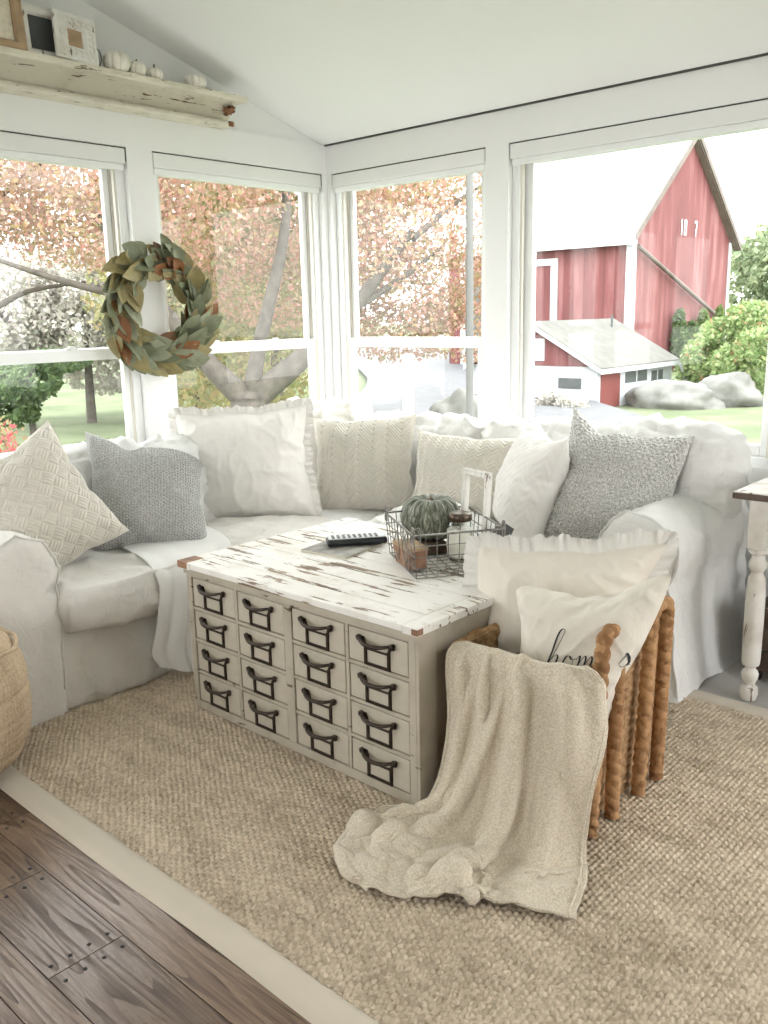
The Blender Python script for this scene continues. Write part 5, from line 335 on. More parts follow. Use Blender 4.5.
def floorwood():
    m, nt, p, o = newmat('weathered_oak')
    geo = N(nt, 'ShaderNodeNewGeometry')
    tc = N(nt, 'ShaderNodeTexCoord')
    off = N(nt, 'ShaderNodeVectorMath', operation='SCALE'); off.inputs[0].default_value = (13., 7., 3.); L(nt, geo.outputs['Random Per Island'], off.inputs[3])
    ad = N(nt, 'ShaderNodeVectorMath', operation='ADD'); L(nt, tc.outputs['Object'], ad.inputs[0]); L(nt, off.outputs[0], ad.inputs[1])
    mp = N(nt, 'ShaderNodeMapping'); mp.inputs['Scale'].default_value = (.75, 11, 1); L(nt, ad.outputs[0], mp.inputs[0])
    w = N(nt, 'ShaderNodeTexNoise'); w.inputs['Scale'].default_value = 1.3; w.inputs['Detail'].default_value = 1.; w.inputs['Roughness'].default_value = .4; L(nt, mp.outputs[0], w.inputs[0])
    mul = N(nt, 'ShaderNodeMath', operation='MULTIPLY'); mul.inputs[1].default_value = 11.; L(nt, w.outputs[0], mul.inputs[0])
    fr = N(nt, 'ShaderNodeMath', operation='FRACT'); L(nt, mul.outputs[0], fr.inputs[0])
    mp2 = N(nt, 'ShaderNodeMapping'); mp2.inputs['Scale'].default_value = (6, 160, 1); L(nt, ad.outputs[0], mp2.inputs[0])
    f = N(nt, 'ShaderNodeTexNoise'); f.inputs['Scale'].default_value = 1.; f.inputs['Detail'].default_value = 5; L(nt, mp2.outputs[0], f.inputs[0])
    mx = N(nt, 'ShaderNodeMath', operation='MULTIPLY_ADD'); L(nt, f.outputs[0], mx.inputs[0]); mx.inputs[1].default_value = 1.15; fs = N(nt, 'ShaderNodeMath', operation='MULTIPLY'); fs.inputs[1].default_value = .72; L(nt, fr.outputs[0], fs.inputs[0]); L(nt, fs.outputs[0], mx.inputs[2])
    col = ramp(nt, mx.outputs[0], [(.38, (.040, .022, .014)), (.62, (.095, .058, .039)), (1., (.185, .125, .088))])
    hs = N(nt, 'ShaderNodeHueSaturation'); L(nt, col, hs.inputs['Color'])
    vm = N(nt, 'ShaderNodeMapRange'); vm.inputs['To Min'].default_value = .8; vm.inputs['To Max'].default_value = 1.35; L(nt, geo.outputs['Random Per Island'], vm.inputs[0]); L(nt, vm.outputs[0], hs.inputs['Value'])
    L(nt, hs.outputs[0], p.inputs['Base Color'])
    L(nt, ramp(nt, mx.outputs[0], [(.4, g(.50)), (1.2, g(.27))]), p.inputs['Roughness'])
    bump(nt, p, mx.outputs[0], .35, .0015)
    return m
M['floor'] = floorwood()

def glass():
    m = bpy.data.materials.new('window_glass'); m.use_nodes = True; nt = m.node_tree; nt.nodes.clear()
    o = N(nt, 'ShaderNodeOutputMaterial'); t = N(nt, 'ShaderNodeBsdfTransparent'); s = N(nt, 'ShaderNodeBsdfGlossy'); s.inputs['Roughness'].default_value = .02
    t.inputs[0].default_value = (.96, .97, .96, 1)
    fr = N(nt, 'ShaderNodeFresnel'); fr.inputs[0].default_value = 1.45
    ge = N(nt, 'ShaderNodeNewGeometry'); iv = N(nt, 'ShaderNodeMath', operation='SUBTRACT'); iv.inputs[0].default_value = 1; L(nt, ge.outputs['Backfacing'], iv.inputs[1]); mf = N(nt, 'ShaderNodeMath', operation='MULTIPLY'); L(nt, fr.outputs[0], mf.inputs[0]); L(nt, iv.outputs[0], mf.inputs[1])
    mx = N(nt, 'ShaderNodeMixShader'); L(nt, mf.outputs[0], mx.inputs[0]); L(nt, t.outputs[0], mx.inputs[1]); L(nt, s.outputs[0], mx.inputs[2]); L(nt, mx.outputs[0], o.inputs[0])
    return m
M['glass'] = glass()

def leafmat(name, stops, rough=.6, trans=.35):
    m, nt, p, o = newmat(name)
    geo = N(nt, 'ShaderNodeNewGeometry')
    c = ramp(nt, geo.outputs['Random Per Island'], stops); L(nt, c, p.inputs['Base Color']); p.inputs['Roughness'].default_value = rough
    if trans:
        t = N(nt, 'ShaderNodeBsdfTranslucent'); L(nt, c, t.inputs[0]); mx = N(nt, 'ShaderNodeMixShader'); mx.inputs[0].default_value = trans
        L(nt, p.outputs[0], mx.inputs[1]); L(nt, t.outputs[0], mx.inputs[2]); L(nt, mx.outputs[0], o.inputs[0])
    return m

# ------------------------------------------------------------------ camera
cam = bpy.data.cameras.new('camera'); co = bpy.data.objects.new('camera', cam); COL.objects.link(co)
cam.sensor_fit = 'VERTICAL'; cam.sensor_height = 24.; cam.lens = 880/1024*24; cam.clip_end = 400; cam.clip_start = .05
R = ((0.73944916, -0.13078782, 0.66038586), (0.67285538, 0.17552275, -0.71864971), (-0.02192212, 0.9757491, 0.21779144))
co.matrix_world = Matrix([(*R[0], 0), (*R[1], 0), (*R[2], 1.5), (0, 0, 0, 1)])
sc.camera = co

# ------------------------------------------------------------------ room shell
XL, YR = -4.0, 3.91
SILL, HEAD, BEAM = .80, 2.33, 2.494
SL = .30
XE, YE = 1.8, -2.2
def struct(o): o['kind'] = 'structure'; return o

# floor boards (one structure object, boards are islands)
mb = MB(); edges = [1.36, 1.16, .96, .76, .66, .46, .26, .06, -.14, -.34, -.54, -.8, -1.1, -1.4, -1.7, -2.0, -2.2]
joints = {1: [-2.53, -.9], 2: [-2.21, -1.80, -.2], 3: [-3.0, -1.2], 4: [-2.6, -.6]}
rr = random.Random(3); pegs = []
for i in range(len(edges)-1):
    y1, y0 = edges[i], edges[i+1]
    js = [XL] + joints.get(i, sorted([rr.uniform(-3.5, 1) for _ in range(3)])) + [XE]
    if i == 1: js = [XL, -2.53, -.9, XE]
    if i == 2: js = [XL, -2.21, -1.80+.0, -.2, XE]
    # row .96-.76 carries the short board between two joints
    for a, b in zip(js[:-1], js[1:]):
        if b - a < .02: continue
        mb.box(a+.0015, b-.0015, y0+.0015, y1-.0015, -.03, 0)
        for ex in (a+.035, b-.035):
            for k in range(4):
                pegs.append((ex, y0 + (y1-y0)*(k+.5)/4))
mb.build('floor', M['floor'], smooth=False)
struct(bpy.data.objects['floor'])
mb = MB()
for x, y in pegs:
    if x > 0 or y < -.2: continue
    mb.lathe([(.0055, 0), (.0052, .0012), (.003, .0018), (.0008, .002)], 10, (x, y, 0))
fp = mb.build('floor_pegs', M['ink'], bpy.data.objects['floor'], smooth=True); fp['kind'] = 'stuff'
mb = MB(); mb.box(XL-.15, XE, -2.3, 4.06, -.25, -.031); struct(mb.build('floor_subfloor', M['dark_gap']))
mb = MB(); mb.box(XL, XE, 1.3625, YR, -.03, 0.0); struct(mb.build('floor_carpet', M['carpet']))

def lw(mb, s0, s1, d0, d1, z0, z1): return mb.box(XL-d1, XL-d0, s0, s1, z0, z1)
def rw(mb, s0, s1, d0, d1, z0, z1): return mb.box(s0, s1, YR+d0, YR+d1, z0, z1)
TH = .15
# left wall with window openings 1,2 (and 5 out of frame)
mb = MB()
lops = [(-1.9, -.75), (-.6, .45), (.55, 1.28), (1.43, 2.551), (2.697, 3.872)]
lw(mb, YE, YR+TH, 0, TH, -.3, SILL)
lw(mb, YE, YR+TH, 0, TH, HEAD, BEAM)
e = YE
for a, b in lops: lw(mb, e, a, 0, TH, SILL, HEAD); e = b
lw(mb, e, YR+TH, 0, TH, SILL, HEAD)
# gable above the beam, set back a little
ry = 1.0; rz = BEAM + SL*(YR-ry)
gv = [(YR, BEAM-.03), (ry, rz-.02), (YE, BEAM-.12)]
V = [(XL-.02, y, z+.03) for y, z in gv] + [(XL-TH+.02, y, z+.03) for y, z in gv]
mb.add(V, [(0, 1, 2), (5, 4, 3), (0, 3, 4, 1), (1, 4, 5, 2), (2, 5, 3, 0)])
struct(mb.build('wall_left', M['wall']))
# right wall with openings 3,4
mb = MB()
rops = [(-3.962, -2.832), (-2.69, -1.29), (-.2, 1.3)]
rw(mb, XL, XE, 0, TH, -.3, SILL); rw(mb, XL, XE, 0, TH, HEAD, BEAM)
e = XL
for a, b in rops: rw(mb, e, a, 0, TH, SILL, HEAD); e = b
rw(mb, e, XE, 0, TH, SILL, HEAD)
struct(mb.build('wall_right', M['wall']))
mb = MB(); zt = BEAM+.9*SL*(YR-ry)+.4
mb.box(XE, XE+.12, YE, 2.2, -.3, zt); mb.box(XE, XE+.12, 3.6, YR+TH, -.3, zt); mb.box(XE, XE+.12, 2.2, 3.6, 2.25, zt); mb.box(XE, XE+.12, 2.2, 3.6, -.3, .06)  # opening out of view, added to let light in from the right
struct(mb.build('wall_near', M['wall']))
mb = MB()
mb.box(XL-TH, XE, YE-.12, YE, -.3, .9); mb.box(XL-TH, XE, YE-.12, YE, 2.1, 2.75)
mb.box(XL-TH, -2.6, YE-.12, YE, .9, 2.1); mb.box(-.4, XE, YE-.12, YE, .9, 2.1)  # opening out of view, sized for the daylight it lets in
struct(mb.build('wall_front', M['wall']))
# ceiling, two slopes
mb = MB(); t = .1
V = []
for x in (XL-.14, XE):
    V += [(x, YR+.2, BEAM-SL*.2), (x, ry, rz), (x, YE-.1, BEAM-.1), (x, YE-.1, BEAM+t), (x, ry, rz+t), (x, YR+.2, BEAM-SL*.2+t)]
mb.add(V, [(0, 1, 7, 6), (1, 2, 8, 7), (2, 3, 9, 8), (3, 4, 10, 9), (4, 5, 11, 10), (5, 0, 6, 11), (0, 5, 4, 1), (1, 4, 3, 2), (6, 7, 10, 11), (7, 8, 9, 10)])
struct(mb.build('ceiling', M['ceiling']))
mb = MB(); mb.box(XL, XE, 1.71, 1.852, 2.94, 3.12); struct(bevel(mb.build('trim_1', M['wall']), .004))
# dark strip painting in the shadow line where right wall meets the ceiling
mb = MB(); mb.box(XL, XE, YR-.010, YR-.0005, BEAM-.006, BEAM+.003); struct(mb.build('ceiling_shadow_line', M['dark_gap']))

def window(idx, W, s0, s1, hung=True):
    e = empty('window_%d' % idx); e['kind'] = 'structure'; e.location = (XL, (s0+s1)/2, SILL) if W is lw else ((s0+s1)/2, YR, SILL)
    e.location = (0, 0, 0)
    z0, z1 = SILL, HEAD
    jw = .045
    mb = MB()
    W(mb, s0, s0+jw, .035, .14, z0, z1); W(mb, s1-jw, s1, .035, .14, z0, z1); W(mb, s0+jw, s1-jw, .035, .14, z1-.05, z1); W(mb, s0+jw, s1-jw, .035, .14, z0, z0+.05)
    struct(bevel(mb.build('jamb', M['vinyl'], e), .003))
    mb = MB()
    for a, b in ((s0+jw, s0+jw+.012), (s1-jw-.012, s1-jw)): W(mb, a, b, .045, .065, z0+.05, z1-.05); W(mb, a, b, .085, .11, z0+.05, z1-.05)
    struct(mb.build('track', M['tan_trim'], e))
    a, b = s0+jw+.002, s1-jw-.002
    if hung:
        rz0, rz1 = 1.315, 1.37
        sw = .038
        # lower sash (inner)
        mb = MB()
        W(mb, a, a+sw, .05, .085, z0+.05, rz1); W(mb, b-sw, b, .05, .085, z0+.05, rz1); W(mb, a+sw, b-sw, .05, .085, rz0, rz1); W(mb, a+sw, b-sw, .05, .085, z0+.05, z0+.11)
        struct(bevel(mb.build('lower_sash', M['vinyl'], e), .004))
        mb = MB(); W(mb, a+sw-.003, b-sw+.003, .066, .069, z0+.10, rz0+.003); struct(mb.build('glass_pane', M['glass'], e))
        mb = MB()
        W(mb, a+.012, a+sw+.006, .09, .12, rz1-.03, z1-.05); W(mb, b-sw-.006, b-.012, .09, .12, rz1-.03, z1-.05); W(mb, a+sw, b-sw, .09, .12, z1-.1, z1-.05); W(mb, a+sw, b-sw, .09, .12, rz1-.045, rz1+.004)
        struct(bevel(mb.build('upper_sash', M['vinyl'], e), .004))
        mb = MB(); W(mb, a+sw-.002, b-sw+.002, .104, .107, rz1-.002, z1-.09); struct(mb.build('glass_pane', M['glass'], e))
        # sash locks
        for q in (.3, .7):
            s = a+(b-a)*q
            mb = MB(); W(mb, s-.03, s+.03, .055, .082, rz1, rz1+.008); W(mb, s-.012, s+.022, .058, .074, rz1+.008, rz1+.016)
            struct(bevel(mb.build('sash_lock', M['vinyl'], e), .003))
    else:
        sw = .05
        mb = MB(); W(mb, a, a+sw, .08, .12, z0+.05, z1-.05); W(mb, b-sw, b, .08, .12, z0+.05, z1-.05); W(mb, a+sw, b-sw, .08, .12, z1-.1, z1-.05); W(mb, a+sw, b-sw, .08, .12, z0+.05, z0+.1)
        struct(bevel(mb.build('sash', M['vinyl'], e), .004))
        mb = MB(); W(mb, a+sw-.002, b-sw+.002, .098, .101, z0+.09, z1-.09); struct(mb.build('glass_pane', M['glass'], e))
    mb = MB(); W(mb, s0, s1, .0, .14, z0, z0+.012); struct(mb.build('sill', M['vinyl'], e))

def shade(W, s0, s1, label):
    e = empty('window_blind', (XL-.03, (s0+s1)/2, 2.25) if W is lw else ((s0+s1)/2, YR+.03, 2.25), 0, label, 'blind', 'rolled up window blinds')
    ox, oy, oz = e.location
    def sh(mb): mb.v = [v - np.array([ox, oy, oz]) for v in mb.v]; return mb
    mb = MB(); W(mb, s0+.006, s1-.006, .002, .03, 2.252, 2.324)
    bevel(sh(mb).build('cassette', M['blind'], e), .006, 3)
    mb = MB(); W(mb, s0+.012, s1-.012, .012, .028, 2.222, 2.2515)
    bevel(sh(mb).build('bottom_rail', M['vinyl'], e), .004)
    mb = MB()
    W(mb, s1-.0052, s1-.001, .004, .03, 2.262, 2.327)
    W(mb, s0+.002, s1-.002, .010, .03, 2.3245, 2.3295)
    sh(mb).build('gap_shade', M['dark_gap'], e)  # near-black strips paint the shaded gaps above the cassette and at its end

for i, (a, b) in enumerate([lops[3], lops[4]]): window(i+1, lw, a, b)
window(3, rw, *rops[0]); window(4, rw, *rops[1], hung=False)
window(5, lw, *lops[2]); window(6, lw, *lops[1]); window(7, lw, *lops[0]); window(8, rw, *rops[2], hung=False)  # windows out of view, added to bring more daylight into the room
shade(lw, *lops[3], 'white blind rolled up over the window left of the wreath')
shade(lw, *lops[4], 'white blind rolled up over the window between the wreath and the room corner')
shade(rw, *rops[0], 'white blind rolled up over the double hung window right of the room corner')
shade(rw, *rops[1], 'white blind rolled up over the large pane before the barn')
mb = MB(); lw(mb, YE, YR, -.012, 0, 0, .10); struct(mb.build('baseboard_left', M['vinyl']))
mb = MB(); rw(mb, XL, XE, -.012, 0, 0, .10); struct(mb.build('baseboard_right', M['vinyl']))

# ------------------------------------------------------------------ rug
RX0, RX1, RY0, RY1 = -3.20, .55, 1.075, 3.26
def rug():
    e = empty('area_rug', ((RX0+RX1)/2, RY0, 0), 0, 'natural woven jute rug with a pale cotton border under the drawer cabinet', 'rug')
    ox, oy = e.location[0], e.location[1]
    bw = .10
    x0, x1, y0, y1 = RX0+bw-.01, RX1-bw+.01, RY0+bw-.01, RY1-bw+.01
    st = .0034
    nx, ny = int((x1-x0)/st), int((y1-y0)/st)
    X, Y = np.meshgrid(np.linspace(x0, x1, nx), np.linspace(y0, y1, ny), indexing='ij')
    # nubs: rows along Y, bricked, wobbling
    px_, py_ = .0165, .021
    wob = .010*noise(np.stack([X*2.3, Y*2.3, X*0], -1)) 
    a = (X + wob)/px_; row = np.floor(a); fa = a-row
    b = (Y + .006*noise(np.stack([X*4, Y*4, X*0+9], -1)))/py_ + .5*(row % 2) + .13*np.sin(row*12.9898)
    cell = np.floor(b); fb = b-cell
    rnd = np.modf(np.abs(np.sin(row*12.9898+cell*78.233)*43758.5))[0]
    h = np.sin(PI*fa)**.75 * (np.sin(PI*fb)**.6) * (.65+.5*rnd)
    Z = .003 + .0110*h + .0012*noise(np.stack([X*180, Y*180, X*0], -1)) + .002*noise(np.stack([X*6, Y*6, X*0], -1))
    V = np.stack([X-ox, Y-oy, Z], -1).reshape(-1, 3)
    I = np.arange(nx*ny).reshape(nx, ny)
    F = np.stack([I[:-1, :-1], I[1:, :-1], I[1:, 1:], I[:-1, 1:]], -1).reshape(-1, 4)
    make('woven_field', V, F, M['jute'], e)
    # border: mitred strips with soft rounded section
    def strip(p0, p1, inward, seed):
        p0 = np.array(p0, float); p1 = np.array(p1, float); d = p1-p0; Lg = np.linalg.norm(d); d /= Lg
        inn = np.array(inward, float); n = int(Lg/.02); m = 9
        T = np.linspace(0, 1, n); S = np.linspace(0, 1, m)
        V = []
        for t_ in T:
            for s in S:
                ins = s*bw
                q = p0 + d*(ins + t_*(Lg-2*ins)) + inn*ins
                z = .002 + .011*(1-abs(2*s-1)**6) + .0012*math.sin(t_*Lg*9+seed)
                q = q + inn*(.003*math.sin(t_*Lg*5+seed)*(1-s))
                V.append((q[0]-ox, q[1]-oy, z))
        I = np.arange(n*m).reshape(n, m)
        F = np.stack([I[:-1, :-1], I[1:, :-1], I[1:, 1:], I[:-1, 1:]], -1).reshape(-1, 4)
        return np.array(V), F
    VV = []; FF = []; n0 = 0
    for k, (a_, b_, inn) in enumerate([((RX0, RY0), (RX1, RY0), (0, 1)), ((RX1, RY0), (RX1, RY1), (-1, 0)), ((RX1, RY1), (RX0, RY1), (0, -1)), ((RX0, RY1), (RX0, RY0), (1, 0))]):
        V, F = strip(a_, b_, inn, k*2.1); VV.append(V); FF.append(F+n0); n0 += len(V)
    make('border', np.concatenate(VV), np.concatenate(FF), M['border'], e)
rug()

# ------------------------------------------------------------------ soft shapes
def gridbox(x0, x1, y0, y1, z0, z1, r, res=.025, fn=None):
    """rounded box surface on a dense grid; fn(P,Nrm)->offset along normal or (n,3) vector"""
    D = np.array([x1-x0, y1-y0, z1-z0]); C = np.array([x0+x1, y0+y1, z0+z1])/2
    n = np.maximum((D/res).astype(int), 3)
    pts = []; fs = []; off = 0
    for ax in range(3):
        u, v = [k for k in range(3) if k != ax]
        A, B = np.meshgrid(np.linspace(-.5, .5, n[u]+1), np.linspace(-.5, .5, n[v]+1), indexing='ij')
        for sgn in (-.5, .5):
            P = np.zeros(A.shape+(3,)); P[..., u] = A; P[..., v] = B; P[..., ax] = sgn
            I = np.arange(A.size).reshape(A.shape)+off
            F = np.stack([I[:-1, :-1], I[1:, :-1], I[1:, 1:], I[:-1, 1:]], -1).reshape(-1, 4)
            if (sgn < 0) ^ (ax == 1): F = F[:, ::-1]
            pts.append(P.reshape(-1, 3)); fs.append(F); off += A.size
    P = np.concatenate(pts); F = np.concatenate(fs)
    key = np.round(P*1e5).astype(np.int64)
    _, idx, inv = np.unique(key, axis=0, return_index=True, return_inverse=True)
    P = P[idx]; F = inv.ravel()[F]
    P = P*D
    r = min(r, D.min()/2-1e-4)
    inner = np.clip(P, -(D/2-r), D/2-r); d = P-inner; ln = np.linalg.norm(d, axis=1)[:, None]+1e-9
    Nn = d/ln; P = inner + Nn*r
    W = P + C
    if fn is not None:
        o = fn(W, Nn, P/(D/2)); W = W + (o if o.ndim == 2 else Nn*o[:, None])
    return W, F

def soft(name, bx, r, mat, parent, fn=None, res=.025):
    V, F = gridbox(*bx, r, res, fn); return make(name, V, F, mat, parent, True)

def puff(amount, wr=.006, ws=5., seed=0., axes=(0, 1, 2), stretch=(1, 1, 1)):
    def fn(W, Nn, Q):
        k = 1
        for a in range(3): k = k*(1-np.abs(Q[:, a])**2.5*(np.abs(Nn[:, a]) < .7))
        return amount*np.clip(k, 0, 1) + wrinkle(W, ws, wr, seed, stretch)
    return fn

# ------------------------------------------------------------------ sofa
def piping(P, r, mat, parent, name='piping', closed=False):
    V, F = tube(P, r, 6, closed); return make(name, V, F, mat, parent, True)

sofa = empty('sectional_sofa', (-3.2, 3.1, 0), 0, 'white slipcovered corner sofa with rolled arms under the windows', 'sofa')
sofa.location = (0, 0, 0)
def skirt_fn(sd, flare=.035):
    def fn(W, Nn, Q):
        z = W[:, 2]; low = np.clip((.36-z)/.36, 0, 1)
        side = np.sqrt(Nn[:, 0]**2+Nn[:, 1]**2)
        folds = .016*low*np.sin((W[:, 0]+W[:, 1])*9+sd+3*noise(W*2+sd))
        return (wrinkle(W, 4., .028, sd, (1, 1, .7)) + side*(flare*low**1.5+folds))
    return fn
# bases (two runs meeting in the corner)
soft('seat_base', (-3.86, -3.135, 1.30, 3.8, .012, .315), .03, M['slip_cream'], sofa, skirt_fn(1.), .022)
soft('seat_base', (-3.20, -1.46, 3.12, 3.8, .012, .315), .03, M['slip'], sofa, skirt_fn(4.), .03)
# backs
soft('back_frame', (-3.97, -3.80, 1.32, 3.86, .02, .84), .06, M['slip_cream'], sofa, puff(.0, .008, 3., 2.), .03)
soft('back_frame', (-3.86, -1.42, 3.72, 3.87, .02, .84), .06, M['slip'], sofa, puff(.0, .008, 3., 5.), .03)

def arm(axis, a0, a1, c, w, top, mat, pipemat, seed, outer):
    """rolled arm extruded along axis ('x' or 'y') from a0 (front) to a1; c centre line across; outer=+1/-1 side that faces away"""
    r = w/2
    prof = []  # (across, z) starting at inner bottom, going over to outer bottom ; inner is -outer side
    n = 22
    prof += [(-r*.86, z) for z in np.linspace(.012, top-r*1.35, 12)]
    th = np.linspace(math.radians(198), math.radians(-28), 24)
    prof += [(r*math.cos(t_), top-r+r*math.sin(t_)) for t_ in th]
    z1 = prof[-1][1]; 
    for z in np.linspace(z1-.03, .012, 14):
        k = (z1-z)/z1
        prof.append((r*.80 + .10*r*k + .05*k**2, z))
    prof = np.array(prof); m = len(prof)
    prof[:, 0] *= outer
    nn = max(int(abs(a1-a0)/.018), 4)
    T = np.linspace(0, 1, nn)
    V = []
    V = []
    sgn = 1 if a1 > a0 else -1
    for t_ in T:
        along = a0 + (a1-a0)*t_
        P = np.zeros((m, 3))
        if axis == 'x': P[:, 0] = along; P[:, 1] = c+prof[:, 0]
        else: P[:, 1] = along; P[:, 0] = c+prof[:, 0]
        P[:, 2] = prof[:, 1]
        V.append(P)
    V = np.array(V); K = len(V)
    # normals approx: radial in profile
    ctr = np.zeros_like(V); ctr[..., 2] = top*.55
    if axis == 'x': ctr[..., 0] = V[..., 0]; ctr[..., 1] = c
    else: ctr[..., 1] = V[..., 1]; ctr[..., 0] = c
    Nn = V-ctr; Nn /= np.linalg.norm(Nn, axis=-1)[..., None]+1e-6
    low = np.clip((.4-V[..., 2])/.4, 0, 1)
    st = (1, 3, 1) if axis == 'x' else (3, 1, 1)
    w_ = wrinkle(V, 4., .024, seed, st) + .014*low*np.sin((V[..., 0]+V[..., 1])*11+seed)
    # long drag creases beneath the roll
    al = V[..., 0] if axis == 'x' else V[..., 1]
    cr = np.exp(-((V[..., 2]-(top-.22))/.09)**2)
    w_ += -.011*cr*np.clip(np.sin(al*34+V[..., 2]*22+3*noise(V*4+seed)), 0, 1)**2
    V = V + Nn*w_[..., None]
    I = np.arange(K*m).reshape(K, m)
    F = np.stack([I[:-1, :-1], I[1:, :-1], I[1:, 1:], I[:-1, 1:]], -1).reshape(-1, 4)
    # front face: rows spanning from the inner to the outer outline
    hm = m//2; ns = 14; E_ = V[0]; rowsf = []
    for k in range(hm):
        A_, B_ = E_[k], E_[m-1-k]; tt = np.linspace(0, 1, ns)[:, None]
        Q = A_+(B_-A_)*tt
        bul = .020*(1-(2*tt[:, 0]-1)**6)*min(1, (hm-1-k)/3.) + wrinkle(Q, 4., .010, seed+3)*(np.sin(PI*tt[:, 0])**.5)
        if axis == 'x': Q[:, 0] -= sgn*bul
        else: Q[:, 1] -= sgn*bul
        rowsf.append(Q)
    Fv = np.array(rowsf).reshape(-1, 3); J = np.arange(len(Fv)).reshape(hm, ns)+V.size//3
    F3 = np.stack([J[:-1, :-1], J[1:, :-1], J[1:, 1:], J[:-1, 1:]], -1).reshape(-1, 4)
    o = make('arm', np.concatenate([V.reshape(-1, 3), Fv]), np.concatenate([F, F3]), mat, sofa, True)
    pp = V[0][2:-1].copy()
    if axis == 'x': pp[:, 0] -= sgn*.004
    else: pp[:, 1] -= sgn*.004
    piping(pp, .0055, pipemat, o)
    # skirt front flap flare is in the body; done
    return o
arm('x', -3.105, -3.93, 1.385, .30, .725, M['slip_cream'], M['slip_cream'], 2.3, -1)
arm('y', 3.09, 3.84, -1.505, .315, .725, M['slip'], M['slip'], 7.1, 1)

def cushion(name, bx, mat, fn, pipe='top', seed=0):
    o = soft(name, bx, .045, mat, sofa, fn, .018)
    x0, x1, y0, y1, z0, z1 = bx
    i = .014
    ring = []
    for (ax, ay), (bx_, by) in (((x0+i, y0+i), (x1-i, y0+i)), ((x1-i, y0+i), (x1-i, y1-i)), ((x1-i, y1-i), (x0+i, y1-i)), ((x0+i, y1-i), (x0+i, y0+i))):
        for t_ in np.linspace(.06, .94, 14): ring.append((ax+(bx_-ax)*t_, ay+(by-ay)*t_, 0))
    ring = np.array(ring)
    for zz in (z1-.02, z0+.02):
        rg = ring.copy(); rg[:, 2] = zz + .004*np.sin(np.arange(len(rg))*.7+seed)
        piping(rg, .0045, mat, o, closed=True)
    return o
cushion('seat_cushion', (-3.80, -3.055, 1.535, 2.30, .318, .492), M['slip_cream'], puff(.022, .020, 5., 3.))
cushion('seat_cushion', (-3.80, -3.055, 2.31, 3.05, .318, .485), M['slip_cream'], puff(.018, .018, 5., 6.))
cushion('seat_cushion', (-3.80, -3.02, 3.06, 3.72, .318, .485), M['slip'], puff(.015, .008, 4., 9.))
cushion('seat_cushion', (-3.01, -2.33, 3.06, 3.72, .318, .487), M['slip'], puff(.02, .008, 4., 12.))
cushion('seat_cushion', (-2.325, -1.655, 3.06, 3.72, .318, .487), M['slip'], puff(.02, .008, 4., 15.))
# loose back cushions
def backcush(c, dims, rot, mat, seed, amt=.05):
    w, d, h = dims
    def fn(W, Nn, Q):
        k = np.ones(len(W))
        for a in range(3): k = k*(1-np.abs(Q[:, a])**2*(np.abs(Nn[:, a]) < .75))
        sag = -.03*(Q[:, 2] > 0)*np.abs(Q[:, 2])*(1-np.abs(Q[:, 0])**2)
        off = Nn*(amt*np.clip(k, 0, 1) + wrinkle(W, 5.5, .034, seed, (1, 1, 1.3)))[:, None]
        off[:, 2] += sag
        return off
    V, F = gridbox(-w/2, w/2, -d/2, d/2, -h/2, h/2, .06, .02, fn)
    o = make('back_cushion', V, F, mat, sofa, True)
    o.location = c; o.rotation_euler = rot
    ring = []
    for (ax, az), (bx_, bz) in (((-1, -1), (1, -1)), ((1, -1), (1, 1)), ((1, 1), (-1, 1)), ((-1, 1), (-1, -1))):
        for t_ in np.linspace(.08, .92, 12): ring.append(((ax+(bx_-ax)*t_)*(w/2-.018), -d/2+.014, (az+(bz-az)*t_)*(h/2-.018)))
    rg = np.array(ring); rg[:, 2] -= np.where(rg[:, 2] > h*.4, .028*(1-(rg[:, 0]/(w/2))**2), 0)
    piping(rg, .004, mat, o, closed=True)
    return o
R_ = math.radians
backcush((-3.715, 1.93, .70), (.74, .15, .46), (R_(-10), 0, R_(90)), M['slip'], 1., .03)
backcush((-3.715, 2.68, .70), (.72, .15, .46), (R_(-10), 0, R_(90)), M['slip'], 3., .03)
backcush((-3.68, 3.52, .76), (.50, .15, .52), (R_(-8), R_(4), R_(62)), M['slip_cream'], 5., .03)
backcush((-3.02, 3.655, .72), (.78, .15, .46), (R_(-8), R_(-2), 0), M['slip'], 7., .035)
backcush((-2.24, 3.655, .73), (.76, .16, .48), (R_(-8), R_(2), R_(2)), M['slip'], 9., .04)
backcush((-1.62, 3.64, .80), (.52, .17, .40), (R_(-10), R_(4), R_(-6)), M['slip'], 11., .045)

# ------------------------------------------------------------------ pillows
def fr(x): return x-np.floor(x)
def k_basket(s, t):
    c, sn = math.cos(R_(40)), math.sin(R_(40)); a = s*c+t*sn; b = -s*sn+t*c
    B = .052
    i, j = np.floor(a/B), np.floor(b/B); fa, fb = fr(a/B), fr(b/B)
    hv = (i+j) % 2 == 0
    rib = np.where(hv, np.abs(np.sin(PI*fb*4)), np.abs(np.sin(PI*fa*4)))
    dome = np.where(hv, np.sin(PI*fa)**.5, np.sin(PI*fb)**.5)
    return .012*dome*(.35+.65*rib**.7)
def k_seed(s, t, p=.0145, q=.0125, amp=.009):
    c, sn = math.cos(R_(28)), math.sin(R_(28)); a = s*c+t*sn; b = -s*sn+t*c
    r = np.floor(b/q); return amp*np.abs(np.sin(PI*b/q))**.7*np.abs(np.sin(PI*(a/p+.5*(r % 2))))**.7
def k_lattice(s, t):
    W = .075; band = np.floor(s/W*1.+t*0); f = fr(s/W)
    d = np.where(band % 2 == 0, t+s*1.1, t-s*1.1)
    rib = np.abs(np.sin(PI*d/.019))**.8
    h = .009*rib*(.4+.6*np.sin(PI*f)**.4)
    hole = (np.abs(f-.5) > .40) & (fr(t/.034) < .35)
    return h - .006*hole
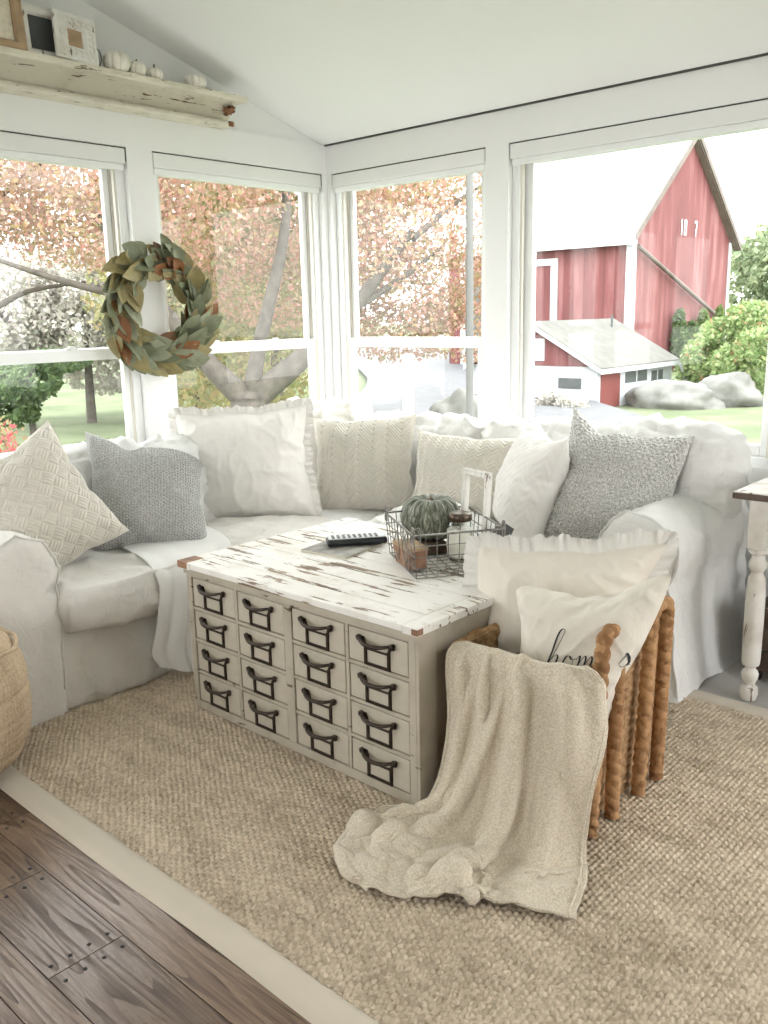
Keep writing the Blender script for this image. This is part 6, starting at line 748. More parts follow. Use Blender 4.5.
def k_chev(s, t):
    tri = np.abs(fr(s/.06)-.5)*2
    return .009*np.abs(np.sin(PI*(t+.026*tri)/.019))**.8
def k_emb(s, t):
    tri = np.abs(fr(s/.085)-.5)*2
    a = np.abs(np.sin(PI*(t+.055*tri)/.045))**.5
    return .007*a*(.6+.4*np.abs(np.sin(PI*s/.0085)))
def k_chunky(s, t):
    p, q = .023, .019
    r = np.floor(t/q)
    h = np.abs(np.sin(PI*(s/p+.5*(r % 2))))**.8*np.abs(np.sin(PI*(t/q+.22*np.sin(PI*s/p))))**.7
    return .013*h
def k_none(s, t): return np.zeros_like(s)

def catrom(G, a, b):
    """bicubic lookup: G (n,m,3); a,b fractional indices"""
    n, m = G.shape[:2]
    i = np.clip(np.floor(a).astype(int), 0, n-2); j = np.clip(np.floor(b).astype(int), 0, m-2); fa = a-i; fb = b-j
    def wts(f): return (-.5*f+f*f-.5*f**3, 1-2.5*f*f+1.5*f**3, .5*f+2*f*f-1.5*f**3, -.5*f*f+.5*f**3)
    wa, wb = wts(fa), wts(fb); out = 0
    for p in range(4):
        ii = np.clip(i+p-1, 0, n-1)
        row = 0
        for q in range(4): row = row + wb[q][..., None]*G[ii, np.clip(j+q-1, 0, m-1)]
        out = out + wa[p][..., None]*row
    return out
def pillow_surf(w, h, t, knit=k_none, var='A', chop=0., ears=.0, mir=1, soft=.3, wr=.006, ws=7., seed=0., slump=0., tl=0, tr=0, edge=14, cu=0., cw=.45, taper=0., shift=0.):
    G = {'A': PIL_A, 'B': PIL_B, 'C': PIL_C}[var]; n = G.shape[1]
    ext = G.reshape(-1, 3); ex = ext[:, 0].max()-ext[:, 0].min(); ez = ext[:, 2].max()-ext[:, 2].min(); ey = ext[:, 1].max()-ext[:, 1].min()
    def S(u, v, side):
        u = np.asarray(u, float); v = np.asarray(v, float)
        k = 0 if side > 0 else 1
        P = catrom(G[k], (mir*u+1)/2*(n-1), (v+1)/2*(n-1))
        x = mir*P[..., 0]/ex*w; z = P[..., 2]/ez*h; y = P[..., 1]/ey*t
        # soften the pointed corners a little towards a fuller square
        x = x*(1-soft)+soft*u*w*.47; z = z*(1-soft)+soft*v*h*.47
        prof = (1-np.abs(u)**2.4)*(1-np.abs(v)**2.4); eg = np.clip(prof*6, 0, 1)
        top = np.clip(v, 0, 1)
        z = z - chop*np.exp(-((u-cu)/cw)**2)*top**1.3
        y = y*(1-.30*min(chop/.1, 1)*np.exp(-((u-cu)/(cw*.8))**2)*top)
        x = x*(1-taper*((1-v)/2)**1.3)-shift*((1-v)/2)
        z = z + ears*np.abs(u)**3*top**3
        y = y*(1-slump*v*.6)
        z = z + tl*((1-u)/2)**4*((1+v)/2)**4 + tr*((1+u)/2)**4*((1+v)/2)**4
        q = np.stack([x, z, np.full_like(x, side*3.)], -1)
        wv = wrinkle(q, ws, wr, seed)*eg + knit(w/2*u, h/2*v)*np.clip(prof*edge, .15, 1)
        return np.stack([x, y-side*wv, z], -1)
    return S

def pillow(name, label, S, n, mat, loc, yaw, tilt=0, roll=0, cat='pillow', group='throw pillows on the corner sofa', back_mat=None):
    """tilt>0 leans back; roll turns about the face normal"""
    e = empty(name, (0, 0, 0), 0, label, cat, group)
    Mx = Matrix.Translation(loc) @ Matrix.Rotation(R_(yaw), 4, 'Z') @ Matrix.Rotation(R_(-tilt), 4, 'X') @ Matrix.Rotation(R_(roll), 4, 'Y')
    e.matrix_world = Mx
    l = np.linspace(-1, 1, n); l = np.sign(l)*np.abs(l)**.93
    U, Vv = np.meshgrid(l, l, indexing='ij')
    A = S(U, Vv, 1.); B = S(U, Vv, -1.)
    bd = np.zeros(U.shape, bool); bd[0] = bd[-1] = True; bd[:, 0] = bd[:, -1] = True
    mid = (A+B)/2; A[bd] = mid[bd]
    I = np.arange(n*n).reshape(n, n)
    J = np.full((n, n), -1); J[bd] = I[bd]
    inn = ~bd; J[inn] = n*n + np.arange(inn.sum())
    V = np.concatenate([A.reshape(-1, 3), B[inn]])
    F1 = np.stack([I[:-1, :-1], I[1:, :-1], I[1:, 1:], I[:-1, 1:]], -1).reshape(-1, 4)
    F2 = np.stack([J[:-1, :-1], J[:-1, 1:], J[1:, 1:], J[1:, :-1]], -1).reshape(-1, 4)
    mats = [mat, back_mat or mat]
    o = make('cover', V, np.concatenate([F1, F2]), mats, e, True, np.concatenate([np.zeros(len(F1)), np.ones(len(F2))]))
    return e

def ruffle(e, S, mat, width=.06, waves=46, seed=0., amp=.016):
    """gathered frill running round the pillow edge"""
    n = 640; m = 7
    t_ = np.linspace(0, 4, n, endpoint=False)
    sd = np.floor(t_).astype(int); f = (t_-sd)*2-1
    u = np.choose(sd, [f, np.ones(n), -f, -np.ones(n)]); v = np.choose(sd, [-np.ones(n), f, np.ones(n), -f])
    P = (S(u, v, 1.)+S(u, v, -1.))/2
    nx = np.where(np.abs(u) > .999, np.sign(u), 0.); nz = np.where(np.abs(v) > .999, np.sign(v), 0.)
    # smooth outward direction near corners
    dirn = np.stack([u*np.abs(u)**8, np.zeros(n), v*np.abs(v)**8], -1); dirn /= np.linalg.norm(dirn, axis=1)[:, None]
    ph = t_/4*2*PI*waves + 1.8*noise(np.stack([t_*4+seed, t_*0, t_*0], -1))*2
    V = []
    for k in range(m):
        s = k/(m-1)
        amp_k = amp*s**.8
        tt = t_/4*waves
        cyc = np.stack([np.cos(t_*PI/2)*waves*.32, np.sin(t_*PI/2)*waves*.32, t_*0+seed+s*.5], -1)
        off = amp_k*(1.5*noise(cyc)+.9*noise(cyc*2.1+4)+.35*np.sin(ph))
        wd = width*s*(1+.30*noise(cyc*.8+9)+.16*noise(cyc*2.7+2))
        q = P + dirn*(wd-.006)[:, None]; q[:, 1] += off + .012*noise(cyc*.12+7)*s
        V.append(q)
    V = np.array(V); I = np.arange(m*n).reshape(m, n); I = np.concatenate([I, I[:, :1]], 1)
    F = np.stack([I[:-1, :-1], I[:-1, 1:], I[1:, 1:], I[1:, :-1]], -1).reshape(-1, 4)
    o = make('ruffle', V.reshape(-1, 3), F, mat, e, True); return o

S = pillow_surf(.58, .58, .24, k_basket, 'A', soft=.55, wr=.006, ws=4, seed=1.2, slump=.10, tr=.02)
pillow('cream_basketweave_pillow', 'cream chunky basketweave knit pillow leaning on the left arm of the sofa', S, 230, M['knit_cream'], (-3.46, 1.625, .74), 68, 24, -27)
S = pillow_surf(.54, .55, .25, k_seed, 'B', soft=.55, chop=.045, cu=-.30, cw=.24, ears=.0, wr=.006, ws=5, seed=4.2, slump=.1, tl=.03, tr=-.15)
pillow('grey_knit_pillow', 'grey marled knit pillow with a dented top next to the cream basketweave pillow', S, 210, M['knit_gray'], (-3.44, 2.165, .735), 60, 20, 2)
S = pillow_surf(.70, .60, .26, k_none, 'A', soft=.6, wr=.013, ws=5, seed=8.1, slump=.12)
e = pillow('ruffled_euro_pillow', 'large plain white linen pillow with ruffled edge below the wreath', S, 110, M['linen_white'], (-3.55, 2.82, .765), 50, 14, -2)
ruffle(e, S, M['linen_white'], .045, 60, 1., .012)
S = pillow_surf(.60, .54, .20, k_lattice, 'A', soft=.6, mir=-1, wr=.006, ws=5, seed=2.1)
pillow('cream_lattice_pillow', 'cream lattice knit pillow in the sofa corner beside the ruffled white pillow', S, 220, M['knit_cream'], (-3.20, 3.33, .73), 26, 16, -3)
S = pillow_surf(.60, .47, .18, k_chev, 'A', soft=.6, wr=.005, ws=5, seed=5.5)
pillow('cream_chevron_pillow', 'cream zigzag knit pillow behind the small white picture frame', S, 210, M['knit_cream'], (-2.62, 3.42, .70), 8, 14, 1)
S = pillow_surf(.50, .55, .24, k_emb, 'A', soft=.35, wr=.008, ws=5, seed=6.5, tr=.04)
pillow('white_embossed_pillow', 'plain white embossed zigzag pillow turned sideways against the grey chunky pillow', S, 170, M['knit_white'], (-2.13, 3.28, .735), -40, 16, 8)
S = pillow_surf(.55, .58, .26, k_chunky, 'B', soft=.5, chop=.045, cu=-.42, cw=.22, ears=.01, wr=.006, ws=4, seed=3.3, slump=.1, tl=.03, taper=-.0)
pillow('grey_chunky_pillow', 'light grey chunky knit pillow with two pointed ears beside the right arm of the sofa', S, 220, M['knit_chunky'], (-1.76, 3.36, .755), 14, 20, 8)

# ------------------------------------------------------------------ card catalogue cabinet
CX0, CX1, CY0, CY1, CH = -2.745, -1.600, 1.865, 2.745, .578
cab = empty('drawer_cabinet', ((CX0+CX1)/2, (CY0+CY1)/2, .010), 0, 'low putty coloured cabinet of sixteen small drawers used as a coffee table', 'cabinet')
def rel(e, mb): 
    l = np.array(e.location); mb.v = [v-l for v in mb.v]; return mb
ZB = .012
st, cs, gap = .028, .040, .014
wcol = (CX1-CX0-2*st-cs-2*gap)/4
xs = [CX0+st, CX0+st+wcol+gap, CX0+st+2*wcol+gap+cs, CX0+st+3*wcol+2*gap+cs]
zt, zb_, gz = CH-.030, .045, .012
hrow = (zt-zb_-3*gz)/4
zs = [zt-(k+1)*hrow-k*gz for k in range(4)]
mb = MB()
mb.box(CX0, CX1, CY0+.05, CY1, ZB, CH)                 # carcass behind drawers
fy0, fy1 = CY0, CY0+.05
mb.box(CX0, CX0+st, fy0, fy1, ZB, CH); mb.box(CX1-st, CX1, fy0, fy1, ZB, CH)
mb.box(CX0+st, CX1-st, fy0, fy1, ZB, zb_); mb.box(CX0+st, CX1-st, fy0, fy1, zt, CH)
mb.box(xs[0]+wcol, xs[1], fy0+.002, fy1, zb_, zt); mb.box(xs[1]+wcol, xs[2], fy0, fy1, zb_, zt); mb.box(xs[2]+wcol, xs[3], fy0+.002, fy1, zb_, zt)
for c_ in range(4):
    for k in range(3): mb.box(xs[c_], xs[c_]+wcol, fy0+.002, fy1, zs[k]-gz, zs[k])
bevel(rel(cab, mb).build('carcass', M['cabinet'], cab), .002)
# side panel framing on the right side
mb = MB()
mb.box(CX1, CX1+.012, CY0, CY0+.085, ZB, CH); mb.box(CX1, CX1+.012, CY1-.085, CY1, ZB, CH)
mb.box(CX1, CX1+.012, CY0+.085, CY1-.085, CH-.08, CH); mb.box(CX1, CX1+.012, CY0+.085, CY1-.085, ZB, .10)
bevel(rel(cab, mb).build('side_frame', M['cabinet'], cab), .002)
# boards of the top
mb = MB(); yb = [1.848, 1.965, 2.085, 2.19, 2.31, 2.42, 2.545, 2.655, 2.768]
for a, b in zip(yb[:-1], yb[1:]):
    dz = rr.uniform(-.002, .002)
    mb.box(-2.70, -1.64, a+.002, b-.002, CH+.004, .605+dz)
mb.box(-2.772, -2.702, 1.848, 2.768, CH+.001, .607); mb.box(-1.638, -1.578, 1.848, 2.768, CH+.001, .606)
bevel(rel(cab, mb).build('top_boards', M['chip_top'], cab), .003)
mb = MB(); mb.box(-2.774, -2.715, 1.846, 1.93, CH+.004, .6085); bevel(rel(cab, mb).build('bare_corner', M['brownwood'], cab), .002)
mb = MB(); mb.box(-1.60, -1.576, 1.846, 1.875, CH+.004, .602)
bevel(rel(cab, mb).build('bare_corner', M['brownwood'], cab), .002)
mb = MB(); mb.box(CX0-.006, CX1+.014, CY0-.008, CY0, CH-.016, CH+.001)
rel(cab, mb).build('top_moulding', M['cabinet'], cab)

PS = 1.36
def pull_mesh():
    mb = MB()
    a = np.linspace(-1, 1, 17)
    P = np.stack([.058*a, -.006-.026*(1-np.abs(a)**2.6), .004 + .010*np.abs(a)**2 - .004], -1)
    rad = .0042+.0028*(1-np.abs(a)**2)
    mb.tube(P, rad, 8)
    for s in (-1, 1):
        mb.tube([(s*.058, -.004, .012), (s*.0585, -.010, .010), (s*.058, -.010, .004), (s*.056, -.004, -.004)], [.006, .0075, .007, .005], 8)
    return np.concatenate(mb.v), mb.f
def holder_mesh():
    mb = MB()
    # tapered ears then label frame
    for s in (-1, 1):
        x0, x1 = s*.056, s*.041
        Vq = [(x0, -.0045, .010), (x0-s*.011, -.0045, .010), (x1-s*.004, -.0045, -.02), (x1+s*.003, -.0045, -.02)]
        Vb = [(x, 0, z) for x, y, z in Vq]
        mb.add(Vq+Vb, [(0, 1, 2, 3), (7, 6, 5, 4), (0, 4, 5, 1), (1, 5, 6, 2), (2, 6, 7, 3), (3, 7, 4, 0)])
        mb.box(min(s*.044, s*.036), max(s*.044, s*.036), -.0055, 0, -.074, -.018)
    mb.box(-.044, .044, -.0055, 0, -.082, -.0735); mb.box(-.040, .040, -.0045, 0, -.030, -.0245)
    return np.concatenate(mb.v), mb.f
proto_d = None
for c_ in range(4):
    for k in range(4):
        dx, dz = xs[c_]+wcol/2, zs[k]+hrow/2
        loc = (dx-cab.location[0], CY0-cab.location[1]+.004+rr.uniform(-.0015, .0015), dz-cab.location[2])
        if proto_d is None:
            mb = MB(); i = .0036
            mb.box(-wcol/2+i, wcol/2-i, -.001, .040, -hrow/2+i, hrow/2-i)
            d = mb.build('drawer', M['drawer'], cab); bevel(d, .003)
            V, F = pull_mesh(); V = V*np.array([1.22, 1.15, .97])+np.array([0, -.001, .024]); p_ = make('pull', V, F, M['iron'], d, True)
            V, F = holder_mesh(); V = V*np.array([1.22, 1.15, .97])+np.array([0, -.001, .024]); h_ = make('label_holder', V, F, M['iron'], d, False)
            d.location = loc; proto_d = (d, p_, h_)
        else:
            d = proto_d[0].copy(); COL.objects.link(d); d.parent = cab; d.location = loc
            for ch in proto_d[1:]:
                q = ch.copy(); COL.objects.link(q); q.parent = d
TZ = .6075
# ------------------------------------------------------------------ things on the cabinet
def at_thing(name, loc, rz, label, cat, group=None): return empty(name, loc, rz, label, cat, group)

mg = at_thing('magazine', (-2.40, 2.38, TZ), R_(8), 'grey covered magazine lying flat under the remote control', 'magazine')
mb = MB(); mb.box(-.11, .11, -.14, .14, .0, .007); bevel(mb.build('pages', M['paper'], mg), .001)
mb = MB(); mb.box(-.111, .111, -.141, .141, .0072, .0085); mb.build('cover', plain('faded_cover', (.30, .29, .26), .5, var=.5, vs=18), mg)

rm = at_thing('remote_control', (-2.375, 2.42, TZ+.010), R_(-38), 'black remote control with pale rows of buttons on the magazine', 'remote control')
rm.scale = (1.35, 1.05, 1.25)
V, F = gridbox(-.027, .027, -.115, .115, .001, .023, .009, .006); make('body', V, F, M['black_plastic'], rm)
V, F = gridbox(-.023, .023, -.108, .108, .0225, .0255, .0014, .006); make('face_plate', V, F, M['white_plastic'], rm)
mb = MB()
for i in range(9):
    for j in range(3):
        x, y = (j-1)*.013, -.09+i*.0205
        mb.box(x-.0042, x+.0042, y-.005, y+.005, .0255, .0278)
mb.build('buttons', M['grey_plastic'], rm)

# wire basket
WBX, WBY, WBH = .39, .33, .160
wb = at_thing('wire_basket', (-1.957, 2.443, TZ), R_(-33.5), 'rectangular grey wire basket standing on the cabinet around the green pumpkin', 'basket')
def wire_part():
    hx, hy = WBX/2, WBY/2; r = .0022; tp = .93
    mb = MB()
    def rect(z, k, rr_): mb.tube([(-hx*k, -hy*k, z), (hx*k, -hy*k, z), (hx*k, hy*k, z), (-hx*k, hy*k, z)], rr_, 6, True)
    for z, k, q in ((.004, tp, r), (.040, .945, r*.8), (.080, .962, r*.8), (.120, .98, r*.8)):
        P = [(-hx*k, -hy*k, z)]
        pts = [(-hx*k, -hy*k, z), (hx*k, -hy*k, z), (hx*k, hy*k, z), (-hx*k, hy*k, z)]
        for i in range(4): mb.tube([pts[i], pts[(i+1) % 4]], q, 6)
    def side(p, q, n):
        p = np.array(p); q = np.array(q)
        for i in range(n+1):
            a = p+(q-p)*i/n
            mb.tube([(a[0]*tp, a[1]*tp, .003), (a[0], a[1], WBH)], r*.8, 6)
    c = [(-hx, -hy), (hx, -hy), (hx, hy), (-hx, hy)]
    side(c[0], c[1], 9); side(c[1], c[2], 8); side(c[2], c[3], 9); side(c[3], c[0], 8)
    for i in range(1, 9): x = (-hx+2*hx*i/9)*tp; mb.tube([(x, -hy*tp, .003), (x, hy*tp, .003)], r*.75, 5)
    for i in range(1, 8): y = (-hy+2*hy*i/8)*tp; mb.tube([(-hx*tp, y, .003), (hx*tp, y, .003)], r*.75, 5)
    # crossing diamond wires on the near side
    for cx in (-hx*.1, hx*.45):
        for s in (-1, 1):
            mb.tube(spline([(cx+s*.030, -hy-.004, WBH), (cx+s*.010, -hy-.005, .12), (cx+s*.032, -hy-.003, .085), (cx+s*.008, -hy*.97-.003, .03), (cx+s*.02, -hy*.93, .004)], 18), r*.8, 6)
    mb.build('wire_mesh', M['wire'], wb, smooth=True)
    mb = MB()
    pts = [(-hx, -hy, WBH), (hx, -hy, WBH), (hx, hy, WBH), (-hx, hy, WBH)]
    for i in range(4): mb.tube([pts[i], pts[(i+1) % 4]], .0038, 8)
    for i in range(4): 
        for s in (0, 1):
            p = np.array(pts[i]); 
    mb.build('rim', M['wire'], wb, smooth=True)
    for (x, y, d) in ((-hx, -hy, (1, 0)), (hx, -hy, (0, 1)), (hx, hy, (-1, 0)), (-hx, hy, (0, -1)), (-hx, 0, (0, 1)), (hx, -hy, (-1, 0))):
        d = np.array(d)*.022
        mb = MB(); mb.tube(spline([(x, y, WBH-.03), (x, y, WBH+.016), (x+d[0]*.5, y+d[1]*.5, WBH+.026), (x+d[0], y+d[1], WBH+.016), (x+d[0], y+d[1], WBH-.03)], 18), .003, 8)
        mb.build('loop', M['wire'], wb, smooth=True)
wire_part()

def pumpkin(name, label, loc, r, h, lobes, mat, stem_h, group=None, rz=0., lobe_d=.12, tiltx=0., stemfn=None):
    e = empty(name, loc, rz, label, 'pumpkin', group)
    e.rotation_euler = (tiltx, 0, rz)
    n, m = lobes*10, 36
    a = np.linspace(0, 2*PI, n, endpoint=False); p = np.linspace(.02, PI-.02, m)
    A, P = np.meshgrid(a, p, indexing='ij')
    lob = np.abs(np.sin(A*lobes/2))**.55
    k = 1 - lobe_d*(1-lob)*np.sin(P)**.3
    rad = r*np.sin(P)**.85*k
    z = h/2*np.cos(P)*(1-.0) - .16*h*np.exp(-((P)/.42)**2) + .10*h*np.exp(-((PI-P)/.42)**2)
    z = z*(.9+.1*lob)
    z = z - z.min()
    rad = rad*(1+.03*noise(np.stack([np.cos(A)*1.5+r*50, np.sin(A)*1.5, P], -1)))
    V = np.stack([rad*np.cos(A), rad*np.sin(A), z], -1).reshape(-1, 3)
    I = np.arange(n*m).reshape(n, m); I2 = np.concatenate([I, I[:1]], 0)
    F = np.stack([I2[:-1, :-1], I2[:-1, 1:], I2[1:, 1:], I2[1:, :-1]], -1).reshape(-1, 4)
    F = [tuple(q) for q in F[:, ::1]] + [tuple(I[:, 0]), tuple(I[::-1, -1])]
    make('flesh', V, F, mat, e, True)
    zt_ = float(V[:, 2].max())-.16*h
    if stem_h:
        q = np.array([(0, 0, zt_-.002), (0, 0, zt_+stem_h*.35), (stem_h*.12, 0, zt_+stem_h*.75), (stem_h*.35, stem_h*.1, zt_+stem_h)])
        P_ = spline(q, 12); s = np.linspace(0, 1, 12)
        V, F = tube(P_, r*.13*(1.7-1.1*s**.5)*np.where(s > .9, 1.1, 1), 10, fn=lambda S_, A_: r*.02*np.sin(A_*5))
        make('stem', V, F, M['stem'], e, True)
    return e
# green striped skin
def greenskin():
    m, nt, p, o = newmat('green_pumpkin_skin')
    tc = N(nt, 'ShaderNodeTexCoord'); sx = N(nt, 'ShaderNodeSeparateXYZ'); L(nt, tc.outputs['Object'], sx.inputs[0])
    at = N(nt, 'ShaderNodeMath', operation='ARCTAN2'); L(nt, sx.outputs[0], at.inputs[0]); L(nt, sx.outputs[1], at.inputs[1])
    cb = N(nt, 'ShaderNodeCombineXYZ'); m1 = N(nt, 'ShaderNodeMath', operation='MULTIPLY'); m1.inputs[1].default_value = 9; L(nt, at.outputs[0], m1.inputs[0]); L(nt, m1.outputs[0], cb.inputs[0])
    m2 = N(nt, 'ShaderNodeMath', operation='MULTIPLY'); m2.inputs[1].default_value = 22; L(nt, sx.outputs[2], m2.inputs[0]); L(nt, m2.outputs[0], cb.inputs[1])
    n = N(nt, 'ShaderNodeTexNoise'); n.inputs['Scale'].default_value = 1.6; n.inputs['Detail'].default_value = 6; n.inputs['Distortion'].default_value = .6; L(nt, cb.outputs[0], n.inputs[0])
    L(nt, ramp(nt, n.outputs[0], [(.36, (.055, .07, .045)), (.5, (.15, .165, .12)), (.66, (.38, .385, .32))]), p.inputs['Base Color'])
    p.inputs['Roughness'].default_value = .5; bump(nt, p, n.outputs[0], .3, .002); return m
pumpkin('green_pumpkin', 'dusty green ribbed pumpkin with a short stem inside the wire basket', (-2.105, 2.555, TZ+.053), .118, .190, 12, greenskin(), .026, rz=.3)
b2 = at_thing('flat_block', (-2.095, 2.53, TZ+.0065), R_(-33), 'flat dark wooden slab lying under the green pumpkin in the wire basket', 'block')
mb = MB(); mb.box(-.07, .07, -.055, .055, 0, .022); mb.box(-.065, .065, -.05, .05, .0222, .046); bevel(mb.build('slab', M['darkwood'], b2), .002)

# candle jar
jr = at_thing('candle_jar', (-1.935, 2.52, TZ+.0065), 0, 'clear glass jar of white wax with a dark metal lid in the wire basket', 'jar')
jr.scale = (1.28, 1.28, 1.34)
jg = glass(); jg.name = 'jar_glass'
for nd in jg.node_tree.nodes:
    if nd.type == 'BSDF_TRANSPARENT': nd.inputs[0].default_value = (.93, .95, .94, 1)
    if nd.type == 'FRESNEL': nd.inputs[0].default_value = 1.9
prof = [(.030, 0), (.038, .003), (.0405, .012), (.0405, .088), (.036, .100), (.030, .106), (.0295, .116)]
V, F = lathe([(.001, .0)]+prof, 36); make('glass', V, F[:-1], jg, jr, True)
V, F = lathe([(.001, .003), (.034, .004), (.0385, .012), (.0385, .080), (.036, .082), (.001, .081)], 36); make('wax', V, F, M['wax'], jr, True)
V, F = lathe([(.028, .106), (.0335, .107), (.0345, .110), (.0345, .124), (.032, .127), (.001, .1275)], 36); make('lid', V, F, M['lid'], jr, True)
V, F = lathe([(.0015, .081), (.0015, .091), (.0004, .092)], 8); make('wick', V, F, M['ink'], jr, True)

bk = at_thing('wooden_block', (-2.02, 2.335, TZ+.0065), R_(-28), 'small brown wooden block with a notched end in the front of the wire basket', 'block')
mb = MB(); mb.box(-.065, .080, -.034, .034, 0, .040); mb.box(-.080, .075, -.038, .038, .0402, .066); bevel(mb.build('block', M['brownwood'], bk), .003)
mb = MB(); mb.box(-.081, .077, -.040, .040, .0663, .078); bevel(mb.build('pale_top', M['tanwood'], bk), .002)

def frame_obj(name, label, loc, rot, W, H, bw, d, mat, inner, cat='picture frame', group='frames on the mantel shelf', ornate=False, mat_in=None, backboard=True, inner_wh=None):
    e = empty(name, loc, 0, label, cat, group); e.rotation_euler = rot
    mb = MB(); x0, x1 = -W/2, W/2
    # profiled mitred frame: three steps across the width
    steps = [(0, 0, 0), (0, 0, d*.75), (bw*.15, 0, d), (bw*.35, 0, d*.85), (bw*.8, 0, d*.9), (bw, 0, d*.55), (bw, 0, 0)]
    rings = []
    for s, _, y in steps:
        rings.append([(x0+s, -y, s), (x1-s, -y, s), (x1-s, -y, H-s), (x0+s, -y, H-s)])
    V = np.array(rings).reshape(-1, 3); n = len(steps); F = []
    for i in range(n):
        j = (i+1) % n
        for k in range(4):
            l = (k+1) % 4; F.append((i*4+k, i*4+l, j*4+l, j*4+k))
    mb.add(V, F); bevel(mb.build('moulding', mat, e), .0015)
    if backboard:
        mb = MB(); mb.box(x0+bw*.9, x1-bw*.9, -.005, -.001, bw*.9, H-bw*.9); mb.build('picture', inner, e)
    if ornate:
        mb = MB(); rr2 = random.Random(5)
        def scroll(cx, cz, s, ph):
            P = [(cx+s*(.15+.85*t)*math.cos(ph+t*5.2), -d*.95, cz+s*(.15+.85*t)*math.sin(ph+t*5.2)) for t in np.linspace(0, 1, 14)]
            mb.tube(P, .0032, 6)
        cb = bw*.5; k = 0
        for i in range(6):
            u = -W/2+bw*.5+(W-bw)*i/5
            for z in (cb, H-cb): scroll(u, z, bw*.34, k); k += 1.7
            if 0 < i < 5:
                zz = bw*.5+(H-bw)*i/5
                for x in (x0+cb, x1-cb): scroll(x, zz, bw*.34, k); k += 1.7
        mb.build('scrollwork', M['chip_white'], e, smooth=True)
    return e
frame_obj('small_white_frame', 'small empty chipped white frame standing upright behind the candle jar', (-1.93, 2.605, TZ+.0075), (R_(-4), 0, R_(-14)), .15, .315, .024, .024, M['chip_white'], None, group='', backboard=False)
ck = at_thing('dark_card', (-1.80, 2.53, TZ+.0075), R_(52), 'small black board leaning in the right end of the wire basket', 'board')
ck.rotation_euler = (R_(-24), 0, R_(-36))
mb = MB(); mb.box(-.05, .06, -.003, .003, 0, .15); bevel(mb.build('board', M['slate'], ck), .001)

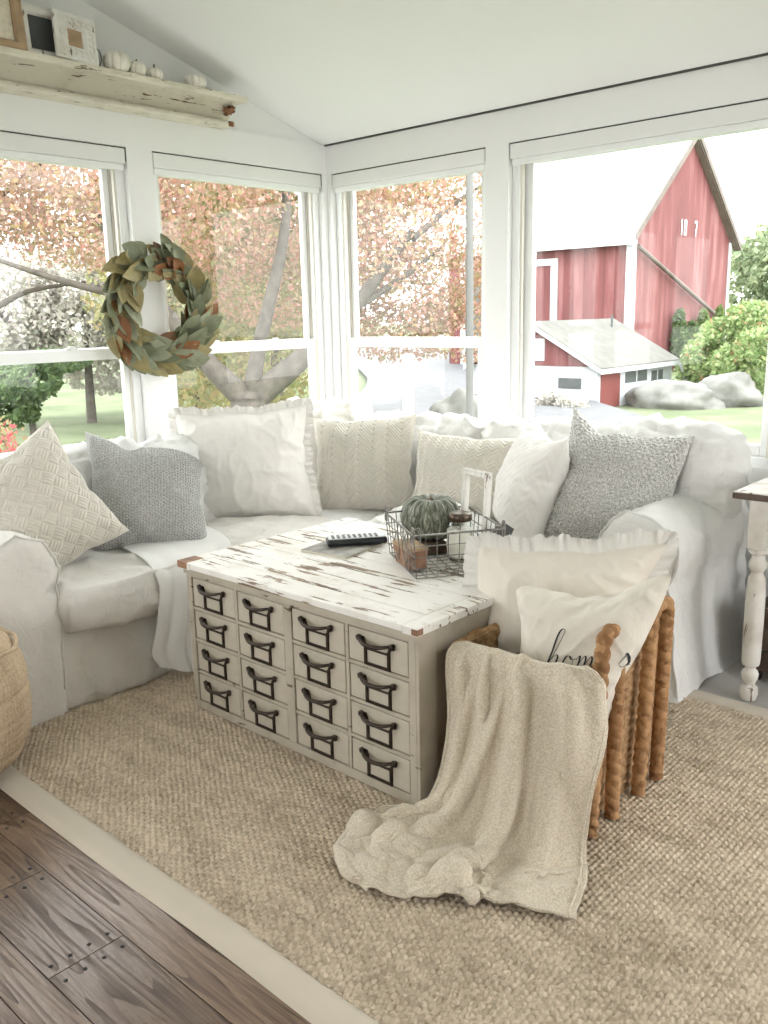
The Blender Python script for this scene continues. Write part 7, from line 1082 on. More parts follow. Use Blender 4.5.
# ------------------------------------------------------------------ seagrass basket
BX0, BX1, BY0, BY1, BZ = -1.555, -1.150, 1.965, 2.56, .505
bs = at_thing('seagrass_basket', ((BX0+BX1)/2, (BY0+BY1)/2, .013), 0, 'tall rectangular woven seagrass basket with wrapped posts filled with pillows', 'basket')
def basket():
    bx, by = bs.location[0], bs.location[1]
    hx, hy = (BX1-BX0)/2, (BY1-BY0)/2; rc = .035
    # perimeter
    per = []
    def corner(cx, cy, a0):
        for a in np.linspace(a0, a0+PI/2, 10): per.append((cx+rc*math.cos(a), cy+rc*math.sin(a)))
    corner(hx-rc, hy-rc, 0); corner(-hx+rc, hy-rc, PI/2); corner(-hx+rc, -hy+rc, PI); corner(hx-rc, -hy+rc, 1.5*PI)
    per = np.array(per); q = np.concatenate([per, per[:1]]); s = np.concatenate([[0], np.cumsum(np.linalg.norm(np.diff(q, axis=0), axis=1))])
    n = 700; t_ = np.linspace(0, s[-1], n, endpoint=False)
    px_ = np.interp(t_, s, q[:, 0]); py_ = np.interp(t_, s, q[:, 1])
    P2 = np.stack([px_, py_], -1); T = np.roll(P2, -1, 0)-np.roll(P2, 1, 0); T /= np.linalg.norm(T, axis=1)[:, None]; Nn = np.stack([T[:, 1], -T[:, 0]], -1)
    m = 150; Z = np.linspace(0, BZ, m)
    nst = round(s[-1]/.026)
    VV = []
    for side, off in ((1, 0.), (-1, -.014)):
        A, Zg = np.meshgrid(t_, Z, indexing='ij')
        row = np.floor(Zg/.0155)
        wv = np.sin(PI*(A/s[-1]*nst + (row % 2)))
        h = .0045*np.abs(np.sin(PI*Zg/.0155))**.6*(.45+.55*wv) + .002*noise(np.stack([A*70, Zg*300, A*0], -1))
        tap = 1-.05*(1-Zg/BZ)
        X = P2[:, 0][:, None]*tap + Nn[:, 0][:, None]*(h*side+off); Y = P2[:, 1][:, None]*tap + Nn[:, 1][:, None]*(h*side+off)
        VV.append(np.stack([X, Y, Zg+.001], -1))
    V = np.concatenate([v.reshape(-1, 3) for v in VV])
    I = np.arange(n*m).reshape(n, m); I2 = np.concatenate([I, I[:1]], 0)
    F = np.stack([I2[:-1, :-1], I2[1:, :-1], I2[1:, 1:], I2[:-1, 1:]], -1).reshape(-1, 4)
    F2 = F[:, ::-1]+n*m
    top = np.stack([I2[:-1, -1], I2[1:, -1], I2[1:, -1]+n*m, I2[:-1, -1]+n*m], -1)
    make('woven_body', V, np.concatenate([F, F2, top]), M['seagrass'], bs, True)
    mb = MB(); mb.box(-hx*.93, hx*.93, -hy*.93, hy*.93, .001, .012); mb.build('bottom', M['seagrass'], bs)
    rim = np.stack([px_, py_, np.full(n, BZ)], -1)[::3]
    def wrapfn(S_, A_): return .0028*np.abs(np.sin(S_*PI/.03+A_*1.0))+.0018*np.abs(np.sin(S_*PI/.045-A_*2))
    P, T3, N3, B3 = frames(rim, True)
    V, F = tube(rim, .011, 12, True); 
    make('rim', V, F, M['seagrass'], bs, True)
    # wrapped U shaped posts on both long sides
    def upost(x, ya, yb, yab, ybb, zt_, sx):
        r = .0185
        P = [(x-bx, yab-by, .002)]
        for z in np.linspace(.06, zt_-.055, 8): k = z/zt_; P.append((x-bx+sx*.012*k, yab-by+(ya-yab)*k, z))
        xt = x-bx+sx*.012
        P += [(xt, ya-by+.004, zt_-.018), (xt, ya-by+.022, zt_-.002), (xt, (ya+yb)/2-by, zt_+.003), (xt, yb-by-.022, zt_-.002), (xt, yb-by-.004, zt_-.018)]
        for z in np.linspace(zt_-.055, .06, 8): k = z/zt_; P.append((x-bx+sx*.012*k, ybb-by+(yb-ybb)*k, z))
        P.append((x-bx, ybb-by, .002))
        Q = spline(P, 520)
        V, F = tube(Q, r, 28, False, lambda S_, A_: .0042*np.abs(np.sin(S_*PI/.040+A_))**.5+.0042*np.abs(np.sin(S_*PI/.040-A_+.7))**.5-.0035)
        make('post', V, F, M['seagrass_post'], bs, True)
    upost(BX1+.026, 2.095, 2.185, 2.075, 2.205, .610, 1)
    upost(BX1+.026, 2.395, 2.500, 2.375, 2.500, .610, 1)
    upost(BX0-.010, 2.085, 2.185, 2.065, 2.205, .485, -1)
    upost(BX0-.010, 2.40, 2.50, 2.375, 2.50, .485, -1)
basket()

# pillows in the basket
S = pillow_surf(.62, .52, .20, k_none, 'A', soft=.55, wr=.014, ws=6, seed=12.1, slump=.05, taper=.30, shift=.16)
e = pillow('ruffled_linen_pillow', 'cream linen pillow with a frayed ruffled edge standing in the seagrass basket', S, 110, M['linen_warm'], (-1.37, 2.375, .525), 22, 8, -5, group='')
ruffle(e, S, M['linen_white'], .055, 64, 5., .016)
S2 = pillow_surf(.48, .44, .20, k_none, 'C', soft=.35, wr=.012, ws=6, seed=15.7, slump=.05, tl=-.03, tr=.02, taper=.48, shift=.10)
e = pillow('home_script_pillow', 'natural canvas pillow with black handwritten lettering in the front of the seagrass basket', S2, 120, M['canvas'], (-1.190, 2.190, .525), 16, 10, -6, group='')
# lettering as thin calligraphic ribbons lying on the pillow front
def stroke(P, w0=.0016, w1=.0052):
    Q = spline(P, max(12, len(P)*9)); T = np.gradient(Q, axis=0); ln = np.linalg.norm(T, axis=1)[:, None]+1e-9; T /= ln
    Nn = np.stack([-T[:, 1], T[:, 0]], -1)
    wd = w0+(w1-w0)*np.clip(-T[:, 1], 0, 1)**1.2     # heavier on the down strokes
    wd[0] *= .5; wd[-1] *= .5
    return Q-Nn*wd[:, None]/2, Q+Nn*wd[:, None]/2
def lettering():
    H_, x0, z0 = .038, 0., 0.
    words = []
    # script 'home sweet home' in x-height units
    g_h = [[(0, 0.05), (.5, .7), (1.25, 2.6), (1.15, 2.95), (.85, 2.6), (.45, 1.0), (.2, -.05)], [(.2, -.05), (.5, .65), (.85, 1.0), (1.0, .8), (.85, .2), (1.0, 0), (1.35, .35)]]
    g_o = [[(.75, .9), (.4, .95), (.15, .45), (.35, .0), (.75, .1), (.85, .6), (.6, .95), (.75, .7), (1.15, .75)]]
    g_m = [[(0, .7), (.25, 1.0), (.25, .6), (.1, 0)], [(.1, 0), (.4, .7), (.65, 1.0), (.72, .7), (.58, 0)], [(.58, 0), (.88, .7), (1.12, 1.0), (1.2, .7), (1.08, .15), (1.25, 0), (1.6, .35)]]
    g_e = [[(0, .35), (.45, .5), (.6, .8), (.4, 1.0), (.15, .6), (.3, .05), (.6, .0), (.95, .35)]]
    g_s = [[(0, .3), (.4, .85), (.5, 1.1), (.6, .7), (.55, .2), (.25, 0), (.05, .2)], [(.25, 0), (.7, .1), (.95, .4)]]
    g_w = [[(0, .8), (.15, 1.0), (.2, .3), (.4, 0), (.7, .9)], [(.7, .9), (.7, .3), (.9, 0), (1.2, .9), (1.5, .8)]]
    g_t = [[(.1, .3), (.45, 1.7), (.25, .3), (.4, 0), (.75, .35)], [(.0, 1.15), (.75, 1.25)]]
    seq = [(g_h, 1.3), (g_o, 1.1), (g_m, 1.5), (g_e, .95), (None, .5), (g_s, .95), (g_w, 1.5), (g_e, .9), (g_e, .9), (g_t, .8)]
    cx = -.125; V = []; F = []; n = 0
    for gl, adv in seq:
        if gl:
            for st_ in gl:
                a, b = stroke(np.array([(cx+(x+.16*z)*H_, -.030+z*H_) for x, z in st_]))
                for Q in (a, b):
                    u = Q[:, 0]/(.46/2); v = Q[:, 1]/(.42/2)
                    # find surface at given x,z by iteration
                    for _ in range(14):
                        p = S2(np.clip(u, -.97, .97), np.clip(v, -.97, .97), 1.); u = np.clip(u-.8*(p[:, 0]-Q[:, 0])/(.23), -.97, .97); v = np.clip(v-.8*(p[:, 2]-Q[:, 1])/(.21), -.97, .97)
                    p = S2(np.clip(u, -.97, .97), np.clip(v, -.97, .97), 1.); p[:, 1] -= .0035; V.append(p)
                m = len(a); F += [(n+i, n+m+i, n+m+i+1, n+i+1) for i in range(m-1)]; n += 2*m
        cx += adv*H_
    o = make('lettering', np.concatenate(V), F, M['ink'], e, True)
    o['label'] = 'black script lettering'
lettering()

# ------------------------------------------------------------------ throws
def sheet(name, label, cat, rows, nu, nv, fold, mat, thick=.006, seed=0., group=None, subd=True):
    """rows: list of polylines (each a list of points across the cloth), from one end of the cloth to the other"""
    rows = [spline(r, nu) for r in rows]
    A = np.array(rows)                                        # (k, nu, 3)
    G = np.stack([spline(A[:, j], nv) for j in range(nu)], 1)   # (nv, nu, 3)
    du = np.gradient(G, axis=1); dv = np.gradient(G, axis=0)
    Nn = np.cross(du, dv); Nn /= np.linalg.norm(Nn, axis=-1)[..., None]+1e-9
    Uu, Vv = np.meshgrid(np.linspace(0, 1, nu), np.linspace(0, 1, nv))
    G = G + Nn*fold(Uu, Vv, G)[..., None]
    I = np.arange(nu*nv).reshape(nv, nu)
    F = np.stack([I[:-1, :-1], I[:-1, 1:], I[1:, 1:], I[1:, :-1]], -1).reshape(-1, 4)
    o = make(name, G.reshape(-1, 3), F, mat, None, True)
    solid(o, thick, 0)
    if label: tag(o, label, cat, group)
    return o, G

def ridge(x, w): return np.exp(-(x/w)**2)
def fold_beige(U, V, G):
    c = np.clip((V-.10)/.15, 0, 1)
    w = U + .05*noise(np.stack([V*2.2, U*1.2, U*0+3], -1))
    f = 0
    # long ridges converging at the rim and fanning to the floor
    for c0, c1, wd, am in ((.10, .05, .035, .020), (.26, .20, .03, .026), (.42, .44, .04, .022), (.585, .60, .022, .040), (.72, .76, .03, .024), (.87, .90, .03, .024)):
        cc = c0+(c1-c0)*V; f = f + am*ridge(w-cc, wd*(1+.6*V))
    f = f*c*(1-.35*np.clip((V-.62)/.38, 0, 1))
    low = np.clip((V-.5)/.25, 0, 1)
    f = f + low*.020*np.abs(noise(np.stack([U*4.5, V*7, U*0+1], -1)))*2
    f = f + .004*noise(np.stack([U*9, V*12, U*0+4], -1)) + .0012*noise(np.stack([U*60, V*90, U*0+4], -1))
    return np.where(low > 0, np.maximum(f, -.002), f)
nv_, nu_ = 230, 150
Aa, Bb = np.meshgrid(np.linspace(0, THROW.shape[0]-1, nv_), np.linspace(0, THROW.shape[1]-1, nu_), indexing='ij')
G = catrom(THROW, Aa, Bb)
du = np.gradient(G, axis=1); dv = np.gradient(G, axis=0); Nn = np.cross(du, dv); Nn /= np.linalg.norm(Nn, axis=-1)[..., None]+1e-9
G = G + Nn*(.0012*noise(np.stack([Aa*2.1, Bb*2.1, Aa*0], -1))+.002*noise(np.stack([Aa*.3, Bb*.3, Aa*0], -1)))[..., None]
Uf, Vf = Bb/(THROW.shape[1]-1), Aa/(THROW.shape[0]-1)
if Nn[100, 70, 1] > 0: Nn = -Nn
ws_ = Uf + .05*noise(np.stack([Vf*2.2, Uf*1.2, Uf*0+3], -1)); fo = 0
for c0, c1, wd, am in ((.16, .20, .04, .016), (.36, .34, .035, .020), (.47, .50, .02, -.012), (.60, .64, .024, .026), (.70, .74, .03, -.010), (.83, .82, .04, .018)):
    fo = fo + am*np.exp(-((ws_-(c0+(c1-c0)*Vf))/(wd*(1+.5*Vf)))**2)
fo = fo*np.clip((Vf-.16)/.2, 0, 1)*(1-.6*np.clip((Vf-.7)/.3, 0, 1))
lowp = np.clip((Vf-.58)/.15, 0, 1)*np.clip((1.02-Vf)/.10, 0, 1)
fo = fo + lowp*.055*np.clip(noise(np.stack([Uf*3.2+Vf*1.5, Vf*7.5, Uf*0+6], -1))+.12, 0, 1)
G = G + Nn*fo[..., None]; G[..., 2] += lowp*.030*np.clip(noise(np.stack([Uf*4.1-Vf*2, Vf*9, Uf*0+2], -1))+.1, 0, 1)
G[..., 2] = G[..., 2]*.970 + np.where(G[..., 2] > .44, .010*np.clip((G[..., 2]-.44)/.06, 0, 1), 0); G[..., 2] = np.maximum(G[..., 2], .0175)
I = np.arange(nv_*nu_).reshape(nv_, nu_); F = np.stack([I[:-1, :-1], I[:-1, 1:], I[1:, 1:], I[1:, :-1]], -1).reshape(-1, 4)
o = make('oatmeal_throw', G.reshape(-1, 3), F, M['throw_beige'], None, True); solid(o, .006, 0)
tag(o, 'oatmeal woven throw draped over the front of the seagrass basket and pooling on the rug', 'throw')
# stitched hem along both long edges and the loose end
hm = np.concatenate([G[20:, 3], G[-4, 3:-3], G[:20:-1, -4]])[::2]
V, F = tube(hm+np.array([0, -.001, .003]), .0042, 6); make('hem', V, F, M['throw_beige'], o, True)

def fold_white(U, V, G):
    w = U+.06*noise(np.stack([V*2, U, U*0+5], -1))
    f = .016*ridge(w-.2, .07)+.020*ridge(w-.52, .07)+.018*ridge(w-.84, .06)
    return f*np.clip((V-.25)/.3, 0, 1)+.005*noise(np.stack([U*6, V*9, U*0+5], -1))+.003
rows = [
    [(-3.62, 2.02, .53), (-3.60, 2.15, .535), (-3.58, 2.30, .53), (-3.56, 2.46, .53)],
    [(-3.40, 1.99, .53), (-3.38, 2.12, .535), (-3.36, 2.28, .53), (-3.34, 2.44, .53)],
    [(-3.16, 1.94, .525), (-3.14, 2.06, .53), (-3.13, 2.20, .525), (-3.12, 2.36, .525)],
    [(-3.045, 1.915, .495), (-3.035, 2.03, .495), (-3.03, 2.16, .49), (-3.03, 2.30, .49)],
    [(-3.015, 1.915, .42), (-3.00, 2.02, .42), (-3.00, 2.14, .42), (-3.00, 2.26, .42)],
    [(-3.03, 1.90, .28), (-3.005, 2.00, .28), (-3.0, 2.10, .28), (-3.00, 2.22, .28)],
    [(-3.045, 1.875, .15), (-3.01, 1.97, .15), (-2.995, 2.07, .14), (-2.99, 2.19, .14)],
    [(-3.04, 1.90, .085), (-2.99, 1.985, .05), (-2.97, 2.06, .035), (-2.96, 2.17, .035)],
]
sheet('white_seat_throw', 'white textured throw falling over the seat edge between the grey knit pillow and the cabinet', 'throw', rows, 70, 150, fold_white, M['throw_white'], .006)
def fold_c(U, V, G):
    return .045*np.abs(noise(np.stack([U*3, V*3, U*0+2], -1)))*2+.012*np.abs(noise(np.stack([U*8, V*8, U*0+8], -1)))*2
rows = [
    [(-2.93, 3.02, .50), (-2.86, 3.16, .56), (-2.80, 3.30, .58), (-2.76, 3.42, .56)],
    [(-2.74, 2.98, .49), (-2.70, 3.12, .60), (-2.66, 3.26, .64), (-2.62, 3.36, .58)],
    [(-2.50, 2.97, .49), (-2.48, 3.10, .60), (-2.46, 3.22, .62), (-2.42, 3.32, .56)],
    [(-2.28, 2.98, .49), (-2.26, 3.08, .54), (-2.24, 3.20, .56), (-2.22, 3.28, .53)],
]
sheet('crumpled_white_throw', 'white throw bunched up on the sofa seat behind the green pumpkin', 'throw', rows, 80, 80, fold_c, M['throw_white'], .006)

# ------------------------------------------------------------------ pouf
pf = at_thing('jute_pouf', (-2.935, .985, .013), .4, 'round knitted jute pouf cut off by the left edge beside the sofa arm', 'pouf')
n, m = 260, 130
A, P = np.meshgrid(np.linspace(0, 2*PI, n, endpoint=False), np.linspace(.03, PI-.03, m), indexing='ij')
rad = .285*np.sin(P)**.55; z = .255*np.sign(np.cos(P))*np.abs(np.cos(P))**.75+.255
kn = .006*np.abs(np.sin(A*50))*np.abs(np.sin(P*38))**.6
z = z - .022*np.exp(-(P/.35)**2)
bd = -.008*np.exp(-(np.abs(z-.10)/.012)**2)-.008*np.exp(-(np.abs(z-.30)/.010)**2)
rad = rad+kn+bd
V = np.stack([rad*np.cos(A), rad*np.sin(A), z+.003], -1).reshape(-1, 3)
I = np.arange(n*m).reshape(n, m); I2 = np.concatenate([I, I[:1]], 0)
F = np.stack([I2[:-1, :-1], I2[:-1, 1:], I2[1:, 1:], I2[1:, :-1]], -1).reshape(-1, 4)
F = [tuple(q) for q in F]+[tuple(I[:, 0]), tuple(I[::-1, -1])]
make('cover', V, F, M['pouf'], pf, True)
a = np.linspace(0, 2*PI, 80, endpoint=False)
V, F = tube(np.stack([.262*np.cos(a), .262*np.sin(a), .445+.006*np.sin(a*9)], -1), .007, 8, True, None); make('seam_cord', V, F, M['pouf'], pf, True)
V, F = tube(spline([(-.02, -.01, .492), (-.035, 0, .53), (0, .012, .548), (.035, 0, .53), (.02, .01, .492)], 24), .009, 10); make('loop_handle', V, F, M['darkwood'], pf, True)

# ------------------------------------------------------------------ side table and crate at the right edge
tb = at_thing('side_table', (-.86, 3.50, 0), 0, 'side table with a white top, dark edge and turned white legs at the right edge', 'table')
mb = MB(); mb.box(-.34, .38, -.30, .28, .815, .838); bevel(mb.build('table_top', M['darkwood'], tb), .004)
mb = MB(); mb.box(-.336, .376, -.296, .276, .8385, .842); bevel(mb.build('painted_surface', M['chip_white'], tb), .001)
mb = MB(); mb.box(-.27, .31, -.215, -.195, .69, .8145); mb.box(-.27, .31, .17, .19, .69, .8145); mb.box(-.285, -.265, -.20, .18, .69, .8145); mb.box(.305, .325, -.20, .18, .69, .8145)
bevel(mb.build('apron', M['chip_white'], tb), .002)
def leg(x, y):
    e0 = MB()
    prof = [(.014, 0.001), (.027, .006), (.034, .030), (.032, .055), (.020, .068), (.021, .075), (.030, .095), (.032, .112), (.028, .124), (.020, .134), (.019, .142), (.031, .150), (.033, .158), (.0345, .175), (.036, .32), (.035, .44), (.031, .50), (.022, .515), (.021, .525), (.032, .54), (.033, .56), (.024, .575), (.024, .59), (.035, .60), (.037, .615)]
    e0.lathe(prof, 28, (x, y, 0)); e0.box(x-.034, x+.034, y-.034, y+.034, .615, .8145)
    return bevel(e0.build('leg', M['chip_white'], tb, smooth=True, auto=R_(35)), .002)
for x in (-.265, .30):
    for y in (-.195, .17): leg(x, y)
cr = at_thing('wooden_crate', (-.80, 3.62, 0), 0, 'dark wooden crate on casters under the side table', 'crate')
cx0, cx1, cy0, cy1 = -.40, .30, -.12, .20
for k in range(3):
    mb = MB(); z0 = .05+k*.093; mb.box(cx0, cx1, cy0, cy0+.016, z0, z0+.082); bevel(mb.build('slat', M['darkwood'], cr), .002)
    mb = MB(); mb.box(cx0, cx0+.016, cy0+.017, cy1, z0, z0+.082); bevel(mb.build('slat', M['darkwood'], cr), .002)
mb = MB()
mb.box(cx0-.014, cx0-.001, cy0-.016, cy0+.03, .045, .33); mb.box(cx0, cx1, cy0+.017, cy1, .045, .058); mb.box(cx0, cx1, cy1+.001, cy1+.016, .05, .32); mb.box(cx1+.001, cx1+.016, cy0, cy1, .05, .32)
bevel(mb.build('frame', M['darkwood'], cr), .002)
for x in (cx0+.03, cx1-.03):
    for y in (cy0+.03, cy1-.03):
        mb = MB(); V, F = lathe([(.003, -.012), (.018, -.012), (.0225, -.008), (.0225, .008), (.018, .012), (.003, .012)], 18)
        V = V[:, [2, 1, 0]]+np.array([x, y, .0228]); mb.add(V, F); mb.build('caster', M['black_plastic'], cr, smooth=False)
        
# ------------------------------------------------------------------ mantel shelf and what stands on it
SX = XL-.02
sh = at_thing('mantel_shelf', (SX, 2.2, 2.50), 0, 'long chippy cream mantel shelf mounted on the gable above the windows', 'shelf')
prof = [(0, .0), (.035, .0), (.045, .018), (.045, .030), (.055, .036), (.075, .060), (.10, .083), (.125, .095), (.150, .099), (.172, .100), (.178, .106), (.178, .128), (0, .128)]
y0, y1 = -1.05, 1.0
ny = 60; V = []
for i in range(ny+1):
    y = y0+(y1-y0)*i/ny
    for x, z in prof:
        V.append((x+(.0015*math.sin(i*2.1+z*90)), y - (0.0 if i < ny else 0)+ (-(.178-x)*.45 if i == ny else 0), z))
m = len(prof); F = []
for i in range(ny):
    for k in range(m):
        l = (k+1) % m; F.append((i*m+k, i*m+l, (i+1)*m+l, (i+1)*m+k))
F.append(tuple(range(m))[::-1]); F.append(tuple(range(ny*m, ny*m+m)))
make('crown', np.array(V)+np.array([.0015, 0, 0]), F, M['chip_shelf'], sh, False)
mb = MB(); mb.box(.002, .13, y0, y1-.05, -.016, .0); 
bevel(mb.build('lower_ledge', M['chip_shelf'], sh), .003)
pt = []
for i in range(20):
    a = i/20*2*PI; q = 1+.35*math.sin(i*2.3)+.2*math.sin(i*5.1); pt.append((.030*q*math.cos(a), .026*q*math.sin(a)))
V = [(.120+p[1]*.75+.004, .925+p[0], .062+p[1]*.6-.006) for p in pt]; V += [(v[0]-.02, v[1], v[2]+.012) for v in V]
F = [tuple(range(20)), tuple(range(39, 19, -1))]+[(i, i+20, (i+1) % 20+20, (i+1) % 20) for i in range(20)]
q = make('bare_patch', V, F, M['rustwood'], sh, False); q['label'] = 'patch of bare reddish wood'
mb = MB(); mb.box(.126, .134, .905, .935, -.018, .006); mb.build('bare_patch', M['rustwood'], sh)['label'] = 'patch of bare reddish wood'
ST = 2.50+.1285
pumpkin('white_pumpkin', 'white pumpkin on the mantel shelf, largest of the row, next to the ornate frame', (-3.875, 2.46, ST), .062, .100, 9, M['white_pumpkin'], .020, 'white pumpkins on the mantel shelf', .4)
pumpkin('white_pumpkin', 'white pumpkin on the mantel shelf, second from the ornate frame', (-3.875, 2.56, ST), .047, .072, 9, M['white_pumpkin'], .024, 'white pumpkins on the mantel shelf', 1.4)
pumpkin('white_pumpkin', 'smallest upright white pumpkin, with a tall stem, on the mantel shelf', (-3.875, 2.66, ST), .042, .060, 9, M['white_pumpkin'], .030, 'white pumpkins on the mantel shelf', 2.2)
pumpkin('white_pumpkin', 'flat white pumpkin alone near the right end of the mantel shelf', (-3.88, 2.90, ST), .058, .070, 10, M['white_pumpkin'], 0, 'white pumpkins on the mantel shelf', .9)
ry_ = R_(90)
frame_obj('ornate_square_frame', 'square white frame with carved scrollwork and a small opening leaning on the mantel shelf', (-3.865, 2.25, ST+.001), (R_(-10), R_(4), R_(90)), .20, .205, .064, .022, M['chip_white'], M['tanwood'], ornate=True)
frame_obj('slate_frame', 'chipped white frame around a black slate behind the ornate square frame', (-3.925, 2.15, ST+.001), (R_(-5), 0, R_(90)), .235, .215, .038, .022, M['chip_white'], M['slate'])
frame_obj('pine_print_frame', 'pine frame with a cream patterned print at the left edge of the mantel shelf', (-3.905, 1.905, ST+.001), (R_(-6), 0, R_(90)), .26, .28, .045, .03, M['tanwood'], M['paper'])
wr_ = at_thing('wire_ring', (-3.895, 2.345, ST), 0, 'thin dark wire ring standing behind the largest white pumpkin', 'ring')
a = np.linspace(0, 2*PI, 40, endpoint=False)
V, F = tube(np.stack([0*a, .048*np.cos(a), .050+.048*np.sin(a)], -1), .0022, 8, True); make('ring', V, F, M['iron'], wr_, True)

# ------------------------------------------------------------------ wreath
wt = at_thing('leaf_wreath', (XL+.045, 2.615, 1.55), 0, 'round magnolia leaf wreath in sage green and brown hanging on the window post', 'wreath')
a = np.linspace(0, 2*PI, 60, endpoint=False)
V, F = tube(np.stack([0*a+.01, .235*np.cos(a), .235*np.sin(a)], -1), .012, 8, True, ); make('grapevine_ring', V, F, M['darkwood'], wt, True)
V, F = tube(spline([(.01, 0, .235), (-.02, .005, .262), (-.044, 0, .275)], 10), .003, 6); make('hanger', V, F, M['iron'], wt, True)
def leafgeo(Lg, W, curl, cup):
    n, m = 13, 7; V = []
    for i in range(n):
        t = i/(n-1); w = W*math.sin(PI*min(t**.80*.97+.02, 1))**.85
        for j in range(m):
            s = (j/(m-1)*2-1)
            V.append((t*Lg, s*w/2, curl*Lg*(t**2) + cup*W*(s*s)*math.sin(PI*t)*.5 - (.0015 if j == m//2 else 0)))
    F = [(i*m+j, (i+1)*m+j, (i+1)*m+j+1, i*m+j+1) for i in range(n-1) for j in range(m-1)]
    return np.array(V), F
VV = []; FF = []; MI = []; n0 = 0
rl = random.Random(21)
K = 136
for i in range(K):
    ang = i/K*2*PI*2.0 + rl.uniform(-.12, .12)       # two turns
    outer = i % 3
    rad = .215 + (.045, -.015, .015)[outer] + rl.uniform(-.015, .015)
    Lg = rl.uniform(.12, .165); W = Lg*rl.uniform(.50, .64)
    V, F = leafgeo(Lg, W, rl.uniform(-.25, .12), rl.uniform(.05, .5))
    # local frame: leaf axis along tangent fanned outwards/inwards and lifted off the wall
    fan = (.55, -.34, .10)[outer]+rl.uniform(-.22, .22)
    lift = rl.uniform(.12, .62)
    tdir = np.array([0, -math.sin(ang), math.cos(ang)]); rdir = np.array([0, math.cos(ang), math.sin(ang)]); nx = np.array([1., 0, 0])
    axd = tdir*math.cos(fan)+rdir*math.sin(fan); axd = axd*math.cos(lift)+nx*math.sin(lift)
    rollv = rl.uniform(-.6, .6)
    side = np.cross(nx, axd); side /= np.linalg.norm(side); up = np.cross(axd, side)
    s2 = side*math.cos(rollv)+up*math.sin(rollv); u2 = np.cross(axd, s2)
    base = rdir*rad + nx*(.012+.022*rl.random()) - tdir*.05
    Wd = base + V[:, 0:1]*axd + V[:, 1:2]*s2 + V[:, 2:3]*u2
    Wd[:, 0] = np.maximum(Wd[:, 0], -.035)
    VV.append(Wd); FF += [tuple(int(q)+n0 for q in f) for f in F]; n0 += len(V)
    c_ = rl.random(); brown = .22+.22*(math.cos(ang-2.6) > .3)
    MI += [1 if c_ < brown*.42 else (2 if c_ < brown+.16 else 0)]*len(F)
def wleaf(name, a, b):
    m, nt, p, o = newmat(name); geo = N(nt, 'ShaderNodeNewGeometry')
    c = ramp(nt, geo.outputs['Random Per Island'], [(0, a), (1, b)])
    v = coords(nt); n = N(nt, 'ShaderNodeTexNoise'); n.inputs['Scale'].default_value = 40; L(nt, v, n.inputs[0])
    mx = N(nt, 'ShaderNodeMix', data_type='RGBA', blend_type='MULTIPLY'); mx.inputs[0].default_value = .5; L(nt, c, mx.inputs[6]); L(nt, ramp(nt, n.outputs[0], [(.3, (.6, .6, .6)), (.7, (1, 1, 1))]), mx.inputs[7])
    L(nt, mx.outputs[2], p.inputs['Base Color']); p.inputs['Roughness'].default_value = .55; return m
o = make('leaves', np.concatenate(VV), FF, [wleaf('sage_leaf', (.17, .19, .105), (.36, .38, .26)), wleaf('rust_leaf', (.36, .15, .05), (.20, .09, .045)), wleaf('olive_leaf', (.30, .25, .10), (.42, .36, .19))], wt, True, MI)
o['kind'] = 'stuff'

# ------------------------------------------------------------------ outdoors
GZ = -1.4
def ground():
    n = 160
    X, Y = np.meshgrid(np.linspace(-95, 25, n), np.linspace(-12, 110, n), indexing='ij')
    d = np.hypot(X, Y)
    Z = GZ + .25*noise(np.stack([X*.08, Y*.08, X*0], -1)) + 1.6*np.clip((d-45)/60, 0, 1)**1.2
    Z = np.where((X > -12) & (Y < 10) , GZ, Z)
    V = np.stack([X, Y, Z], -1).reshape(-1, 3); I = np.arange(n*n).reshape(n, n)
    F = np.stack([I[:-1, :-1], I[1:, :-1], I[1:, 1:], I[:-1, 1:]], -1).reshape(-1, 4)
    m, nt, p, o = newmat('lawn'); v = coords(nt); q = N(nt, 'ShaderNodeTexNoise'); q.inputs['Scale'].default_value = .6; q.inputs['Detail'].default_value = 8; L(nt, v, q.inputs[0])
    L(nt, ramp(nt, q.outputs[0], [(.35, (.08, .105, .045)), (.65, (.14, .17, .085))]), p.inputs['Base Color']); p.inputs['Roughness'].default_value = 1
    ob = make('lawn_ground', V, F, m, None, True); ob['kind'] = 'structure'
    return Z
ground()
def road():
    P = spline([(-9, 15), (-16, 21.5), (-25, 31.5), (-40, 44), (-60, 55)], 60); V = []
    T = np.gradient(P, axis=0); T /= np.linalg.norm(T, axis=1)[:, None]; Nn = np.stack([-T[:, 1], T[:, 0]], -1)
    for p_, n_ in zip(P, Nn):
        for s in (-3.6, -1.2, 1.2, 3.6): q = p_+n_*s; V.append((q[0], q[1], GZ+.28+.3*max(0, (np.hypot(*q)-45)/15)))
    I = np.arange(len(V)).reshape(-1, 4); F = np.stack([I[:-1, :-1], I[:-1, 1:], I[1:, 1:], I[1:, :-1]], -1).reshape(-1, 4)
    make('gravel_drive', V, F, plain('drive_gravel', (.105, .107, .112), .9, var=.15, vs=3), None, True)['kind'] = 'structure'
road()

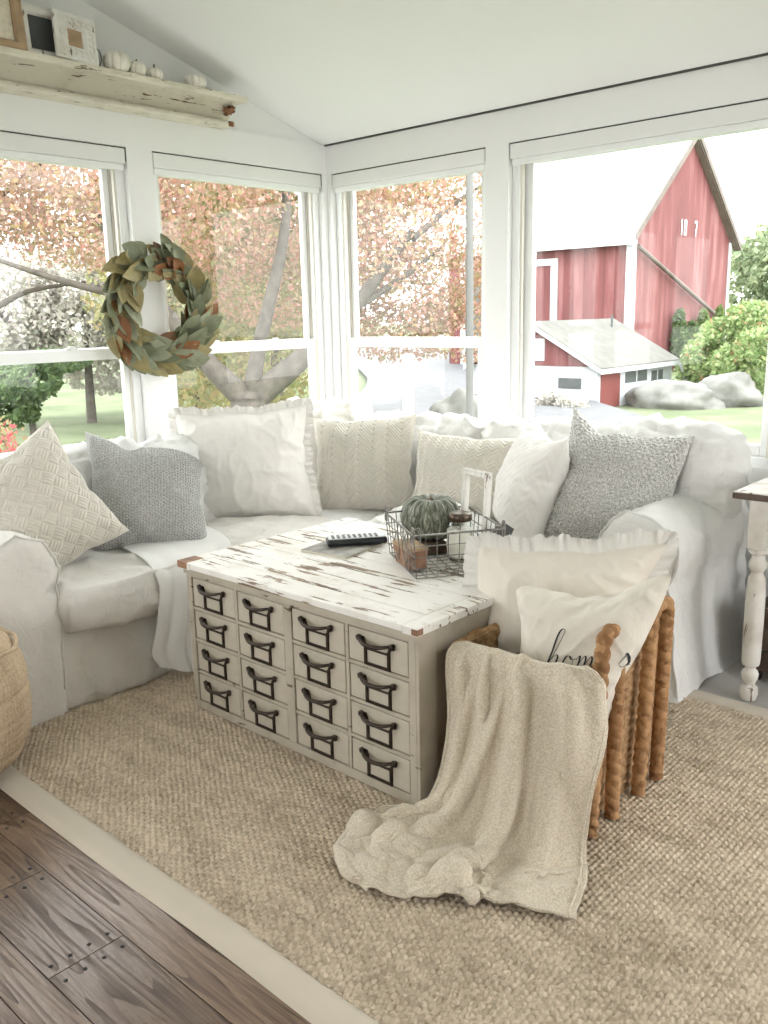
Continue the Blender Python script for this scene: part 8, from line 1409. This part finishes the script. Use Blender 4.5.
barn_red = None
def boards(name, c, scale=3.2, ax=0):
    m, nt, p, o = newmat(name)
    tc = N(nt, 'ShaderNodeTexCoord'); sx = N(nt, 'ShaderNodeSeparateXYZ'); L(nt, tc.outputs['Object'], sx.inputs[0])
    ad = N(nt, 'ShaderNodeMath', operation='ADD'); L(nt, sx.outputs[0], ad.inputs[0]); L(nt, sx.outputs[1], ad.inputs[1])
    mu = N(nt, 'ShaderNodeMath', operation='MULTIPLY'); mu.inputs[1].default_value = scale; L(nt, ad.outputs[0], mu.inputs[0])
    fl = N(nt, 'ShaderNodeMath', operation='FLOOR'); L(nt, mu.outputs[0], fl.inputs[0])
    wn = N(nt, 'ShaderNodeTexWhiteNoise', noise_dimensions='1D'); L(nt, fl.outputs[0], wn.inputs['W'])
    fr_ = N(nt, 'ShaderNodeMath', operation='FRACT'); L(nt, mu.outputs[0], fr_.inputs[0])
    v = coords(nt, (1.5, 1.5, .25)); n = N(nt, 'ShaderNodeTexNoise'); n.inputs['Scale'].default_value = 1.4; n.inputs['Detail'].default_value = 8; L(nt, v, n.inputs[0])
    mm = N(nt, 'ShaderNodeMath', operation='MULTIPLY_ADD'); L(nt, wn.outputs[0], mm.inputs[0]); mm.inputs[1].default_value = .22; L(nt, n.outputs[0], mm.inputs[2])
    c = np.array(c)
    col = ramp(nt, mm.outputs[0], [(.35, tuple(c*.72)), (.6, tuple(c)), (.85, tuple(np.minimum(c*1.25+.05, 1)))])
    gap = ramp(nt, fr_.outputs[0], [(0, g(.45)), (.07, g(1.))])
    mx = N(nt, 'ShaderNodeMix', data_type='RGBA', blend_type='MULTIPLY'); mx.inputs[0].default_value = 1; L(nt, col, mx.inputs[6]); L(nt, gap, mx.inputs[7])
    L(nt, mx.outputs[2], p.inputs['Base Color']); p.inputs['Roughness'].default_value = .85
    return m
RED = boards('red_barn_boards', (.175, .055, .055), 1.9)
WOUT = plain('white_outdoor_paint', (.55, .57, .60), .7, var=.06, vs=1)
ROOFM = plain('pale_metal_roof', (.86, .87, .88), .5, var=.02, vs=.5)
SHING = plain('grey_shingles', (.115, .112, .10), .9, var=.16, vs=3)
RAKE = plain('weathered_rake_board', (.15, .125, .11), .8, var=.2, vs=2)
DARKW = plain('dark_window', (.10, .11, .11), .3, var=.2)

def barn():
    bx, y0, y1, ez, pz = -19.1, 37.4, 48.4, 4.85, 9.45; ym = (y0+y1)/2; xw = -29.4
    e = empty('barn', (bx, ym, GZ), 0, 'tall red barn with a steep white roof seen through the right window', 'barn')
    o3 = np.array([bx, ym, GZ])
    def B(mb, nm, mat, **k): mb.v = [v-o3 for v in mb.v]; return mb.build(nm, mat, e, **k)
    mb = MB()
    zb = GZ-.3
    prof = [(y0, zb), (y1, zb), (y1, ez), (ym, pz), (y0, ez)]
    V = [(x, y, z) for x in (bx, xw) for y, z in prof]
    F = [(0, 1, 2, 3, 4), (9, 8, 7, 6, 5)]+[(i, i+5, (i+1) % 5+5, (i+1) % 5) for i in range(5)]
    mb.add(V, F); B(mb, 'siding', RED)
    # roof slabs with overhang
    for s, ye in ((0, y0), (1, y1)):
        mb = MB(); d = -1 if s == 0 else 1
        sl = (pz-ez)/(ym-y0); ov = .45
        ya, za = ye+d*ov, ez-sl*ov; t = .18
        x0_, x1_ = xw-.3, bx+.35
        V = [(x0_, ya, za), (x1_, ya, za), (x1_, ym, pz), (x0_, ym, pz), (x0_, ya, za+t*1.5), (x1_, ya, za+t*1.5), (x1_, ym, pz+t*1.5), (x0_, ym, pz+t*1.5)]
        mb.add(V, [(0, 3, 2, 1), (4, 5, 6, 7), (0, 1, 5, 4), (1, 2, 6, 5), (2, 3, 7, 6), (3, 0, 4, 7)]); B(mb, 'roof', ROOFM)
        mb = MB()
        V = [(bx+.36, ya, za-.02), (bx+.36, ym, pz-.02), (bx+.36, ym, pz+.30), (bx+.36, ya, za+.30)]; V += [(x+.07, y, z) for x, y, z in V]
        mb.add(V, [(0, 1, 2, 3), (7, 6, 5, 4), (0, 4, 5, 1), (1, 5, 6, 2), (2, 6, 7, 3), (3, 7, 4, 0)])
        if s: V2 = [(bx+.02, ya+.03, za-.04), (bx+.02, ym, pz-.06), (bx+.35, ym, pz-.06), (bx+.35, ya+.03, za-.04)]; mb.add(V2, [(0, 1, 2, 3)])
        B(mb, 'rake_board', RAKE)
    mb = MB(); mb.box(bx-.25, bx+.06, y0-.06, y0+.32, zb, ez); B(mb, 'corner_board', WOUT)
    mb = MB(); mb.box(bx-.1, bx+.05, y1-.2, y1+.06, zb, ez); B(mb, 'corner_board', WOUT)
    mb = MB(); mb.box(xw-.05, bx+.3, y0-.55, y0-.42, ez-.55, ez-.40); B(mb, 'gutter', WOUT)
    # barn door with white frame on the long wall
    mb = MB()
    mb.box(-23.2, -22.85, y0-.10, y0-.01, zb, 3.95); mb.box(-25.8, -23.2, y0-.10, y0-.01, 3.65, 3.95); mb.box(-25.8, -25.5, y0-.10, y0-.01, zb, 3.65)
    B(mb, 'door_frame', WOUT)
    mb = MB(); mb.box(-28.6, -28.3, y0-.08, y0-.01, zb, ez-.4); B(mb, 'corner_board', WOUT)
    mb = MB(); mb.box(-28.2, -26.6, y0-.06, y0-.01, zb, 3.6); B(mb, 'doorway', DARKW)
    # diagonal pole across the gable
    mb = MB(); mb.tube([(bx+.25, y0+.05, 4.25), (bx+.25, 48.5, .45)], .10, 8); B(mb, 'pole', RAKE, smooth=True)
    # painted numerals
    def digit(ch, yc, zc, h):
        w = h*.42; t = h*.16; mb = MB()
        bars = {'1': [(.35, .65, 0, 1), (.15, .35, .78, .9)], '8': [(0, .3, .05, .95), (.7, 1, .05, .95), (.2, .8, 0, .14), (.2, .8, .86, 1), (.2, .8, .44, .58)], '7': [(0, 1, .84, 1), (.62, .92, .45, .86), (.38, .66, 0, .48)]}[ch]
        for a, b, c, d in bars: mb.box(bx+.015, bx+.03, yc+w*a, yc+w*b, zc+h*c, zc+h*d)
        B(mb, 'numeral', WOUT)
    digit('1', 42.15, 4.95, .75); digit('8', 42.55, 4.95, .75); digit('7', 43.75, 4.95, .75)
    mb = MB()
    for i in range(5): mb.box(bx+.01, bx+.05, 41.1+i*.0+.0, 41.25, 1, 1.1)
barn()
def shed():
    x1, x0, y0, y1, ez, pz = -13.1, -17.7, 23.8, 28.8, -.13, 1.13; xm = (x0+x1)/2
    e = empty('shed', (xm, (y0+y1)/2, GZ), 0, 'low shed with grey roof and white walls in front of the barn', 'shed')
    o3 = np.array([xm, (y0+y1)/2, GZ])
    def B(mb, nm, mat, **k): mb.v = [v-o3 for v in mb.v]; return mb.build(nm, mat, e, **k)
    zb = GZ-.3; zs = -.13
    mb = MB(); mb.box(x0, x1, y0, y1, zb, zs); B(mb, 'wall', WOUT)
    mb = MB(); V = [(x0, y0-.02, zs), (x1, y0-.02, zs), (xm, y0-.02, pz), (x0, y1, zs), (x1, y1, zs), (xm, y1, pz)]
    mb.add(V, [(0, 1, 2), (5, 4, 3), (0, 3, 4, 1), (1, 4, 5, 2), (2, 5, 3, 0)]); B(mb, 'gable', RED)
    for s in (0, 1):
        xe = x1+.22 if s == 0 else x0-.22; sl = (pz-ez)/(x1-xm); ze = ez-sl*.22
        V = [(xe, y0-.25, ze), (xe, y1+.15, ze), (xm, y1+.15, pz), (xm, y0-.25, pz)]; V += [(x, y, z+.10) for x, y, z in V]
        mb = MB(); mb.add(V, [(0, 3, 2, 1), (4, 5, 6, 7), (0, 1, 5, 4), (1, 2, 6, 5), (2, 3, 7, 6), (3, 0, 4, 7)]); B(mb, 'roof', SHING)
        V = [(xe, y0-.27, ze-.06), (xm, y0-.27, pz-.06), (xm, y0-.27, pz+.08), (xe, y0-.27, ze+.08)]; V += [(x, y+.015, z) for x, y, z in V]
        mb = MB(); mb.add(V, [(0, 1, 2, 3), (7, 6, 5, 4), (0, 4, 5, 1), (1, 5, 6, 2), (2, 6, 7, 3), (3, 7, 4, 0)])
        if s == 0: mb.box(xe, xe+.02, y0-.25, y1+.15, ze-.08, ze+.06)
        B(mb, 'fascia', WOUT)
    mb = MB(); mb.box(x1+.0, x1+.02, 23.95, 25.15, GZ-.1, -.2); B(mb, 'door', plain('red_door', (.18, .045, .04), .7))
    for a, b, c, d in ((25.5, 26.95, -.72, -.36), (27.3, 28.1, -.86, -.44)):
        mb = MB(); mb.box(x1, x1+.02, a, b, c, d); w_ = B(mb, 'window', DARKW)
        mb = MB(); mb.box(x1+.021, x1+.03, (a+b)/2-.03, (a+b)/2+.03, c, d); mb.box(x1+.021, x1+.03, a-.05, b+.05, d, d+.05); mb.v = [v-o3 for v in mb.v]; mb.build('mullion', WOUT, w_)
    mb = MB(); mb.box(-14.45, -13.66, y0-.02, y0, -.80, -.48); B(mb, 'window', DARKW)
    mb = MB(); 
    mb.box(-15.5, -14.95, y0-.045, y0-.021, .02, .70)
    for k in range(6): mb.box(-15.46, -14.99, y0-.07, y0-.046, .06+k*.105, .10+k*.105)
    B(mb, 'louver', WOUT)
    mb = MB(); mb.tube([(xm+.5, 27.9, .85), (xm+.5, 27.9, 1.35)], .04, 8); B(mb, 'vent_pipe', DARKW)
    mb = MB(); mb.tube([(x1+.25, y1+.1, -.3), (x1+.55, y1+.3, GZ+.1)], .05, 8); B(mb, 'downspout', WOUT)
shed()

def blobcloud(blobs, n, size, aspect=.6, seed=0, shell=.55):
    r = np.random.default_rng(seed)
    B = np.array(blobs, float); vol = (B[:, 3]*B[:, 4]*B[:, 5])**(2/3); pick = r.choice(len(B), n, p=vol/vol.sum())
    d = r.normal(size=(n, 3)); d /= np.linalg.norm(d, axis=1)[:, None]
    rad = shell+(1-shell)*r.random(n)**.6
    C = B[pick, :3]+d*rad[:, None]*B[pick, 3:6]
    ln = noise(C*1.3/ max(B[:, 3].mean(), .3) + seed)
    keep = ln > -.16; C = C[keep]; n = len(C)
    a = r.normal(size=(n, 3)); a /= np.linalg.norm(a, axis=1)[:, None]
    b = np.cross(a, r.normal(size=(n, 3))); b /= np.linalg.norm(b, axis=1)[:, None]
    s = size*(.6+.8*r.random(n))[:, None]
    V = np.stack([C-a*s*.5, C+b*s*aspect*.5, C+a*s*.5, C-b*s*aspect*.5], 1).reshape(-1, 3)
    F = np.arange(4*n).reshape(n, 4); return V, F

def tree(name, label, cat, base, blobs, n, size, mat, trunk=None, group=None, seed=0, kind=None, aspect=.6, tmat=None):
    e = empty(name, base, 0, label, cat, group)
    V, F = blobcloud(blobs, n, size, aspect, seed); V = V-np.array(base)
    make('foliage', V, F, mat, e, False)
    if trunk:
        mb = MB()
        for P, r0, r1 in trunk:
            Q = spline(np.array(P, float)-np.array(base), 24); mb.tube(Q, np.linspace(r0, r1, 24), 10)
        mb.build('trunk', tmat or M['bark'], e, smooth=True)
    return e
M['bark'] = plain('tree_bark', (.105, .092, .078), .9, var=.3, vs=8, bs=.6, bscale=20)
maple = leafmat('maple_leaves', [(0, (.40, .19, .14)), (.22, (.52, .30, .26)), (.45, (.42, .29, .16)), (.62, (.28, .26, .12)), (.8, (.54, .36, .31)), (1, (.22, .22, .11))])
gold = leafmat('golden_leaves', [(0, (.36, .33, .14)), (.4, (.24, .27, .12)), (.7, (.42, .31, .16)), (1, (.18, .21, .10))])
pinkish = leafmat('dusty_pink_leaves', [(0, (.48, .33, .28)), (.5, (.42, .34, .30)), (.8, (.50, .40, .26)), (1, (.56, .42, .36))])
green = leafmat('green_leaves', [(0, (.12, .20, .07)), (.5, (.20, .29, .10)), (1, (.32, .38, .16))])
dkgreen = leafmat('dark_green_leaves', [(0, (.07, .13, .05)), (1, (.16, .23, .09))])
silver = leafmat('silvery_leaves', [(0, (.52, .48, .44)), (.5, (.62, .58, .54)), (1, (.36, .38, .30))])
red = leafmat('red_flowers', [(0, (.62, .08, .10)), (.5, (.70, .22, .22)), (.51, (.20, .28, .12)), (1, (.36, .30, .16))])

# Japanese maple in front of the left and corner windows
tree('maple_tree', 'old maple with pink and orange autumn leaves and a forked trunk beyond the corner windows', 'tree', (-9.3, 7.4, GZ),
     [(-9.6, 7.0, 3.2, 1.5, 1.2, 1.1), (-10.5, 6.4, 3.3, 2.2, 2.2, 1.2), (-9.0, 6.6, 4.4, 1.8, 1.6, 1.2), (-8.6, 9.4, 2.7, 1.3, 1.2, 1.0), (-8.6, 10.6, 2.5, 1.4, 1.2, 1.2), (-8.9, 10.2, 3.7, 1.5, 1.3, .9), (-8.7, 10.0, 1.55, 1.1, .9, .45), (-8.5, 10.3, 1.9, .9, .9, .7), (-9.3, 10.6, 1.25, .9, .9, .5), (-8.4, 11.0, 1.2, .8, .7, .45), (-9.6, 10.0, 2.2, 1.0, .9, .8), (-11.5, 9.0, 3.2, 2.2, 2.2, 1.2), (-10.2, 9.0, 2.0, 1.3, 1.2, .7)], 66000, .070, maple,
     trunk=[([(-9.3, 7.4, GZ-.2), (-9.25, 7.45, -.3), (-9.3, 7.5, .45)], .30, .24),
            ([(-9.3, 7.5, .4), (-9.7, 7.1, 1.0), (-10.0, 6.7, 1.7), (-10.5, 6.2, 2.8)], .17, .05),
            ([(-9.3, 7.5, .4), (-8.9, 8.1, .95), (-8.5, 8.7, 1.6), (-8.0, 9.4, 2.6)], .19, .05),
            ([(-9.3, 7.5, .4), (-9.2, 7.7, 1.3), (-9.0, 8.0, 2.6), (-9.1, 8.2, 4.0)], .12, .04),
            ([(-8.6, 8.6, 1.5), (-8.2, 9.4, 2.0), (-8.0, 10.0, 2.4)], .06, .02),
            ([(-8.0, 9.4, 2.5), (-7.9, 10.2, 3.0), (-7.7, 10.9, 3.4)], .05, .015),
            ([(-10.0, 6.7, 1.7), (-10.4, 5.6, 2.0), (-10.9, 4.6, 2.4)], .06, .02)], seed=1)
tree('pink_maple_tree', 'pale pink leaved tree with thin branches in the leftmost window', 'tree', (-13.5, 5.2, GZ),
     [(-12.6, 6.2, 3.9, 2.6, 2.2, 1.3), (-13.5, 4.9, 4.0, 2.2, 2.4, 1.5), (-12.4, 7.4, 3.2, 1.8, 1.4, .9), (-12.0, 5.6, 2.9, 1.6, 1.5, .5)], 30000, .075, pinkish,
     trunk=[([(-13.5, 5.2, GZ-.2), (-13.4, 5.2, .8), (-13.2, 5.4, 2.6)], .16, .08), ([(-13.3, 5.3, 1.2), (-12.9, 6.2, 1.9), (-12.7, 7.2, 2.1)], .06, .02), ([(-13.2, 5.4, 2.4), (-12.8, 6.0, 3.2), (-12.4, 6.8, 3.9)], .06, .02)], seed=2)
for i, (x, y, h, lab, mt) in enumerate([
        (-13.2, 11.3, 5.6, 'olive and gold leaved tree just behind the maple beside the room corner', gold),
        (-19, 13.6, 5.2, 'golden green tree standing behind the maple in the window with the wreath', gold),
        (-22, 19.0, 6.0, 'tall yellow green tree at the right side of the window with the wreath', gold),
        (-25, 10.6, 4.7, 'silvery shrubby tree across the lawn in the leftmost window', silver),
        (-24, 13.4, 4.4, 'silvery bushy tree beside the first across the lawn, nearer the window post', silver),
        (-30, 24.5, 6.0, 'green tree far behind the maple', green)]):
    bl = [(x+rr.uniform(-1.6, 1.6)*h/5, y+rr.uniform(-1.6, 1.6)*h/5, GZ+h*rr.uniform(.35, .95), h*.30, h*.30, h*.22) for _ in range(9)]
    tree('background_tree', lab, 'tree', (x, y, GZ), bl, 22000, .13 if x > -20 else .17, mt, trunk=[([(x, y, GZ-.3), (x+.1, y, GZ+h*.4), (x, y+.2, GZ+h*.8)], .16, .05)], seed=10+i)
# small tree and flower bush at the lower left
tree('garden_tree', 'small dark green tree on the lawn in the lower sash of the leftmost window', 'tree', (-17.5, 8.45, GZ),
     [(-17.5, 8.3, .35, .8, .8, .45), (-17.4, 9.1, .75, .6, .7, .25), (-17.7, 8.2, -.1, .7, .5, .5)], 5000, .13, dkgreen, trunk=[([(-17.5, 8.45, GZ-.2), (-17.4, 8.4, 0), (-17.5, 8.5, .5)], .08, .05), ([(-17.5, 7.9, GZ-.2), (-17.5, 7.7, 0), (-17.4, 7.6, .5)], .05, .03)], seed=31)
tree('flowering_bush', 'bush with red flowers at the lower left of the leftmost window', 'bush', (-10.5, 4.45, GZ),
     [(-10.5, 4.3, -.2, .9, .75, .75), (-10.3, 4.9, -.45, .8, .6, .55), (-10.4, 3.8, 0, .8, .7, .6)], 7000, .07, red, seed=32)
tree('clipped_shrub', 'low grey green rounded shrub beneath the leftmost window', 'bush', (-8.6, 4.85, GZ),
     [(-8.5, 4.9, -.55, 1.0, .95, .55), (-9.1, 5.4, -.5, .8, .8, .5)], 9000, .05, leafmat('sage_shrub', [(0, (.22, .28, .16)), (1, (.38, .43, .28))]), seed=33)
for i, (x, y, h, w, lab) in enumerate([(-46, 20, 1.3, 2.6, 'pale hedge at the far end of the lawn, left part'), (-40, 34, 1.4, 2.6, 'pale hedge at the far end of the lawn, right part')]):
    tree('hedge', lab, 'hedge', (x, y, GZ), [(x, y, GZ+.8+h*.3, w, w, h), (x+2, y-4, GZ+.8+h*.3, w, w, h*.9), (x-2, y+4, GZ+.8+h*.3, w, w, h)], 5000, .3, green, seed=40+i)

# right window greenery
tree('leafy_shrub', 'large bright green shrub with reddish tips in front of the barn gable', 'bush', (-11.0, 29.0, GZ),
     [(-11.6, 29.0, -.1, 1.2, 1.1, .95), (-10.3, 27.9, -.35, 1.1, 1.1, .9), (-11.7, 29.9, .55, 1.0, 1.1, .7), (-11.0, 30.0, 1.0, .9, 1.1, .75), (-12.6, 29.6, -.75, .8, .8, .6), (-9.7, 27.6, .35, .8, 1.1, .6)], 13000, .17, leafmat('shrub_leaves', [(0, (.16, .26, .09)), (.6, (.28, .36, .14)), (.93, (.40, .46, .24)), (1, (.55, .28, .16))]), seed=50)
tree('climbing_vine', 'dark green vine climbing the base of the barn gable, taller left clump', 'vine', (-18.6, 42.0, GZ),
     [(-18.65, 41.7, -.1, .3, .5, 1.3), (-18.65, 41.6, .9, .25, .3, .6), (-18.65, 43.1, -.1, .25, .7, 1.0)], 4000, .26, dkgreen, seed=51)
tree('climbing_vine', 'thin vine climbing the barn gable beside the leafy shrub', 'vine', (-18.6, 45.0, GZ),
     [(-18.65, 44.4, .6, .25, .3, .9), (-18.65, 46.4, .8, .25, .3, .8)], 2200, .26, green, seed=52)
tree('far_tree', 'hazy green tree beyond the right side of the barn', 'tree', (-23.5, 64, GZ),
     [(-23.5, 64, 2.0, 3.6, 3.6, 3.6), (-22.0, 63, 5.0, 2.4, 2.4, 2.0), (-20.5, 62, 2.4, 2.6, 2.6, 3.6), (-19.0, 62, 4.0, 2, 2, 2.6)], 9000, .5, leafmat('hazy_leaves', [(0, (.20, .27, .15)), (1, (.36, .40, .24))]), seed=53)
tree('low_plant', 'small grey green plant in front of the white shed wall', 'bush', (-14.2, 22.2, GZ), [(-14.2, 22.2, GZ+.35, 1.1, .5, .45), (-13.2, 22.0, GZ+.25, .9, .4, .35)], 2500, .11, silver, seed=54)
ROCK = plain('field_stone', (.18, .18, .165), .9, var=.25, vs=3, bs=.5, bscale=12)
def rock(loc, s, label, seed):
    n, m = 40, 24
    A, P = np.meshgrid(np.linspace(0, 2*PI, n, endpoint=False), np.linspace(.03, PI-.03, m), indexing='ij')
    D = np.stack([np.cos(A)*np.sin(P), np.sin(A)*np.sin(P), np.cos(P)], -1)
    k = 1+.45*noise(D*1.3+seed)+.18*noise(D*3.1+seed)
    V = (D*k[..., None]*np.array(s)).reshape(-1, 3)
    I = np.arange(n*m).reshape(n, m); I2 = np.concatenate([I, I[:1]], 0)
    F = [tuple(q) for q in np.stack([I2[:-1, :-1], I2[:-1, 1:], I2[1:, 1:], I2[1:, :-1]], -1).reshape(-1, 4)]+[tuple(I[:, 0]), tuple(I[::-1, -1])]
    o = make('boulder', V, F, ROCK, None, True); o.location = loc; tag(o, label, 'boulder', 'boulders on the lawn')
rock((-11.5, 25.6, -1.25), (1.45, .9, .62), 'broad low grey mound of stone right of the shed, below the leafy shrub', 13.)
rock((-10.35, 26.6, -1.05), (.95, .8, .62), 'rounded grey boulder at the right end below the leafy shrub', 8.)
rock((-9.7, 12.2, -1.05), (.75, .6, .5), 'pale stone beyond the lower sash of the right wall window, left of its post', 21.)
rock((-10.3, 13.3, -1.1), (.6, .5, .4), 'smaller pale stone beyond the lower sash, right of the grey post', 25.)
rock((-10.9, 14.1, -.8), (.6, .6, .75), 'tall pale boulder at the right edge of the double hung window', 31.)
# garden posts outside the right wall window
for nm, x, y, r, z1, mt, lab in (('garden_post', -8.3, 9.6, .085, .96, WOUT, 'white wooden post outside the lower sash of the right wall window'), ('garden_post', -7.2, 9.6, .05, 3.6, plain('grey_post', (.16, .16, .155), .7), 'tall thin grey pole outside the right wall window')):
    mb = MB(); mb.lathe([(r, GZ-.2), (r, z1-.06), (r*1.25, z1-.06), (r*1.25, z1-.02), (r*.6, z1), (.01, z1+.01)], 14, (0, 0, 0))
    o = mb.build(nm, mt, None, smooth=False); o.location = (x, y, 0); tag(o, lab, 'post')

# ------------------------------------------------------------------ light
w = bpy.data.worlds.new('world'); sc.world = w; w.use_nodes = True; nt = w.node_tree; nt.nodes.clear()
bg = N(nt, 'ShaderNodeBackground'); wo = N(nt, 'ShaderNodeOutputWorld'); L(nt, bg.outputs[0], wo.inputs[0])
tc = N(nt, 'ShaderNodeTexCoord'); sp = N(nt, 'ShaderNodeSeparateXYZ'); L(nt, tc.outputs['Generated'], sp.inputs[0])
L(nt, ramp(nt, sp.outputs[2], [(0, (1, .99, .975)), (.5, (.97, .975, .985)), (1, (.93, .96, 1))]), bg.inputs[0]); bg.inputs[1].default_value = 2.3
sun = bpy.data.lights.new('sun', 'SUN'); so = bpy.data.objects.new('sun', sun); COL.objects.link(so)
sun.energy = .8; sun.angle = R_(40); sun.color = (1, .96, .9); so.rotation_euler = (R_(38), 0, R_(150))
def area(name, loc, rot, sx, sy, e, c=(1, 1, 1)):
    l = bpy.data.lights.new(name, 'AREA'); l.shape = 'RECTANGLE'; l.size = sx; l.size_y = sy; l.energy = e; l.color = c
    o = bpy.data.objects.new(name, l); COL.objects.link(o); o.location = loc; o.rotation_euler = rot; return o
area('interior_fill', (-.9, .6, 3.3), (R_(12), R_(-8), 0), 1.2, 1.2, 12, (1, .95, .88))  # unseen area light added as soft fill for the interior, no fixture modelled

sc.view_settings.view_transform = 'Standard'; sc.view_settings.look = 'None'; sc.view_settings.gamma = 1
sc.view_settings.use_curve_mapping = False
sc.view_settings.exposure = 1.55
